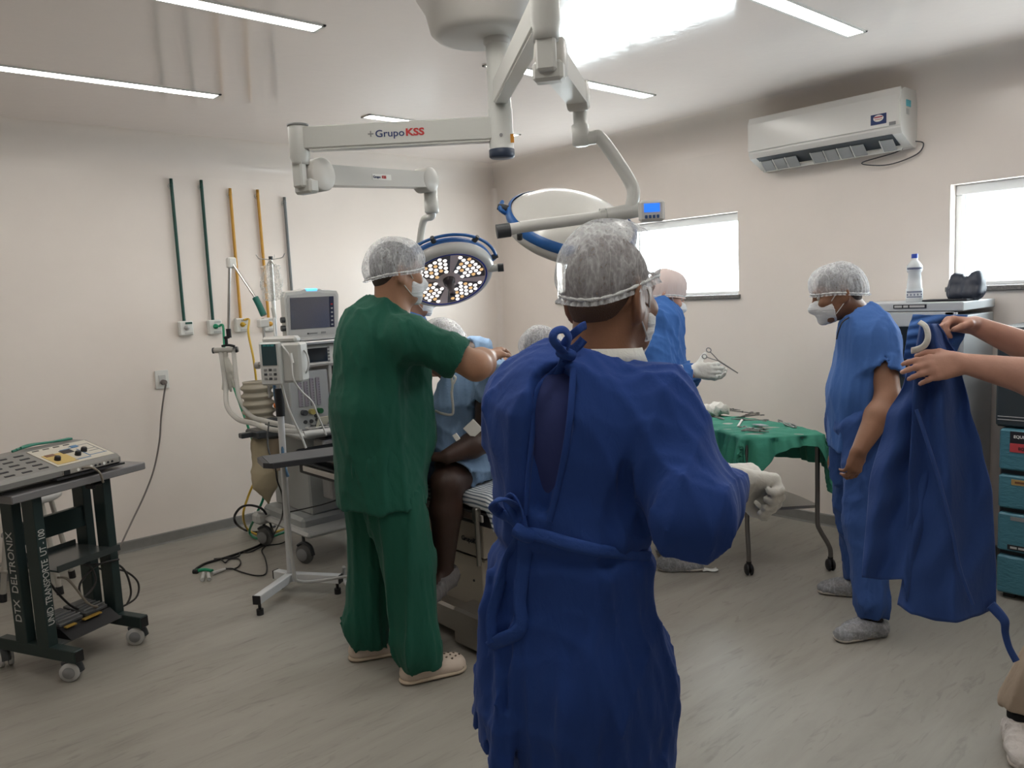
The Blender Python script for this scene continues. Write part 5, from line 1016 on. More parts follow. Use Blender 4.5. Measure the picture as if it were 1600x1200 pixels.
# ------------------------------------------------------------ cabinets on the right wall
def cabinets():
    xf, xb = 4.28, 4.73; y0, y1 = 1.45, 2.05; zt = 1.43
    t = thing('metal_cabinet', 'light grey steel cabinet with a dark glass door, below the air conditioner', 'cabinet', ((xf+xb)/2, (y0+y1)/2, 0))
    CM = mat('cabinet grey', (.46, .48, .50), .35)
    part('carcass', CM, t, lambda b: (b.box(((xf+xb)/2+.01, (y0+y1)/2, .70), (xb-xf-.02, y1-y0, 1.32), bev=.004), b.box(((xf+xb)/2, (y0+y1)/2, zt-.022), (xb-xf+.01, y1-y0+.01, .044), bev=.004), b.box(((xf+xb)/2+.02, (y0+y1)/2, .03), (xb-xf-.08, y1-y0-.04, .06))))
    d = part('door', mat('door grey', (.50, .52, .54), .3), t, lambda b: (b.box((xf, (y0+y1)/2+.01, 1.345), (.022, y1-y0-.05, .075), bev=.003), b.box((xf, (y0+y1)/2+.01, .30), (.022, y1-y0-.05, .45), bev=.003), b.box((xf, y0+.05, .83), (.022, .05, 1.1)), b.box((xf, y1-.04, .83), (.022, .05, 1.1))))
    part('door_glass', GLASSD, d, lambda b: b.box((xf, (y0+y1)/2, .92), (.008, y1-y0-.12, .78)))
    part('badge', GREY, d, lambda b: b.box((xf-.0125, y0+.09, 1.36), (.003, .05, .016))); print_words(d, (xf-.0145, y0+.108, 1.36), (0, -1, 0), (.014, .016), .012, DGREY, .003)
    lb = part('name_label', INK, t, lambda b: b.box((xf-.007, 1.70, 1.412), (.003, .165, .020))); print_words(lb, (xf-.0092, 1.776, 1.412), (0, -1, 0), (.038, .024, .074), .011, LGREY, .007)
    # bottle of spirit
    c = A(4.42, 1.735, zt)
    bt = thing('spirit_bottle', 'clear white alcohol bottle with a blue cap on the steel cabinet', 'bottle', c)
    part('bottle', mat('milky plastic', (.74, .77, .79), .25, trans=.15), bt, lambda b: b.lathe(c, [(0, 0), (.038, 0), (.041, .006), (.040, .04), (.036, .10), (.030, .155), (.036, .16), (.038, .175), (.036, .195), (.022, .215), (.015, .222), (.015, .235)], 28))
    part('cap', mat('blue cap', (.02, .06, .40), .35), bt, lambda b: b.lathe(c, [(.0165, .232), (.0165, .252), (.014, .255), (0, .255)], 20))
    lab = part('label_band', mat('label white', (.66, .69, .72), .4), bt, lambda b: b.lathe(c, [(.0412, .02), (.0405, .072)], 28)); part('label_band', MATS['label white'], bt, lambda b: b.lathe(c, [(.0385, .168), (.0385, .19)], 28))
    vd = nrm(CAM-c)*[1, 1, 0]; vd = nrm(vd); vr = np.cross(UP, vd)
    for k, (zz, s_, h) in enumerate(((.055, .05, .007), (.040, .03, .009), (.028, .055, .006), (.178, .045, .010))): part('print', NAVY, lab, lambda b: [b.box(c+vd*math.sqrt(.0425**2-x*x)+vr*x+UP*zz, (.004, .002, h), R=frame(vr, UP)) for x in np.linspace(-.033, .033, 12 if k != 1 else 5)])
    # black bag
    bc = A(4.52, 1.515, zt); s = SDF(); 
    s.cone(bc+A(-.03, -.045, .03), bc+A(-.03, .045, .03), .028, k=.02).cone(bc+A(.0, -.045, .09), bc+A(0, .045, .09), .040, k=.03).cone(bc+A(0, -.045, .045), bc+A(0, .045, .045), .045, k=.03).cone(bc+A(0, -.05, .11), bc+A(0, -.05, .128), .028, k=.03).cone(bc+A(0, .045, .11), bc+A(0, .045, .118), .028, k=.03)
    s.post.append(wrinkle(.006, 55, 8, (1, 1, .2))); s.plane(bc, (0, 0, -1))
    bg = thing('black_bag', 'black crumpled bag on the steel cabinet in front of the window', 'bag', bc); mesh_obj('bag', s.mesh(.006), mat('black nylon', (.028, .035, .055), .4), bg)
    part('flap', INK, bg, lambda b: b.box(bc+A(-.075, .06, .006), (.12, .22, .01), bev=.004))
    # blue drawer tower
    bx, by0, by1 = 4.18, .62, 1.245; ztop = .83; u = thing('drawer_tower', 'teal blue plastic drawer tower with labels, right of the steel cabinet', 'drawer unit', (bx+.25, (by0+by1)/2, .0))
    part('frame', mat('black plastic', (.018, .02, .023), .4), u, lambda b: b.box((bx+.24, (by0+by1)/2, .43), (.44, by1-by0, .80), bev=.008))
    TE = mat('teal plastic drawer', (.06, .20, .26), .35, bump=.5, bscale=28, aniso=(1, 1, 3))
    zs = [(.03, .215), (.24, .425), (.45, .61), (.635, .83)]
    for k, (za, zb) in enumerate(zs):
        d = part('drawer', TE, u, lambda b: (b.box((bx+.01, (by0+by1)/2, (za+zb)/2), (.05, by1-by0-.01, zb-za), bev=.008)))
        part('handle', mat('teal handle', (.05, .17, .23), .3), d, lambda b: b.box((bx-.024, (by0+by1)/2-.0, (za+zb)/2-.01), (.018, .26, .02), bev=.006))
        if k == 3:
            l = part('label', INK, d, lambda b: b.box((bx-.0165, by1-.26, zb-.035), (.003, .42, .055))); text('lettering', 'EQUIPO MACROGOTAS', .019, (bx-.0185, by1-.065, zb-.038), (0, -1, 0), (0, 0, 1), PAPER, l, bold=.0004)
            l = part('label', mat('red label', (.50, .06, .07), .5), d, lambda b: b.box((bx-.0165, by1-.26, zb-.085), (.003, .42, .042))); text('lettering', 'EQUIPO PARA BOMBA', .019, (bx-.0185, by1-.085, zb-.094), (0, -1, 0), (0, 0, 1), INK, l, bold=.0004)
        elif k == 2:
            l = part('label', mat('orange label', (.42, .28, .10), .5), d, lambda b: b.box((bx-.0165, by1-.27, zb-.03), (.003, .42, .026))); print_words(l, (bx-.0185, by1-.075, zb-.030), (0, -1, 0), (.052, .060, .016, .05, .04), .010, mat('brown print', (.16, .07, .03), .4), .007)
        elif k == 1:
            l = part('label', GREY, d, lambda b: b.box((bx-.0165, by1-.27, zb-.022), (.003, .42, .018)))
        if k in (1,):
            l = part('label', INK, d, lambda b: b.box((bx-.0165, by1-.25, za+.022), (.003, .40, .024))); print_words(l, (bx-.0185, by1-.062, za+.022), (0, -1, 0), (.028, .034, .040, .045, .06), .010, LGREY, .006)
    part('foot', BLACK, u, lambda b: [b.box((bx+.05+.36*i, by0+.05+(by1-by0-.1)*j, .014), (.05, .05, .03)) for i in (0, 1) for j in (0, 1)])
    # dark appliance on top
    ap = thing('dark_box', 'dark grey appliance box with grooved lid on the teal drawer tower', 'box', (bx+.27, .96, ztop)); DB = mat('appliance dark', (.035, .045, .05), .3)
    part('body', DB, ap, lambda b: (b.box((bx+.25, .95, ztop+.235), (.46, .64, .46), bev=.01)))
    part('lid', mat('appliance lid', (.05, .06, .068), .25), ap, lambda b: b.box((bx+.25, .95, ztop+.47), (.48, .66, .02), bev=.006)); part('groove', LGREY, ap, lambda b: [b.box((bx+.018, .95, ztop+z), (.003, .62, .003)) for z in (.04, .055)])
    part('side_label', PAPER, ap, lambda b: b.box((bx+.018, 1.20, ztop+.30), (.003, .06, .02)))
cabinets()
# scrap of paper on the floor
b = MB(); q = P(1109, 891, z=.004); b.grid(lambda u, v: q+RT*(u-.5)*.085+FH*(v-.5)*.05+UP*(.004*math.sin(u*7)+.003*math.sin(v*6)+.004), 8, 6); o = b.build('paper_scrap', PAPER); solidify(o, .001); tag(o, 'small white scrap of gauze lying on the floor under the table', 'scrap')
# ------------------------------------------------------------ people
def skin_mat(name, c): return mat(name, c, .5, var=.10, vscale=14, bump=.06, bscale=160)
SK_BROWN = skin_mat('brown skin', (.24, .115, .065)); SK_TAN = skin_mat('tan skin', (.36, .19, .115)); SK_DARK = skin_mat('dark skin', (.042, .020, .014)); SK_PINK = skin_mat('light skin', (.50, .27, .20))
HAIR = mat('dark short hair', (.060, .042, .034), .7, bump=.5, bscale=300); HAIRG = mat('brown hair', (.10, .06, .04), .7, bump=.5, bscale=300)
def cloth(name, c, v=.10, bs=28, b=.35): return mat(name, c, .88, var=v, vscale=5, bump=b, bscale=bs, aniso=(1, 1, .45), sheen=.05)
GOWN = cloth('blue gown cotton', (.015, .056, .255)); SCRUB_B = cloth('blue scrub cotton', (.045, .125, .36)); SCRUB_G = cloth('green scrub cotton', (.006, .082, .052)); GOWN_U = cloth('navy undershirt', (.03, .045, .17))
PATG = cloth('pale blue patient gown', (.17, .27, .42), v=.06); BEIGE = cloth('beige trousers', (.42, .33, .25)); PINKP = cloth('crimson trousers', (.30, .04, .06)); HANGG = cloth('deep blue gown cotton', (.024, .064, .23), v=.12)
COLLAR = mat('white collar cotton', (.68, .68, .64), .85, bump=.3, bscale=60); GLOVE = mat('white surgical glove', (.66, .65, .60), .45, bump=.25, bscale=60); CUFF = mat('white knit cuff', (.62, .66, .68), .9, bump=.4, bscale=160)
MASKM = mat('white mask nonwoven', (.70, .71, .72), .85, bump=.5, bscale=45, aniso=(.3, .3, 3)); SOCK = mat('black sock', (.01, .01, .012), .9); CROC = mat('cream clog foam', (.56, .47, .39), .5)
HOLE = mat('clog hole', (.10, .07, .05), .8); EYE = mat('eye', (.55, .53, .50), .15)

def head_prims(s, c, R, ear=True):
    g = lambda x, y, z: c+R[0]*x+R[1]*y+R[2]*z
    s.ell(g(0, -.018, .038), (.076, .098, .086), R, k=.02); s.ell(g(0, .030, -.035), (.062, .066, .074), R, k=.045)
    s.cone(g(0, .062, -.088), g(0, .070, -.094), .024, k=.04); 
    for q in (-1, 1):
        s.cone(g(q*.050, -.002, -.045), g(q*.028, .055, -.088), .016, .018, k=.04)          # jaw
        s.ell(g(q*.040, .068, -.022), (.024, .022, .018), R, k=.03)                            # cheek
        s.cone(g(q*.012, .093, .030), g(q*.045, .078, .028), .009, .008, k=.02)                # brow
        s.ell(g(q*.031, .098, .006), (.017, .014, .011), R, k=.018, kind='s')                  # eye socket
        if ear:
            Re = np.array([R[0], nrm(R[1]*.95-R[0]*q*.35), R[2]]); Re[0] = np.cross(Re[1], Re[2])
            E = float(ear); s.ell(g(q*(.082+.006*(E-1)), -.022, -.006-.02*(E-1)), (.010, .024*E, .038*E), Re, k=.010); s.ell(g(q*(.093+.007*(E-1)), -.016, .001-.02*(E-1)), (.0075, .013*E, .022*E), Re, k=.006, kind='s')
            s.cone(g(q*.076, -.008, -.030), g(q*.076, -.008, -.036), .008, k=.012)
    s.cone(g(0, .094, .010), g(0, .114, -.024), .008, .011, k=.016); s.cone(g(-.010, .104, -.029), g(.010, .104, -.029), .0085, k=.012)
    s.cone(g(-.016, .089, -.056), g(.016, .089, -.056), .008, k=.010); s.cone(g(-.013, .087, -.067), g(.013, .087, -.067), .009, k=.010)
def neck_prims(s, c, R, base, th=1.): s.cone(c-R[2]*.045-R[1]*.028, base, .056*th, .063*th, k=.035)
def hand_prims(s, w_, d, n, side, curl=(.4, .5, .4), spread=.12, th=.5, sc=1., thumb=.35, grow=0.):
    """w_: wrist; d: towards the fingers; n: where the palm looks; side: +1 thumb on cross(d, n) side"""
    d = nrm(d); n = nrm(n-d*(n @ d)); u = np.cross(d, n)*side; g = grow
    K = []
    for i, (o, ln) in enumerate(((.030, .085), (.011, .090), (-.009, .086), (-.028, .078))):
        b = w_+u*o*.55*sc+d*.012*sc; kn = w_+u*o*sc+d*ln*sc-n*(.004 if i in (1, 2) else 0)
        s.cone(b, kn, .0145*sc+g, .0115*sc+g, k=.014*sc); K.append(kn)
    s.cone(w_+u*.022*sc+d*.02*sc+n*.008, w_+u*.03*sc+d*.05*sc+n*.008*sc, .015*sc+g, .012*sc+g, k=.016)
    s.cone(w_-u*.020*sc+d*.02*sc+n*.006, w_-u*.024*sc+d*.055*sc+n*.005*sc, .013*sc+g, .012*sc+g, k=.016)
    for i, L in enumerate((.074, .082, .076, .060)):
        sp = spread*(1.5-i)/1.5; dd = nrm(d+u*sp); p = K[i]; r = (.0092, .0094, .0090, .0080)[i]*sc+g; cl = curl[i] if hasattr(curl[0], '__len__') else curl
        a = 0
        for j, fr in enumerate((.46, .30, .24)):
            a += cl[j]*(1+.06*i); q = p+(dd*math.cos(a)+n*math.sin(a))*L*fr*sc; s.cone(p, q, r, r*.92, k=.005 if j else .010); p = q; r *= .92
    t0 = w_+u*.020*sc+d*.022*sc+n*.006; t1 = t0+(u*.75+d*.62+n*th*.6)*.034*sc; t2 = t1+nrm(u*(.55-thumb)+d*.85+n*th*.8)*.034*sc; t3 = t2+nrm(u*(.25-thumb)+d*.9+n*th*.9)*.026*sc
    s.cone(t0, t1, .0150*sc+g, .0125*sc+g, k=.016); s.cone(t1, t2, .0120*sc+g, .0105*sc+g, k=.006); s.cone(t2, t3, .0105*sc+g, .0085*sc+g, k=.004)
def limb(s, a, b, r1, r2, k=.02, bulge=0., at=.35, n=None):
    if bulge: m = a+(b-a)*at; s.cone(a, m, r1, r1*(1+bulge), k=k); s.cone(m, b, r1*(1+bulge), r2, k=k)
    else: s.cone(a, b, r1, r2, k=k)
def cap(parent, c, R, front=.055, back=-.040, a=.092, bb=.118, top=.150, seed=1, off=(0, -.012), frill=.012, puff=.10, m=None):
    rs = np.random.RandomState(seed); ph = rs.rand(8)*6; nu, nv = 160, 34
    def pt(th, t):
        zr = back+(front-back)*(.5+.5*math.sin(th)); zr += .004*math.sin(th*3+ph[0])
        t2 = max(t, 0); an = t2*math.pi/2; pf = 1+puff*math.sin(math.pi*min(1, t2*1.3)**.7)*(.75-.35*math.sin(th)) if t2 < .77 else 1+puff*math.sin(math.pi*min(1, t2*1.3)**.7)*.5
        h = math.cos(an)**.62*pf; wr = (1-t2)**1.2
        rd = 1-.030*wr*abs(math.sin(th*13+ph[1]+2*math.sin(th*3+ph[2])))-.018*wr*abs(math.sin(th*29+ph[3]+3*math.sin(t2*4)))-.012*abs(math.sin(th*7+t2*9+ph[4]))*(1-t2*.5)
        x = math.cos(th)*a*h*rd; y = math.sin(th)*bb*h*rd; z = zr+(top-zr)*math.sin(an)
        if t < 0: x *= 1+.10*(-t)*8*(.5+.5*math.sin(th*41+ph[5])); y *= 1+.10*(-t)*8*(.5+.5*math.sin(th*41+ph[5])); z = zr+t*8*frill
        return c+R[0]*(x+0)+R[1]*(y+off[1])+R[2]*z
    V = []; rows = [-.125, -.06]+[i/nv for i in range(nv)]
    for t in rows:
        for k in range(nu): V.append(pt(2*math.pi*k/nu, t))
    V.append(c+R[1]*off[1]+R[2]*top); n = len(rows)
    F = [(i*nu+k, i*nu+(k+1) % nu, (i+1)*nu+(k+1) % nu, (i+1)*nu+k) for i in range(n-1) for k in range(nu)]+[((n-1)*nu+k, (n-1)*nu+(k+1) % nu, n*nu) for k in range(nu)]
    b = MB(); b.add(V, F); o = b.build('hair_cap', m or CAPM, parent)
    eb = MB(); eb.tube([pt(2*math.pi*k/64, 0)+nrm(pt(2*math.pi*k/64, 0)-c)*.001 for k in range(65)], [.0035+.0015*math.sin(k*2.3) for k in range(65)], n=6, spl=2); eb.build('elastic_edge', mat('cap elastic', (.70, .72, .73), .8, bump=.5, bscale=120), o)
    return o
def mask(parent, c, R, loops=(1, -1), droop=0.):
    g = lambda x, y, z: c+R[0]*x+R[1]*y+R[2]*z
    s = SDF(); s.ell(g(0, .036, -.048), (.070, .078, .078), R).cone(g(0, .104, -.012), g(0, .120, -.036), .014, .020, k=.03).cone(g(0, .08, -.095), g(0, .085, -.10), .026, k=.03)
    s.plane(g(0, .1, -.004), R[2]+R[1]*.15); s.plane(g(0, .034, -.02), -R[1]); s.plane(g(0, .07, -.122), -R[2])
    s.post.append(wrinkle(.0015, 90, 4, (.3, .3, 2.)))
    o = mesh_obj('face_mask', s.mesh(.005), MASKM, parent)
    for q in loops: part('ear_loop', COLLAR, o, lambda b: (b.tube([g(q*.066, .040, -.022), g(q*.083, .012, .006), g(q*.085, -.012, .030), g(q*.090, -.034, .012), g(q*.088, -.038, -.014), g(q*.080, -.014, -.040), g(q*.068, .030, -.078), g(q*.060, .045, -.088)], .0020, n=6, spl=4)))
    return o
def hair(parent, c, R, m=None, low=-.055):
    g = lambda x, y, z: c+R[0]*x+R[1]*y+R[2]*z
    s = SDF(); s.ell(g(0, -.020, .038), (.0785, .100, .0885), R).ell(g(0, -.055, -.02), (.060, .050, .060), R, k=.03)
    s.plane(g(0, .06, .04), R[1]*.75-R[2]*.65); s.plane(g(0, -.05, low), -R[2]+R[1]*.3); return mesh_obj('hair', s.mesh(.006), m or HAIR, parent)
def eyes(parent, c, R):
    for q in (-1, 1): part('eye', EYE, parent, lambda b: b.lathe(c+R[0]*q*.030+R[1]*.078+R[2]*.006, [(.0001, .0125), (.006, .0110), (.0105, .0065), (.0125, 0)], 14, axis=R[1]))
def bodyR(h, pitch=0., roll=0.):
    """rows right, forward, up; pitch > 0 looks down"""
    h = nrm(h); r = np.cross(h, UP); f = h*math.cos(pitch)-UP*math.sin(pitch); u = np.cross(r, f)
    if roll: r, u = r*math.cos(roll)-u*math.sin(roll), u*math.cos(roll)+r*math.sin(roll)
    return np.array([r, f, u])
def hd(deg): a = math.radians(deg); return FH*math.cos(a)+RT*math.sin(a)     # heading, degrees to the right of the view direction
def shoe_cover(parent, heel, toe, h=.075, m=None, name='shoe_cover', seed=2):
    d = nrm((toe-heel)*[1, 1, 0]); up = nrm(np.cross(np.cross(d, UP), toe-heel)); up = up if up[2] > 0 else -up
    s = SDF(); s.cone(heel+d*.045+up*.034, toe-d*.05+up*.028, .046, .044, n=up, q=.75).cone(heel+d*.08+up*.052, toe-d*.105+up*.040, .047, .042, k=.04).cone(heel+d*.055+up*.04, heel+d*.085+up*h, .046, .048, k=.04)
    s.post.append(wrinkle(.005, 75, seed, (1, 1, .6))); s.plane(heel+up*.0, -up); s.plane(heel+d*.06+up*(h+.015), up-d*.15)
    o = mesh_obj(name, s.mesh(.006), m or SHOEC, parent)
    s2 = SDF(); s2.cone(heel+d*.045+up*.030, toe-d*.052+up*.024, .040, .038, n=up, q=.7).cone(heel+d*.055+up*.03, heel+d*.07+up*h*.9, .038, .040, k=.03)
    s3 = SDF(); s3.cone(heel+d*.072+up*(h+.045), heel+d*.075+up*.045, .045, .044, k=.03).cone(heel+d*.08+up*.040, toe-d*.09+up*.028, .036, .028, k=.03); s3.plane(heel+d*.07+up*(h+.045), up)
    mesh_obj('sock', s3.mesh(.008), SOCK, parent)
    mesh_obj('shoe', s2.mesh(.008), mat('dark shoe', (.02, .02, .024), .5), parent)
    sb = SDF(); sb.cone(heel+d*.045+up*.012, toe-d*.052+up*.012, .047, .046, n=up, q=.3); sb.plane(heel, -up); mesh_obj('sole', sb.mesh(.007), mat('pale sole', (.42, .38, .34), .6), parent)
    return o
def ribbon(parent, pts, wd, m, flat=None, name='tie', th=.25):
    b = MB(); b.tube(pts, wd, n=8, spl=8, flat=flat if flat is not None else UP, w=1, t=th); return b.build(name, m, parent)

def man_green():
    h = hd(62); R = bodyR(h); r = R[0]; base = (A(1.735, 2.80, 0)); L = lambda x, y, z: base+r*x+h*y+UP*z
    t = thing('person', 'person in dark green scrubs and cream clogs, back to the viewer, steadying the patient', 'person', base)
    hc = D(621, 427, 3.2); Rh = bodyR(hd(58), .12); c7 = D(612, 470, 3.2); c7 = c7-UP*.0
    pel = L(0, -.03, .95); shc = L(-.0, .03, 1.47)
    shR = L(.19, .07, 1.44); shL = L(-.20, .12, 1.44)
    elR = D(744, 572, 3.14); wrR = D(764, 558, 3.36); elL = L(-.22, .42, 1.22); wrL = D(748, 566, 3.75)
    s = SDF(); head_prims(s, hc, Rh); neck_prims(s, hc, Rh, c7+UP*-.03, 1.15)
    s.cone(shR, shL, .06, k=.04); s.cone(L(0, .02, 1.36), L(0, 0, 1.0), .12, .13, k=.05)
    limb(s, shR, elR, .062, .058, k=.03); limb(s, elR, wrR, .058, .036, bulge=.05); limb(s, shL, elL, .056, .044, k=.03); limb(s, elL, wrL, .046, .03)
    hand_prims(s, wrR, FH*.75+RT*.25+UP*.15, -UP*.8+RT*.3+FH*.1, -1, (.35, .45, .35)); hand_prims(s, wrL, RT*.8+UP*.1, -UP+FH*.1, 1, (.3, .4, .3))
    f1 = (A(1.66, 2.655, 0), A(1.93, 2.575, 0)); f2 = (A(1.62, 3.0, 0), A(1.88, 2.90, 0))
    for (a, b_), hp in ((f1, L(.10, -.02, .92)), (f2, L(-.11, 0, .92))):
        an = a*.72+b_*.28+UP*.09; kn = (hp+an)/2+h*.05+UP*.03; limb(s, hp, kn, .085, .055, k=.04); limb(s, kn, an, .055, .036); s.cone(an-UP*.03, b_-nrm(b_-a)*.06+UP*.03, .034, .03, k=.03)
    mesh_obj('body', s.mesh(.007), SK_TAN, t); eyes(t, hc, Rh)
    hair(t, hc, Rh, low=-.06); cap(t, hc, Rh, front=.035, back=-.035, seed=3, puff=.14, top=.145, bb=.124, a=.096); mask(t, hc, Rh)
    # scrub shirt
    c = SDF(); c.cone(shR-UP*.03, shL-UP*.03, .085, k=.05).cone(L(0, -.0, 1.40), L(0, -.045, 1.12), .19, .205, n=h, q=.68, k=.07).cone(L(0, -.045, 1.12), L(0, -.02, .74), .205, .235, n=h, q=.80, k=.06).cone(L(0, .08, 1.06), L(0, .07, .92), .12, .12, k=.08).cone(L(0, .12, 1.34), L(0, .11, 1.0), .115, .125, k=.08)
    c.cone(c7-UP*.035, L(0, .02, 1.42), .072, .11, k=.05)
    # hunched upper back
    c.ell(L(0, -.07, 1.36), (.17, .10, .17), R, k=.08)
    se = shR+(elR-shR)*.80; dv = nrm(elR-shR); c.cone(shR-UP*.015, se+dv*.06, .090, .092, k=.05, clip=[(se, dv)])
    seL = shL+(elL-shL)*.6; dL = nrm(elL-shL); c.cone(shL, seL+dL*.05, .085, .09, k=.05, clip=[(seL, dL)])
    c.ell(c7+UP*.05+h*.04, (.070, .095, .075), Rh, kind='s', k=.015)
    c.plane(L(0, 0, .735), -UP+h*.05); c.post.append(wrinkle(.010, 17, 11, (1, 1, .35))); c.post.append(wrinkle(.003, 45, 12, (1, 1, .5)))
    mesh_obj('scrub_shirt', c.mesh(.008), SCRUB_G, t)
    ribbon(t, [L(.05, -.055, 1.485)-UP*.0, L(0, -.08, 1.49), L(-.05, -.06, 1.495)], .009, SCRUB_G, name='collar_band') if False else None
    p = SDF(); 
    for (a, b_), hp, sd in ((f1, L(.095, -.03, .90), 1), (f2, L(-.11, -.03, .90), -1)):
        an = a*.74+b_*.26+UP*.08; kn = (hp+an)/2+h*.03; p.cone(hp, kn, .135, .115, k=.03, n=r, q=.92).cone(kn, an+UP*.06, .115, .100, k=.03); p.cone(an+UP*.10, an+h*.02-UP*.03, .098, .092, k=.03, clip=[(a+UP*.055, -UP)])
    p.cone(L(.06, -.03, .95), L(-.06, -.03, .95), .15, k=.05, n=h, q=.85); p.plane(A(0, 0, .045), -UP); p.plane(L(0, 0, 1.0), UP)
    p.post.append(wrinkle(.014, 22, 13, (1, 1, .22))); p.post.append(wrinkle(.004, 50, 14, (1, 1, .6)))
    mesh_obj('scrub_trousers', p.mesh(.008), SCRUB_G, t)
    for i, (a, b_) in enumerate((f1, f2)):
        d = nrm(b_-a); sd = np.cross(d, UP); q = SDF(); q.cone(a+d*.04+UP*.040, b_-d*.055+UP*.030, .044, .054, n=UP, q=.8); q.cone(a+d*.05+UP*.05, a+d*.10+UP*.07, .040, .045, k=.03); q.cone(b_-d*.10+UP*.045, b_-d*.06+UP*.03, .048, .048, n=UP, q=.75, k=.02); q.plane(a, -UP)
        q.cone(a+d*.0+UP*.016, b_+UP*.016, .002, .002, k=.002)
        sole = SDF(); sole.cone(a+d*.040+UP*.012, b_-d*.056+UP*.012, .050, .060, n=UP, q=.28); sole.plane(a, -UP)
        o = mesh_obj('clog', q.mesh(.005), CROC, t); mesh_obj('clog_sole', sole.mesh(.006), mat('clog sole', (.50, .41, .31), .6), o)
        if i == 0:
            for (x, y) in ((-.09, .022), (-.09, -.002), (-.09, -.026), (-.068, .030), (-.068, .008), (-.068, -.014), (-.048, .018), (-.048, -.006), (-.028, .006)):
                pp = b_+d*x+sd*y; z = top_z(q, pp[0], pp[1]); nn = nrm(UP+sd*y*9)
                part('vent_hole', HOLE, o, lambda b: b.cyl(pp+UP*(z-.006), pp+UP*(z+.0012), .0058, n=10))
            for x in (-.03, -.055, -.08): part('vent_hole', HOLE, o, lambda b: b.box(b_+d*x+sd*.050*math.sqrt(max(.1, 1-((x+.055)/.06)**2))+UP*.028, (.012, .006, .007), R=frame(d, UP), bev=.002))
            part('strap_rivet', LGREY, o, lambda b: b.cyl(a+d*.10+sd*.040+UP*.055, a+d*.10+sd*.046+UP*.055, .009, n=12))
man_green()

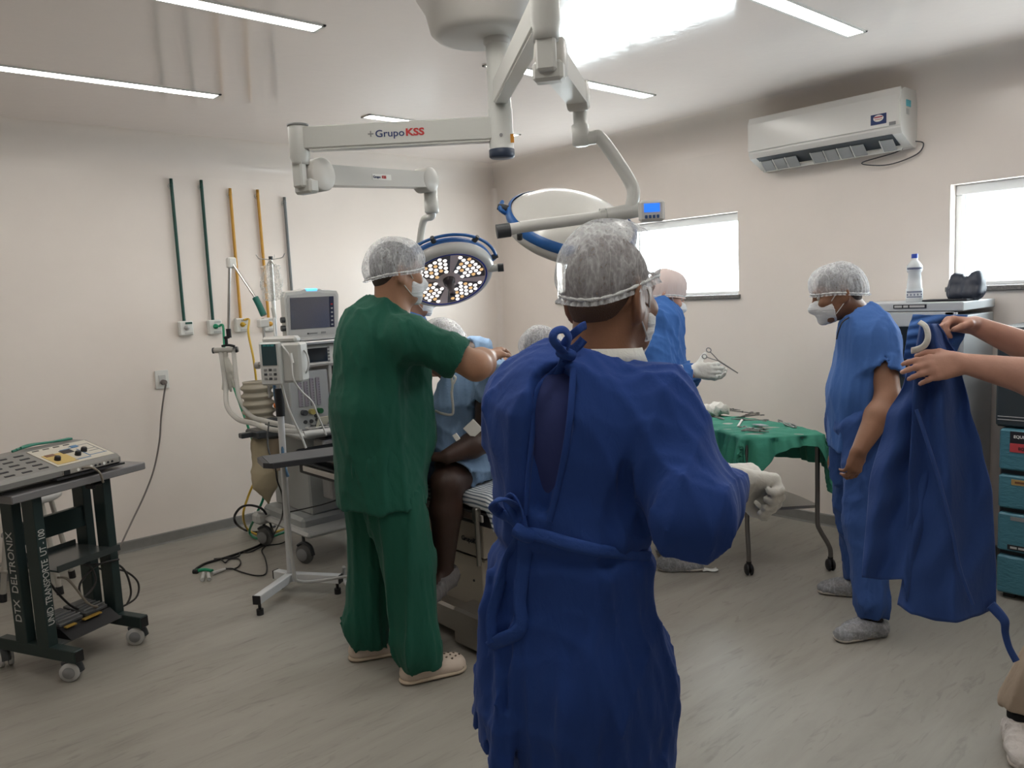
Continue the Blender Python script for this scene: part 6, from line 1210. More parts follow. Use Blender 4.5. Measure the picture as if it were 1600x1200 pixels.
def patient():
    h = nrm(A(-1, .06, 0)); r = np.cross(h, UP)   # r = +Y side; left arm is nearer the viewer
    base = A(2.28, 2.86, .745); t = thing('person', 'seated patient in a pale blue gown, bare legs hanging, bent forward on the table', 'person', base)
    pel = A(2.29, 2.87, .86); hc = D(693, 546, 3.70); Rh = bodyR(nrm(h*.8-FH*.2), .95); c7 = D(744, 552, 3.68)
    shL = D(776, 603, 3.48); shR = D(750, 585, 3.88); elL = D(756, 688, 3.40); wrL = D(700, 712, 3.30); elR = A(2.12, 3.12, .95); wrR = A(1.98, 2.92, .93)
    s = SDF(); head_prims(s, hc, Rh); neck_prims(s, hc, Rh, c7, 1.05); s.cone(shL, shR, .06, k=.05); s.cone((shL+shR)/2, pel, .11, .13, k=.06)
    limb(s, shL, elL, .066, .052, k=.03, bulge=.05); limb(s, elL, wrL, .052, .032, bulge=.04); limb(s, shR, elR, .055, .045); limb(s, elR, wrR, .045, .03)
    hand_prims(s, wrL, -RT*.9+FH*.5-UP*.1, -UP, -1, (.3, .4, .3)); hand_prims(s, wrR, h*.7-r*.5, -UP, 1, (.3, .4, .3))
    kL = A(1.955, 2.665, .785); kR = A(1.93, 2.96, .79); aL = A(1.95, 2.715, .385); aR = A(1.86, 2.985, .40)
    limb(s, A(2.29, 2.77, .84), kL, .088, .072, k=.05); limb(s, A(2.29, 2.97, .84), kR, .088, .070, k=.05)
    limb(s, kL, aL, .064, .038, bulge=.10, at=.3); limb(s, kR, aR, .060, .036, bulge=.10, at=.3)
    tL = D(654, 950, 3.26); tR = aR+h*.17-UP*.10
    s.cone(aL-UP*.02, tL, .036, .026, k=.03); s.cone(aR-UP*.02, tR, .036, .026, k=.03); s.cone(aL-UP*.03-h*.03, aL-UP*.03, .03, k=.03)
    mesh_obj('body', s.mesh(.007), SK_DARK, t); eyes(t, hc, Rh); hair(t, hc, Rh, mat('grey hair', (.18, .17, .16), .8)); cap(t, hc, Rh, seed=8, puff=.16)
    # gown
    m1 = (shL+shR)/2-UP*.04
    c = SDF(); c.cone(shL, shR, .085, k=.06).cone(m1, A(2.22, 2.85, .92), .15, .17, n=h, q=.85, k=.08).cone(m1+h*.03-UP*.1, A(2.12, 2.82, .90), .12, .12, k=.08).cone(c7-UP*.005, m1, .088, .1, k=.05).cone(D(716, 605, 3.62), D(700, 690, 3.52), .10, .12, k=.08)
    se = shL+(elL-shL)*.42; dv = nrm(elL-shL+RT*.0); c.cone(shL, se+dv*.06, .090, .100, k=.04, clip=[(se, dv)], hollow=(.083, .04))
    seR = shR+(elR-shR)*.5; dR = nrm(elR-shR); c.cone(shR, seR+dR*.05, .085, .09, k=.04, clip=[(seR, dR)])
    c.cone(A(2.28, 2.86, .86), A(2.26, 2.86, .80), .19, .18, k=.08, n=UP, q=.7)
    for hp, kn in ((A(2.26, 2.77, .85), kL), (A(2.26, 2.97, .85), kR)):
        e = hp+(kn-hp)*.86; d = nrm(kn-hp); c.cone(hp, e+d*.05, .118, .104, k=.06, clip=[(e, d)], hollow=(.094, .03))
    c.ell(c7+UP*.02+h*.075, (.055, .06, .06), kind='s', k=.015); c.plane(A(0, 0, .752), -UP, k=.02)
    c.post.append(wrinkle(.010, 26, 21, (1, 1, .7))); c.post.append(wrinkle(.003, 70, 22))
    g = mesh_obj('patient_gown', c.mesh(.007), PATG, t)
    part('collar_trim', COLLAR, g, lambda b: b.tube([c7+UP*.015+h*.03+r*.06, c7+UP*.03-h*.02+r*.03, c7+UP*.03-h*.035, c7+UP*.02-h*.02-r*.05, c7+UP*.0+h*.03-r*.07], .006, n=6))
    part('white_tie', COLLAR, g, lambda b: (b.tube([D(705, 585, 3.42), D(707, 600, 3.42), D(706, 615, 3.42), D(708, 640, 3.40), D(705, 648, 3.40), D(690, 646, 3.40), D(680, 642, 3.42)], .005, n=6, flat=RT, w=1.3, t=.4), b.tube([D(704, 585, 3.41), D(712, 590, 3.4), D(708, 600, 3.4)], .005, n=6, flat=RT, w=1.2, t=.4)))
    # dressings taped on the arm
    mid = elL*.62+wrL*.38; q = D(739, 670, 3.325); part('gauze_dressing', PAPER, t, lambda b: b.box(q, (.060, .006, .060), R=(lambda F_: F_)(np.array([nrm(RT*.7+UP*.6), nrm(FH), nrm(UP*.7-RT*.6)])), bev=.002), 'white square dressing on the forearm')
    part('gauze_dressing', PAPER, t, lambda b: b.box(D(713, 683, 3.30), (.022, .006, .03), R=np.array([nrm(RT*.8+UP*.5), FH, nrm(UP*.8-RT*.5)]), bev=.002))
    for a, tt, sd in ((aL, tL, 3), (aR, tR, 5)):
        d = nrm(tt-a); up = nrm(np.cross(np.cross(d, UP), d)); q = SDF(); q.cone(a-UP*.035-d*.02, tt-d*.0, .051, .045, k=.03).cone(a-UP*.03, a-UP*.005-d*.005, .050, .052, k=.03).cone(a-UP*.045-d*.045, a-UP*.03, .040, k=.03)
        q.plane(a+UP*.012+d*.05, nrm(up+UP*.3)); q.post.append(wrinkle(.006, 75, sd)); mesh_obj('shoe_cover', q.mesh(.006), mat('shoe cover grey', (.15, .142, .14), .8, bump=.6, bscale=60), t)
patient()

def near_man():
    h = hd(36); R = bodyR(h); r = R[0]; b0 = D(897, 1000, 1.72); base = A(b0[0], b0[1], 0); L = lambda x, y, z: base+r*x+h*y+UP*z
    t = thing('person', 'person in royal blue surgical gown with back ties, nearest the viewer', 'person', base)
    hc = D(957, 464, 1.67); Rh = bodyR(hd(44), .10); c7 = D(932, 556, 1.64)
    shR = D(1034, 628, 1.57); shL = D(820, 626, 1.74); elR = D(1088, 800, 1.48); wrR = D(1150, 752, 1.66); elL = L(-.20, .12, 1.10); wrL = D(1120, 745, 1.86)
    s = SDF(); head_prims(s, hc, Rh, ear=1.22); neck_prims(s, hc, Rh, c7-UP*.02+h*.02, 1.12)
    s.cone(c7-UP*.10+r*.07, c7-UP*.10-r*.07, .045, k=.05); s.cone(shR, shL, .055, k=.05); s.cone(L(0, .03, 1.28), L(0, 0, .98), .11, .12, k=.05)
    limb(s, shR, elR, .05, .042, k=.03); limb(s, elR, wrR, .042, .028); limb(s, shL, elL, .05, .042, k=.03); limb(s, elL, wrL, .042, .028)
    hR = dict(d=RT*.85+FH*.3-UP*.25, n=-UP*.55-FH*.6, side=1, curl=(1.1, 1.2, .6)); hL = dict(d=RT*.9-FH*.25+UP*.05, n=-UP*.3+FH*.3-UP*.4, side=1, curl=(1.0, 1.1, .6))
    hand_prims(s, wrR, hR['d'], hR['n'], 1, hR['curl']); hand_prims(s, wrL, hL['d'], hL['n'], -1, hL['curl'])
    ft = []
    for sd in (1, -1):
        hp = L(sd*.09, 0, .88); an = L(sd*.12, .0, .09); kn = (hp+an)/2+h*.02; limb(s, hp, kn, .085, .055, k=.04); limb(s, kn, an, .055, .036); s.cone(an-UP*.03, an+h*.14-UP*.05, .034, .03, k=.03); ft.append((an-h*.06-UP*.09, an+h*.20-UP*.09))
    mesh_obj('body', s.mesh(.0055), SK_BROWN, t, relax=0); eyes(t, hc, Rh)
    hr = hair(t, hc, Rh, mat('cropped hair', (.105, .062, .044), .8, bump=.5, bscale=300), low=-.050)
    cap(t, hc, Rh, front=.062, back=-.014, seed=5, puff=.15, top=.160, a=.096, bb=.120, frill=.014); mask(t, hc, Rh)
    for i, (a, b_) in enumerate(ft): shoe_cover(t, a, b_, seed=30+i)
    p = SDF()
    for sd in (1, -1): p.cone(L(sd*.08, 0, .80), L(sd*.10, 0, .14), .095, .09, k=.02, clip=[(L(0, 0, .08), -UP)])
    p.plane(L(0, 0, .95), UP); p.post.append(wrinkle(.012, 24, 33, (1, 1, .25))); mesh_obj('scrub_trousers', p.mesh(.009), mat('navy trousers', (.02, .05, .18), .9, bump=.3, bscale=40), t)
    # undershirt seen between the two back edges of the gown
    u = SDF(); u.cone(shR-UP*.03-r*.03, shL-UP*.03+r*.03, .045, k=.05).cone(L(0, .01, 1.28), L(0, 0, .95), .155, .15, n=h, q=.62, k=.06).cone(c7-UP*.08, L(0, .0, 1.33), .05, .10, k=.05); u.ell(L(0, -.035, 1.25), (.125, .075, .15), R, k=.06)
    u.ell(c7+UP*.045+h*.03, (.075, .085, .06), R, kind='s', k=.01); mesh_obj('undershirt', u.mesh(.009), GOWN_U, t)
    # gown
    c = SDF(); c.cone(shR-UP*.025, shL-UP*.035, .068, .070, k=.05).cone(L(0, .0, 1.30), L(0, 0, 1.04), .180, .178, n=h, q=.68, k=.07).cone(L(0, 0, 1.04), L(0, .01, .75), .178, .205, n=h, q=.80, k=.06).cone(L(0, .01, .75), L(0, .02, .46), .205, .208, n=h, q=.85, k=.05)
    c.ell(L(0, -.045, 1.27), (.155, .090, .16), R, k=.07).cone(c7-UP*.060, L(0, .01, 1.34), .070, .12, k=.05)
    fe = L(.36, .10, .92)
    c.cone(shR, elR, .072, .078, k=.06).cone(elR, wrR-(wrR-elR)*.12, .078, .046, k=.04).cone(shR-UP*.08+r*.01, elR-UP*.02-r*.02, .070, .066, k=.06); c.ell((elR*.6+wrR*.4)-UP*.035, (.085, .040, .050), np.array([nrm(wrR-elR), np.cross(UP, nrm((wrR-elR)*[1, 1, 0])), UP]), k=.06)
    c.cone(shL, elL, .070, .072, k=.06).cone(elL, wrL, .072, .045, k=.05)
    c.cone(L(-.16, -.03, .98), L(-.20, -.05, .60), .030, .045, k=.06)
    # vertical pleats down the left back, and the open slit between the two edges
    for (x0_, x1_, y0_, rr) in ((-.13, -.15, -.115, .020), (-.085, -.105, -.135, .020), (-.04, -.07, -.145, .018)): c.cone(L(x0_, y0_, .98), L(x1_, y0_-.02, .55), rr*.6, rr*1.3, k=.03)
    sl = [hit(c, 866, 606), hit(c, 858, 660), hit(c, 850, 720), hit(c, 843, 790)]
    for i in range(3): c.cone(sl[i]+FH*.016, sl[i+1]+FH*.016, (.042, .040, .034)[i], (.040, .034, .018)[i], kind='s', k=.010)
    c.ell(c7+UP*.040+h*.035, (.083, .092, .060), R, kind='s', k=.012)
    c.plane(L(0, 0, .53), -UP-r*.35)
    W_ = wrinkle(.013, 14, 41, (1, 1, .30)); W2_ = wrinkle(.0055, 40, 42, (1, 1, .40)); W3 = wrinkle(.008, 30, 47, (1, 1, .10))
    c.post.append(W_); c.post.append(W2_); c.post.append(lambda p: W3(p)*np.clip((1.0-p[..., 2])/.25, 0, 1))
    c.post.append(lambda p: .012*np.exp(-((p[..., 2]-1.04)/.018)**2))        # cinched under the waist tie
    gw = mesh_obj('surgical_gown', c.mesh(.0065), GOWN, t)
    for w_, hh, sd in ((wrR, hR, 1), (wrL, hL, -1)):
        g = SDF(); hand_prims(g, w_, hh['d'], hh['n'], sd, hh['curl'], grow=.0025); g.cone(w_-nrm(hh['d'])*.05, w_+nrm(hh['d'])*.01, .036, .031, k=.01); g.post.append(wrinkle(.0015, 110, 43)); mesh_obj('surgical_glove', g.mesh(.0045), GLOVE, t)
        part('knit_cuff', CUFF, t, lambda b: b.cyl(w_-nrm(hh['d'])*.11, w_-nrm(hh['d'])*.03, .043, .036, n=20))
    # white collar band
    ring = []; 
    cb = MB(); cc = c7+UP*.006+h*.030
    nn = 40; V = []
    for k in range(nn+1):
        a = math.radians(-215+250*k/nn); o = (r*math.cos(a)*.088+h*math.sin(a)*.098); lift = UP*(.016*math.sin(a)*-1)
        lo_ = cc+o*1.05-UP*.030+lift*.3; hi_ = cc+o*.90+UP*.008+lift*.3; V += [lo_, hi_, hi_-nrm(o)*.004, lo_-nrm(o)*.004]
    cb.add(V, [(k*4+j, k*4+(j+1) % 4, (k+1)*4+(j+1) % 4, (k+1)*4+j) for k in range(nn) for j in range(4)]); cb.build('white_collar', COLLAR, t)
    # ties
    tie = mat('gown tie', (.020, .066, .28), .85, bump=.3, bscale=60)
    H = lambda x, y, o=.004: hit(c, x, y, o)
    kn = H(884, 552, .012)
    ribbon(t, [D(915, 508, 1.56), D(905, 514, 1.53), kn+UP*.022, kn, D(874, 544, 1.49), D(864, 530, 1.48), D(868, 518, 1.48), D(882, 516, 1.48), D(890, 532, 1.49), kn], .009, tie, flat=FH*.3+UP, name='neck_tie')
    ribbon(t, [D(912, 530, 1.55), kn+RT*.02+UP*.01, kn, H(880, 566), H(872, 584), H(864, 602), H(860, 616)], .010, tie, flat=RT, name='neck_tie')
    part('knot', tie, t, lambda b: b.tube([kn-RT*.012+UP*.005, kn-FH*.010, kn+RT*.012-UP*.005], .012, n=8))
    ribbon(t, [H(884, 566), H(860, 586), H(838, 615), H(832, 680), H(826, 740), H(822, 805)], .008, GOWN, flat=RT, name='back_edge', th=.5)
    ribbon(t, [H(896, 575), H(892, 640), H(884, 700), H(872, 760), H(858, 815)], .007, GOWN, flat=RT, name='back_edge', th=.5)
    wk = H(818, 832, .012)
    ribbon(t, [H(1016, 869), H(1000, 868), H(950, 862), H(920, 857), H(890, 850), H(850, 838), wk], [.011, .012, .013, .014, .015, .015, .013], tie, flat=UP, name='waist_tie', th=.3)
    ribbon(t, [wk, H(800, 812, .012), H(780, 800, .02), D(770, 788, 1.50), D(785, 780, 1.49), H(805, 790, .02), H(815, 812, .012), wk], .012, tie, flat=UP, name='waist_tie', th=.35)
    ribbon(t, [wk, H(800, 800, .02), H(792, 785, .02), H(802, 774, .02), H(816, 800, .012), wk], .009, tie, flat=RT, name='waist_tie', th=.35)
    ribbon(t, [wk, H(820, 860, .006), H(816, 900, .006), H(812, 940, .006), H(815, 970, .006), H(808, 988, .006), H(785, 1000, .008), H(764, 1010, .01)], [.014, .016, .015, .014, .014, .017, .018, .012], tie, flat=RT, name='waist_tie', th=.14)
    ribbon(t, [wk, H(795, 870, .006), H(780, 920, .006), H(768, 965, .008), H(770, 1004, .01)], .013, tie, flat=RT, name='waist_tie', th=.14)
    part('knot', tie, t, lambda b: b.tube([wk-RT*.015+UP*.008, wk-FH*.008, wk+RT*.015-UP*.008], .016, n=8))
near_man()

def nurse():
    h = hd(98); R = bodyR(h); r = R[0]; base = A(3.53, 2.74, 0); L = lambda x, y, z: base+r*x+h*y+UP*z
    t = thing('person', 'gowned person in pale cap holding a steel clamp in white gloves before the window', 'person', base)
    hc = D(1040, 463, 4.42); Rh = bodyR(hd(88), .35); c7 = D(1014, 505, 4.42)
    shR = D(1020, 545, 4.26); shL = D(1022, 545, 4.62); elR = D(1040, 617, 4.18); wrR = D(1082, 580, 4.2); elL = D(1055, 610, 4.68); wrL = D(1092, 583, 4.38)
    s = SDF(); head_prims(s, hc, Rh); neck_prims(s, hc, Rh, c7-UP*.02); s.cone(shR, shL, .05, k=.05); s.cone(L(0, 0, 1.28), L(0, 0, .98), .11, .12, k=.05)
    limb(s, shR, elR, .045, .04); limb(s, elR, wrR, .04, .026); limb(s, shL, elL, .045, .04); limb(s, elL, wrL, .04, .026)
    gs = []
    for w_, d, n, sd, cu, tb in ((wrR, RT*.98-UP*.02, FH*.9-UP*.1, 1, (.12, .25, .2), -.75), (wrL, RT*.95-UP*.15, UP*.7-FH*.5, 1, (.5, .6, .3), .3)):
        hand_prims(s, w_, d, n, sd, cu, thumb=tb); g = SDF(); hand_prims(g, w_, d, n, sd, cu, grow=.002, thumb=tb); g.cone(w_-nrm(d)*.06, w_, .036, .029, k=.01); gs.append(g)
    ft = []
    for sd, f in ((1, D(1052, 882, 4.5)), (-1, None)):
        hp = L(sd*.09, 0, .88); an = L(sd*.13, .02, .09); kn = (hp+an)/2; limb(s, hp, kn, .08, .052, k=.04); limb(s, kn, an, .052, .034); s.cone(an-UP*.03, an+h*.14-UP*.05, .034, .03, k=.03); ft.append((an-h*.07-UP*.09, an+h*.19-UP*.09))
    mesh_obj('body', s.mesh(.008), SK_PINK, t); eyes(t, hc, Rh); hair(t, hc, Rh, HAIRG); cap(t, hc, Rh, front=.035, back=-.035, seed=11, puff=.06, m=mat('pale pink cap', (.60, .50, .48), .75, bump=.5, bscale=30, aniso=(1, 1, .3))); mask(t, hc, Rh)
    for i, g in enumerate(gs): mesh_obj('surgical_glove', g.mesh(.005), GLOVE, t)
    for i, (a, b_) in enumerate(ft): shoe_cover(t, a, b_, seed=50+i)
    p = SDF()
    for sd in (1, -1): p.cone(L(sd*.09, 0, .90), L(sd*.13, .02, .2), .11, .085, k=.02, clip=[(L(0, 0, .13), -UP)])
    p.post.append(wrinkle(.01, 26, 53, (1, 1, .25))); mesh_obj('trousers', p.mesh(.010), PINKP, t)
    c = SDF(); c.cone(shR-UP*.02, shL-UP*.02, .082, k=.05).cone(L(0, .0, 1.34), L(0, 0, 1.0), .18, .20, n=h, q=.72, k=.07).cone(L(0, 0, 1.0), L(0, .02, .55), .20, .22, n=h, q=.85, k=.06).cone(c7-UP*.03, L(0, 0, 1.38), .075, .12, k=.05)
    c.cone(shR, elR, .085, .08, k=.05).cone(elR, wrR-RT*.01, .085, .058, k=.04, clip=[(wrR-RT*.008, RT)]).cone(shL, elL, .085, .08, k=.05).cone(elL, wrL-RT*.02, .08, .05, k=.04)
    c.plane(L(0, 0, .52), -UP); c.ell(c7+UP*.05+h*.03, (.07, .08, .06), R, kind='s', k=.01); c.post.append(wrinkle(.012, 22, 54, (1, 1, .6))); c.post.append(wrinkle(.004, 55, 55)); mesh_obj('surgical_gown', c.mesh(.008), cloth('mid blue gown cotton', (.035, .12, .36)), t)
    # scissors-like needle holder held between the hands
    st = mat('clamp steel', (.30, .29, .28), .3, .9); a = D(1104, 552, 4.15); b1 = D(1153, 583, 4.15); v = nrm(b1-a); nn = np.cross(v, FH)
    k_ = thing('needle_holder', 'steel ring-handled clamp held in the gloved hands by the window', 'clamp', a)
    part('blades', st, k_, lambda b: (b.cyl(a+v*.07, b1, .0045, .003, n=8),)); 
    for sg in (-1, 1): part('ring_handle', st, k_, lambda b: (b.tube([a+v*.075, a+v*.04+nn*sg*.010, a+v*.012+nn*sg*.016], .003, n=6), b.tube([a+nn*sg*.020+v*(.013*math.cos(x))+nn*.011*math.sin(x) for x in np.linspace(0, 2*math.pi, 13)], .003, n=6, spl=0)))
nurse()

def man_right():
    h = hd(-82); R = bodyR(h); r = R[0]; base = A(3.562, 1.633, 0); L = lambda x, y, z: base+r*x+h*y+UP*z
    t = thing('person', 'person in blue short-sleeved scrubs in profile, looking down, beside the steel cabinet', 'person', base)
    hc = D(1307, 459, 3.62); Rh = bodyR(hd(-76), .28); c7 = D(1342, 492, 3.64)
    shL = D(1374, 525, 3.50); shR = D(1352, 525, 3.86); elL = D(1388, 622, 3.42); wrL = D(1343, 703, 3.36); elR = D(1340, 640, 3.95); wrR = D(1310, 700, 3.90)
    s = SDF(); head_prims(s, hc, Rh); neck_prims(s, hc, Rh, c7-UP*.02, 1.08); s.cone(shR, shL, .055, k=.05); s.cone(L(0, -.03, 1.26), L(0, 0, .98), .08, .10, k=.04)
    limb(s, shL, elL, .062, .052, k=.03); limb(s, elL, wrL, .053, .033, bulge=.06); limb(s, shR, elR, .052, .043, k=.03); limb(s, elR, wrR, .043, .028)
    hand_prims(s, wrL, -UP*.9-RT*.28, nrm(h*.3+FH*1.0), 1, (.45, .6, .45)); hand_prims(s, wrR, -UP*.9-RT*.2, -FH, -1, (.45, .6, .4))
    near = (P(1384, 988, z=0), P(1322, 1000, z=0)); far = (A(3.80, 1.66, 0), A(3.66, 1.90, 0)); near = (near[0], near[0]+nrm(near[1]-near[0])*.27)
    for (a, b_), hp in ((near, L(-.10, -.02, .90)), (far, L(.10, 0, .90))):
        an = a*.72+b_*.28+UP*.09; kn = (hp+an)/2+h*.04; limb(s, hp, kn, .085, .055, k=.04); limb(s, kn, an, .055, .036); s.cone(an-UP*.04, b_-nrm(b_-a)*.06+UP*.03, .032, .026, k=.03)
    mesh_obj('body', s.mesh(.007), SK_BROWN, t); eyes(t, hc, Rh); hair(t, hc, Rh, low=-.05); cap(t, hc, Rh, front=.035, back=-.038, seed=15, puff=.12, top=.142, a=.094, bb=.122); mask(t, hc, Rh)
    c = SDF(); c.cone(shR-UP*.03, shL-UP*.03, .080, k=.05).cone(L(0, -.02, 1.30), L(0, .01, 1.04), .165, .165, n=h, q=.70, k=.07).cone(L(0, .01, 1.04), L(0, .0, .80), .165, .172, n=h, q=.82, k=.06).cone(c7-UP*.075, L(0, -.02, 1.32), .060, .11, k=.05)
    se = shL+(elL-shL)*.62; dv = nrm(elL-shL-RT*.02); c.cone(shL-UP*.01, se+dv*.06, .082, .090, k=.05, clip=[(se, dv-RT*.15)], hollow=(.073, .05))
    sr = shR+(elR-shR)*.6; dr = nrm(elR-shR); c.cone(shR, sr+dr*.05, .085, .09, k=.05, clip=[(sr, dr)])
    c.ell(D(1330, 483, 3.62), (.085, .085, .045), bodyR(h, .6), kind='s', k=.012); c.plane(L(0, 0, .80), -UP-h*.06); c.post.append(wrinkle(.010, 20, 61, (1, 1, .5))); c.post.append(wrinkle(.003, 55, 62)); mesh_obj('scrub_shirt', c.mesh(.008), SCRUB_B, t)
    part('neck_cord', INK, t, lambda b: b.tube([c7+UP*.01-RT*.02-FH*.06, D(1320, 500, 3.5), D(1311, 515, 3.5), D(1307, 530, 3.52)], .003, n=6))
    p = SDF()
    for (a, b_), hp in ((near, L(-.09, -.01, .88)), (far, L(.10, -.01, .88))):
        an = a*.74+b_*.26+UP*.10; kn = (hp+an)/2+h*.02; p.cone(hp, kn, .125, .095, k=.03).cone(kn, an+UP*.05, .095, .075, k=.03); p.cone(an+UP*.06, an, .075, .070, k=.02, clip=[(a+UP*.085, -UP)])
    p.cone(L(.05, 0, .93), L(-.05, 0, .93), .14, k=.05, n=h, q=.9); p.plane(L(0, 0, 1.0), UP); p.post.append(wrinkle(.012, 24, 63, (1, 1, .3))); p.post.append(wrinkle(.004, 60, 64)); mesh_obj('scrub_trousers', p.mesh(.008), cloth('navy scrub cotton', (.03, .08, .26)), t)
    for i, (a, b_) in enumerate((near, far)):
        shoe_cover(t, a, b_, h=.06, seed=70+i)
man_right()

def doctor_back():
    h = hd(-62); R = bodyR(h); r = R[0]; b0 = D(930, 800, 4.35); base = A(b0[0], b0[1], 0); L = lambda x, y, z: base+r*x+h*y+UP*z
    t = thing('person', 'person bending low behind the nearest gown, only the top of a pale cap showing', 'person', base)
    hc = D(849, 551, 4.28); Rh = bodyR(hd(-70), .75); c7 = hc-h*.14-UP*.02+UP*.0
    pel = L(0, -.05, .92); shm = c7-UP*.06-h*.04; shR = shm+r*.18-UP*.03; shL = shm-r*.18-UP*.03
    elR = shR+h*.12-UP*.22; wrR = shR+h*.34-UP*.18; elL = shL+h*.12-UP*.22; wrL = shL+h*.34-UP*.18
    s = SDF(); head_prims(s, hc, Rh); neck_prims(s, hc, Rh, c7); s.cone(shR, shL, .055, k=.05); s.cone(shm, pel, .12, .13, k=.05)
    limb(s, shR, elR, .045, .04); limb(s, elR, wrR, .04, .028); limb(s, shL, elL, .045, .04); limb(s, elL, wrL, .04, .028)
    for w_, sd in ((wrR, -1), (wrL, 1)): hand_prims(s, w_, h, -UP, sd, (.4, .4, .3))
    for sd in (1, -1):
        hp = L(sd*.09, -.04, .88); an = L(sd*.12, 0, .09); limb(s, hp, (hp+an)/2+h*.03, .08, .055, k=.04); limb(s, (hp+an)/2+h*.03, an, .055, .036); s.cone(an-UP*.03, an+h*.14-UP*.05, .034, .03, k=.03); shoe_cover(t, an-h*.07-UP*.09, an+h*.19-UP*.09, seed=80+sd)
    mesh_obj('body', s.mesh(.009), SK_PINK, t); eyes(t, hc, Rh); hair(t, hc, Rh, HAIRG); cap(t, hc, Rh, seed=21, front=.03, back=-.045, puff=.08); mask(t, hc, Rh)
    c = SDF(); c.cone(shR, shL, .085, k=.05).cone(shm-UP*.06, pel, .18, .19, n=UP*.7+h*.7, q=.7, k=.07).cone(pel, L(0, .0, .5), .19, .21, k=.06).cone(shR, elR, .08, .075, k=.04).cone(elR, wrR, .075, .05, k=.04).cone(shL, elL, .08, .075, k=.04).cone(elL, wrL, .075, .05, k=.04)
    c.plane(L(0, 0, .48), -UP); c.ell(hc, (.10, .12, .11), Rh, kind='s', k=.02); c.post.append(wrinkle(.012, 22, 84)); mesh_obj('surgical_gown', c.mesh(.010), MATS['mid blue gown cotton'], t)
    p = SDF()
    for sd in (1, -1): p.cone(L(sd*.09, 0, .85), L(sd*.12, 0, .18), .11, .085, k=.02, clip=[(L(0, 0, .12), -UP)])
    mesh_obj('trousers', p.mesh(.012), MATS['navy trousers'], t)
doctor_back()

def helper_hidden():
    b0 = P(645, 845, z=0)-FH*.08; h = hd(88); R = bodyR(h); r = R[0]; base = A(b0[0], b0[1], 0); L = lambda x, y, z: base+r*x+h*y+UP*z
    t = thing('person', 'person almost hidden behind the green scrubs, one covered shoe showing', 'person', base)
    hc = D(652, 462, 5.15); Rh = bodyR(hd(75), .2); c7 = hc-UP*.12-h*.04; shm = c7-UP*.08
    shR = shm+r*.16; shL = shm-r*.16; elR = shR-UP*.28-r*.03; wrR = elR+h*.22-UP*.02; elL = shL-UP*.28; wrL = elL+h*.22+UP*.02
    s = SDF(); head_prims(s, hc, Rh); neck_prims(s, hc, Rh, c7); s.cone(shR, shL, .05, k=.05); s.cone(shm-UP*.1, L(0, 0, .95), .11, .12, k=.05)
    limb(s, shR, elR, .045, .04); limb(s, elR, wrR, .04, .028); limb(s, shL, elL, .045, .04); limb(s, elL, wrL, .04, .028)
    for w_, sd in ((wrR, -1), (wrL, 1)): hand_prims(s, w_, h, -UP, sd, (.3, .4, .3))
    for sd in (1, -1):
        hp = L(sd*.08, 0, .88); an = L(sd*.04+.0, 0, .09); limb(s, hp, (hp+an)/2, .075, .05, k=.04); limb(s, (hp+an)/2, an, .05, .036); s.cone(an-UP*.03, an+hd(80)*.12-UP*.05, .034, .03, k=.03); shoe_cover(t, an-hd(80)*.07-UP*.09, an+hd(80)*.15-UP*.09, seed=90+sd)
    mesh_obj('body', s.mesh(.009), SK_TAN, t); eyes(t, hc, Rh); hair(t, hc, Rh); cap(t, hc, Rh, seed=25); mask(t, hc, Rh)
    c = SDF(); c.cone(shR, shL, .075, k=.05).cone(shm-UP*.05, L(0, 0, .82), .15, .155, n=h, q=.7, k=.06).cone(shR, shR-UP*.2, .075, .08, k=.04, clip=[(shR-UP*.2, -UP)]).cone(shL, shL-UP*.2, .075, .08, k=.04, clip=[(shL-UP*.2, -UP)]); c.plane(L(0, 0, .80), -UP); c.post.append(wrinkle(.008, 22, 94)); mesh_obj('scrub_shirt', c.mesh(.010), SCRUB_B, t)
    p = SDF()
    for sd in (1, -1): p.cone(L(sd*.08, 0, .88), L(sd*.05, 0, .2), .10, .07, k=.02, clip=[(L(0, 0, .16), -UP)])
    mesh_obj('scrub_trousers', p.mesh(.011), SCRUB_B, t)
helper_hidden()

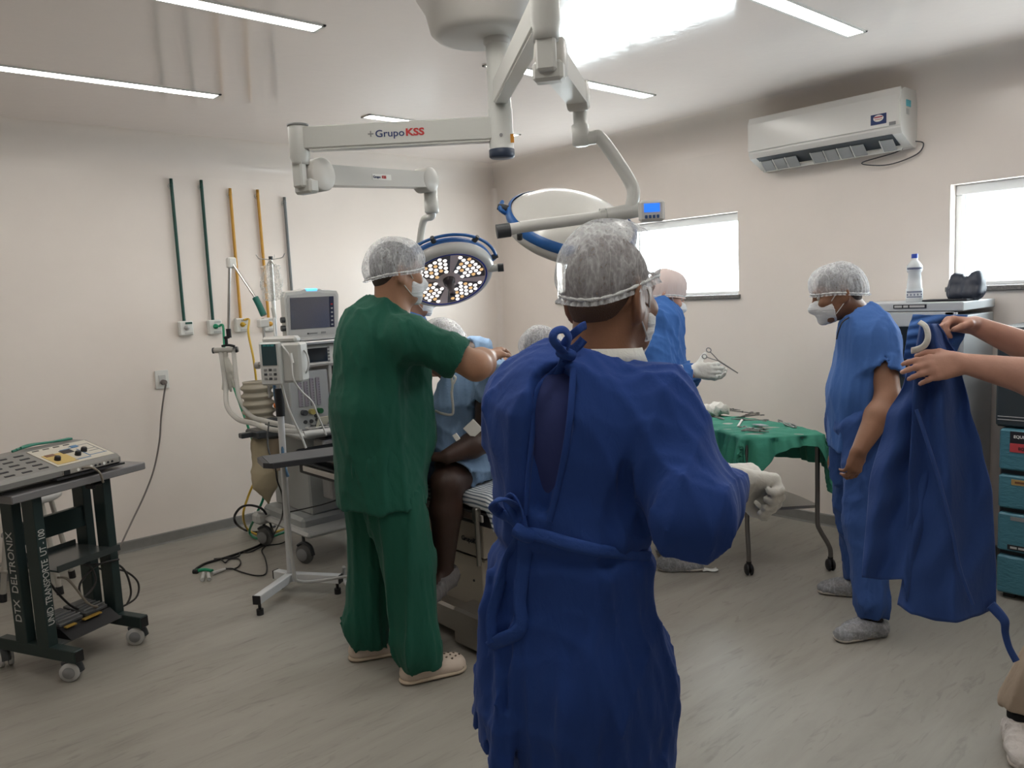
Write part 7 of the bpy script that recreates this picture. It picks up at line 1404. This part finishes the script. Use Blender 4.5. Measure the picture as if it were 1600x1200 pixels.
def gown_holder():
    h = hd(-88); R = bodyR(h); r = R[0]; b0 = D(1800, 900, 2.42); base = A(b0[0], b0[1], 0); L = lambda x, y, z: base+r*x+h*y+UP*z
    t = thing('person', 'person at the right edge whose two bare arms hold up the blue gown', 'person', base)
    shm = L(0, -.02, 1.40); hc = L(0, .03, 1.60); Rh = bodyR(h, .1); c7 = L(0, -.03, 1.46)
    shL = L(-.19, .0, 1.38); shR = L(.19, .0, 1.38); wrL = D(1503, 567, 2.40); elL = D(1668, 600, 2.27); wrR = D(1522, 508, 2.56); elR = D(1672, 570, 2.56)
    s = SDF(); head_prims(s, hc, Rh); neck_prims(s, hc, Rh, c7); s.cone(shR, shL, .055, k=.05); s.cone(L(0, 0, 1.3), L(0, 0, .98), .11, .12, k=.05)
    limb(s, shL, elL, .05, .045, k=.03); limb(s, elL, wrL, .054, .030, bulge=.10, at=.25); limb(s, shR, elR, .05, .045, k=.03); limb(s, elR, wrR, .052, .030, bulge=.08, at=.25)
    hand_prims(s, wrL, -RT*.93-UP*.12, -UP*.35+FH*.80, -1, ((.28, .42, .35), (.30, .45, .35), (.34, .45, .35), (.38, .5, .35)), spread=.10, sc=1.06, thumb=.3)
    hand_prims(s, wrR, -RT*.85+UP*.12, -UP*.75-FH*.3, 1, (.75, .9, .5), sc=1.02)
    ft = [(L(-.14, -.05, 0), None), (L(.13, -.10, 0), None)]; fl = P(1600, 1212, z=0); f1 = (fl+nrm(FH*.75+RT*.45)*.27, fl); f2 = (L(.12, -.12, 0), L(.12, .15, 0))
    for (a, b_), hp in ((f1, L(-.09, 0, .88)), (f2, L(.09, 0, .88))):
        an = a*.72+b_*.28+UP*.09; kn = (hp+an)/2+h*.04; limb(s, hp, kn, .085, .055, k=.04); limb(s, kn, an, .055, .036); s.cone(an-UP*.03, b_-nrm(b_-a)*.06+UP*.03, .034, .03, k=.03)
    mesh_obj('body', s.mesh(.0055), SK_PINK, t); eyes(t, hc, Rh); hair(t, hc, Rh); cap(t, hc, Rh, seed=35); mask(t, hc, Rh)
    c = SDF(); c.cone(shR-UP*.03, shL-UP*.03, .08, k=.05).cone(L(0, 0, 1.32), L(0, 0, .80), .18, .19, n=h, q=.7, k=.07); 
    for a, b_ in ((shL, elL), (shR, elR)): e = a+(b_-a)*.6; d = nrm(b_-a); c.cone(a, e+d*.05, .08, .085, k=.05, clip=[(e, d)])
    c.cone(c7-UP*.03, L(0, 0, 1.36), .07, .11, k=.05); c.ell(c7+UP*.05+h*.04, (.07, .09, .06), Rh, kind='s', k=.01); c.plane(L(0, 0, .80), -UP); c.post.append(wrinkle(.010, 22, 96)); mesh_obj('scrub_shirt', c.mesh(.010), SCRUB_B, t)
    p = SDF()
    for (a, b_), hp in ((f1, L(-.09, 0, .88)), (f2, L(.09, 0, .88))): an = a*.74+b_*.26+UP*.10; kn = (hp+an)/2+h*.03; p.cone(hp, kn, .12, .09, k=.03).cone(kn, an+UP*.04, .09, .07, k=.03, clip=[(a+UP*.12, -UP)])
    p.cone(L(.05, 0, .92), L(-.05, 0, .92), .13, k=.05); p.plane(L(0, 0, 1.0), UP); p.post.append(wrinkle(.010, 26, 97, (1, 1, .3))); mesh_obj('trousers', p.mesh(.009), BEIGE, t)
    for i, (a, b_) in enumerate((f1, f2)): shoe_cover(t, a, b_, seed=98+i, m=mat('white shoe cover', (.62, .58, .55), .8, bump=.6, bscale=50))
gown_holder()

# ------------------------------------------------------------ the gown being held up
def hanging_gown():
    t = thing('hanging_gown', 'blue cotton gown held up by two hands at the right, its tie dangling', 'gown', D(1470, 900, 2.5)*[1, 1, 0]+A(0, 0, .55))
    def ip(tab, v):
        for (a, x), (b_, y) in zip(tab, tab[1:]):
            if v <= b_: u = (v-a)/(b_-a); u = u*u*(3-2*u)*.5+u*.5; return x*(1-u)+y*u
        return tab[-1][1]
    def layer(name, le, ri, bot, y0, dep, amp, nf, seed, m=HANGG, bulge=.06):
        rs = np.random.RandomState(seed); ph = rs.rand(6)*6
        def fn(u, v):
            yb = ip(bot, u); y = y0+(yb-y0)*v; xl = ip(le, y); xr = ip(ri, y); x = xl+(xr-xl)*u
            f = amp*(.25+.75*v)*(abs(math.sin(u*nf*math.pi/2+ph[0]+.5*math.sin(v*3+ph[1])))**1.3-.5)+amp*.3*math.sin(u*nf*3+v*5+ph[2])+.004*math.sin(v*30+u*11+ph[3])
            f += -bulge*math.sin(math.pi*u)*(.4+.6*v)
            return D(x, y, dep+f)
        b = MB(); b.grid(fn, 90, 90); o = b.build(name, m, t); solidify(o, .004); return o
    layer('back_layer', [(500, 1452), (600, 1412), (650, 1385), (760, 1358), (905, 1347), (980, 1346)], [(500, 1500), (700, 1500), (980, 1470)], [(0, 902), (.25, 906), (.5, 905), (.55, 940), (1, 960)], 560, 2.53, .034, 4, 1)
    layer('front_layer', [(490, 1440), (560, 1430), (640, 1425), (750, 1420), (905, 1410), (950, 1402), (980, 1402)], [(500, 1462), (525, 1478), (560, 1498), (640, 1516), (700, 1534), (770, 1550), (900, 1556), (980, 1556)], [(0, 945), (.15, 960), (.4, 970), (.6, 973), (.8, 963), (1, 950)], 506, 2.48, .042, 4, 2)
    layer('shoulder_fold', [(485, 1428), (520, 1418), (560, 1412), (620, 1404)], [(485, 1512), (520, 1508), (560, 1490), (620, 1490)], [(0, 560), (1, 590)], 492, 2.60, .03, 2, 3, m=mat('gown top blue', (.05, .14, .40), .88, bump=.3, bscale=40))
    ribbon(t, [D(1436, 503, 2.43), D(1446, 510, 2.42), D(1450, 525, 2.415), D(1446, 538, 2.415), D(1436, 545, 2.42), D(1424, 548, 2.42)], .011, COLLAR, flat=RT, name='white_neckband', th=.3)
    ribbon(t, [D(1548, 945, 2.46), D(1562, 960, 2.45), D(1570, 972, 2.44), D(1571, 990, 2.45), D(1577, 1012, 2.45), D(1588, 1033, 2.44)], [.018, .017, .015, .012, .011, .012], HANGG, flat=RT, name='dangling_tie', th=.35)
    ribbon(t, [D(1432, 640, 2.40), D(1452, 700, 2.385), D(1470, 760, 2.375), D(1488, 830, 2.37), D(1500, 890, 2.37), D(1520, 945, 2.37)], .006, HANGG, flat=RT, name='seam_edge', th=.7)
hanging_gown()

# the surgical lamp's own beam, from its lit head to the patient's back
sp = bpy.data.lights.new('lamp_beam', 'SPOT'); sp.energy = 13; sp.spot_size = math.radians(62); sp.spot_blend = .6; sp.shadow_soft_size = .10; sp.color = (1, .93, .84)
so = bpy.data.objects.new('lamp_beam', sp); so.location = tuple(L1+n1*.075); tgt = Vector(tuple(D(790, 575, 3.85)))-so.location; so.rotation_euler = tgt.to_track_quat('-Z', 'Y').to_euler(); link(so)
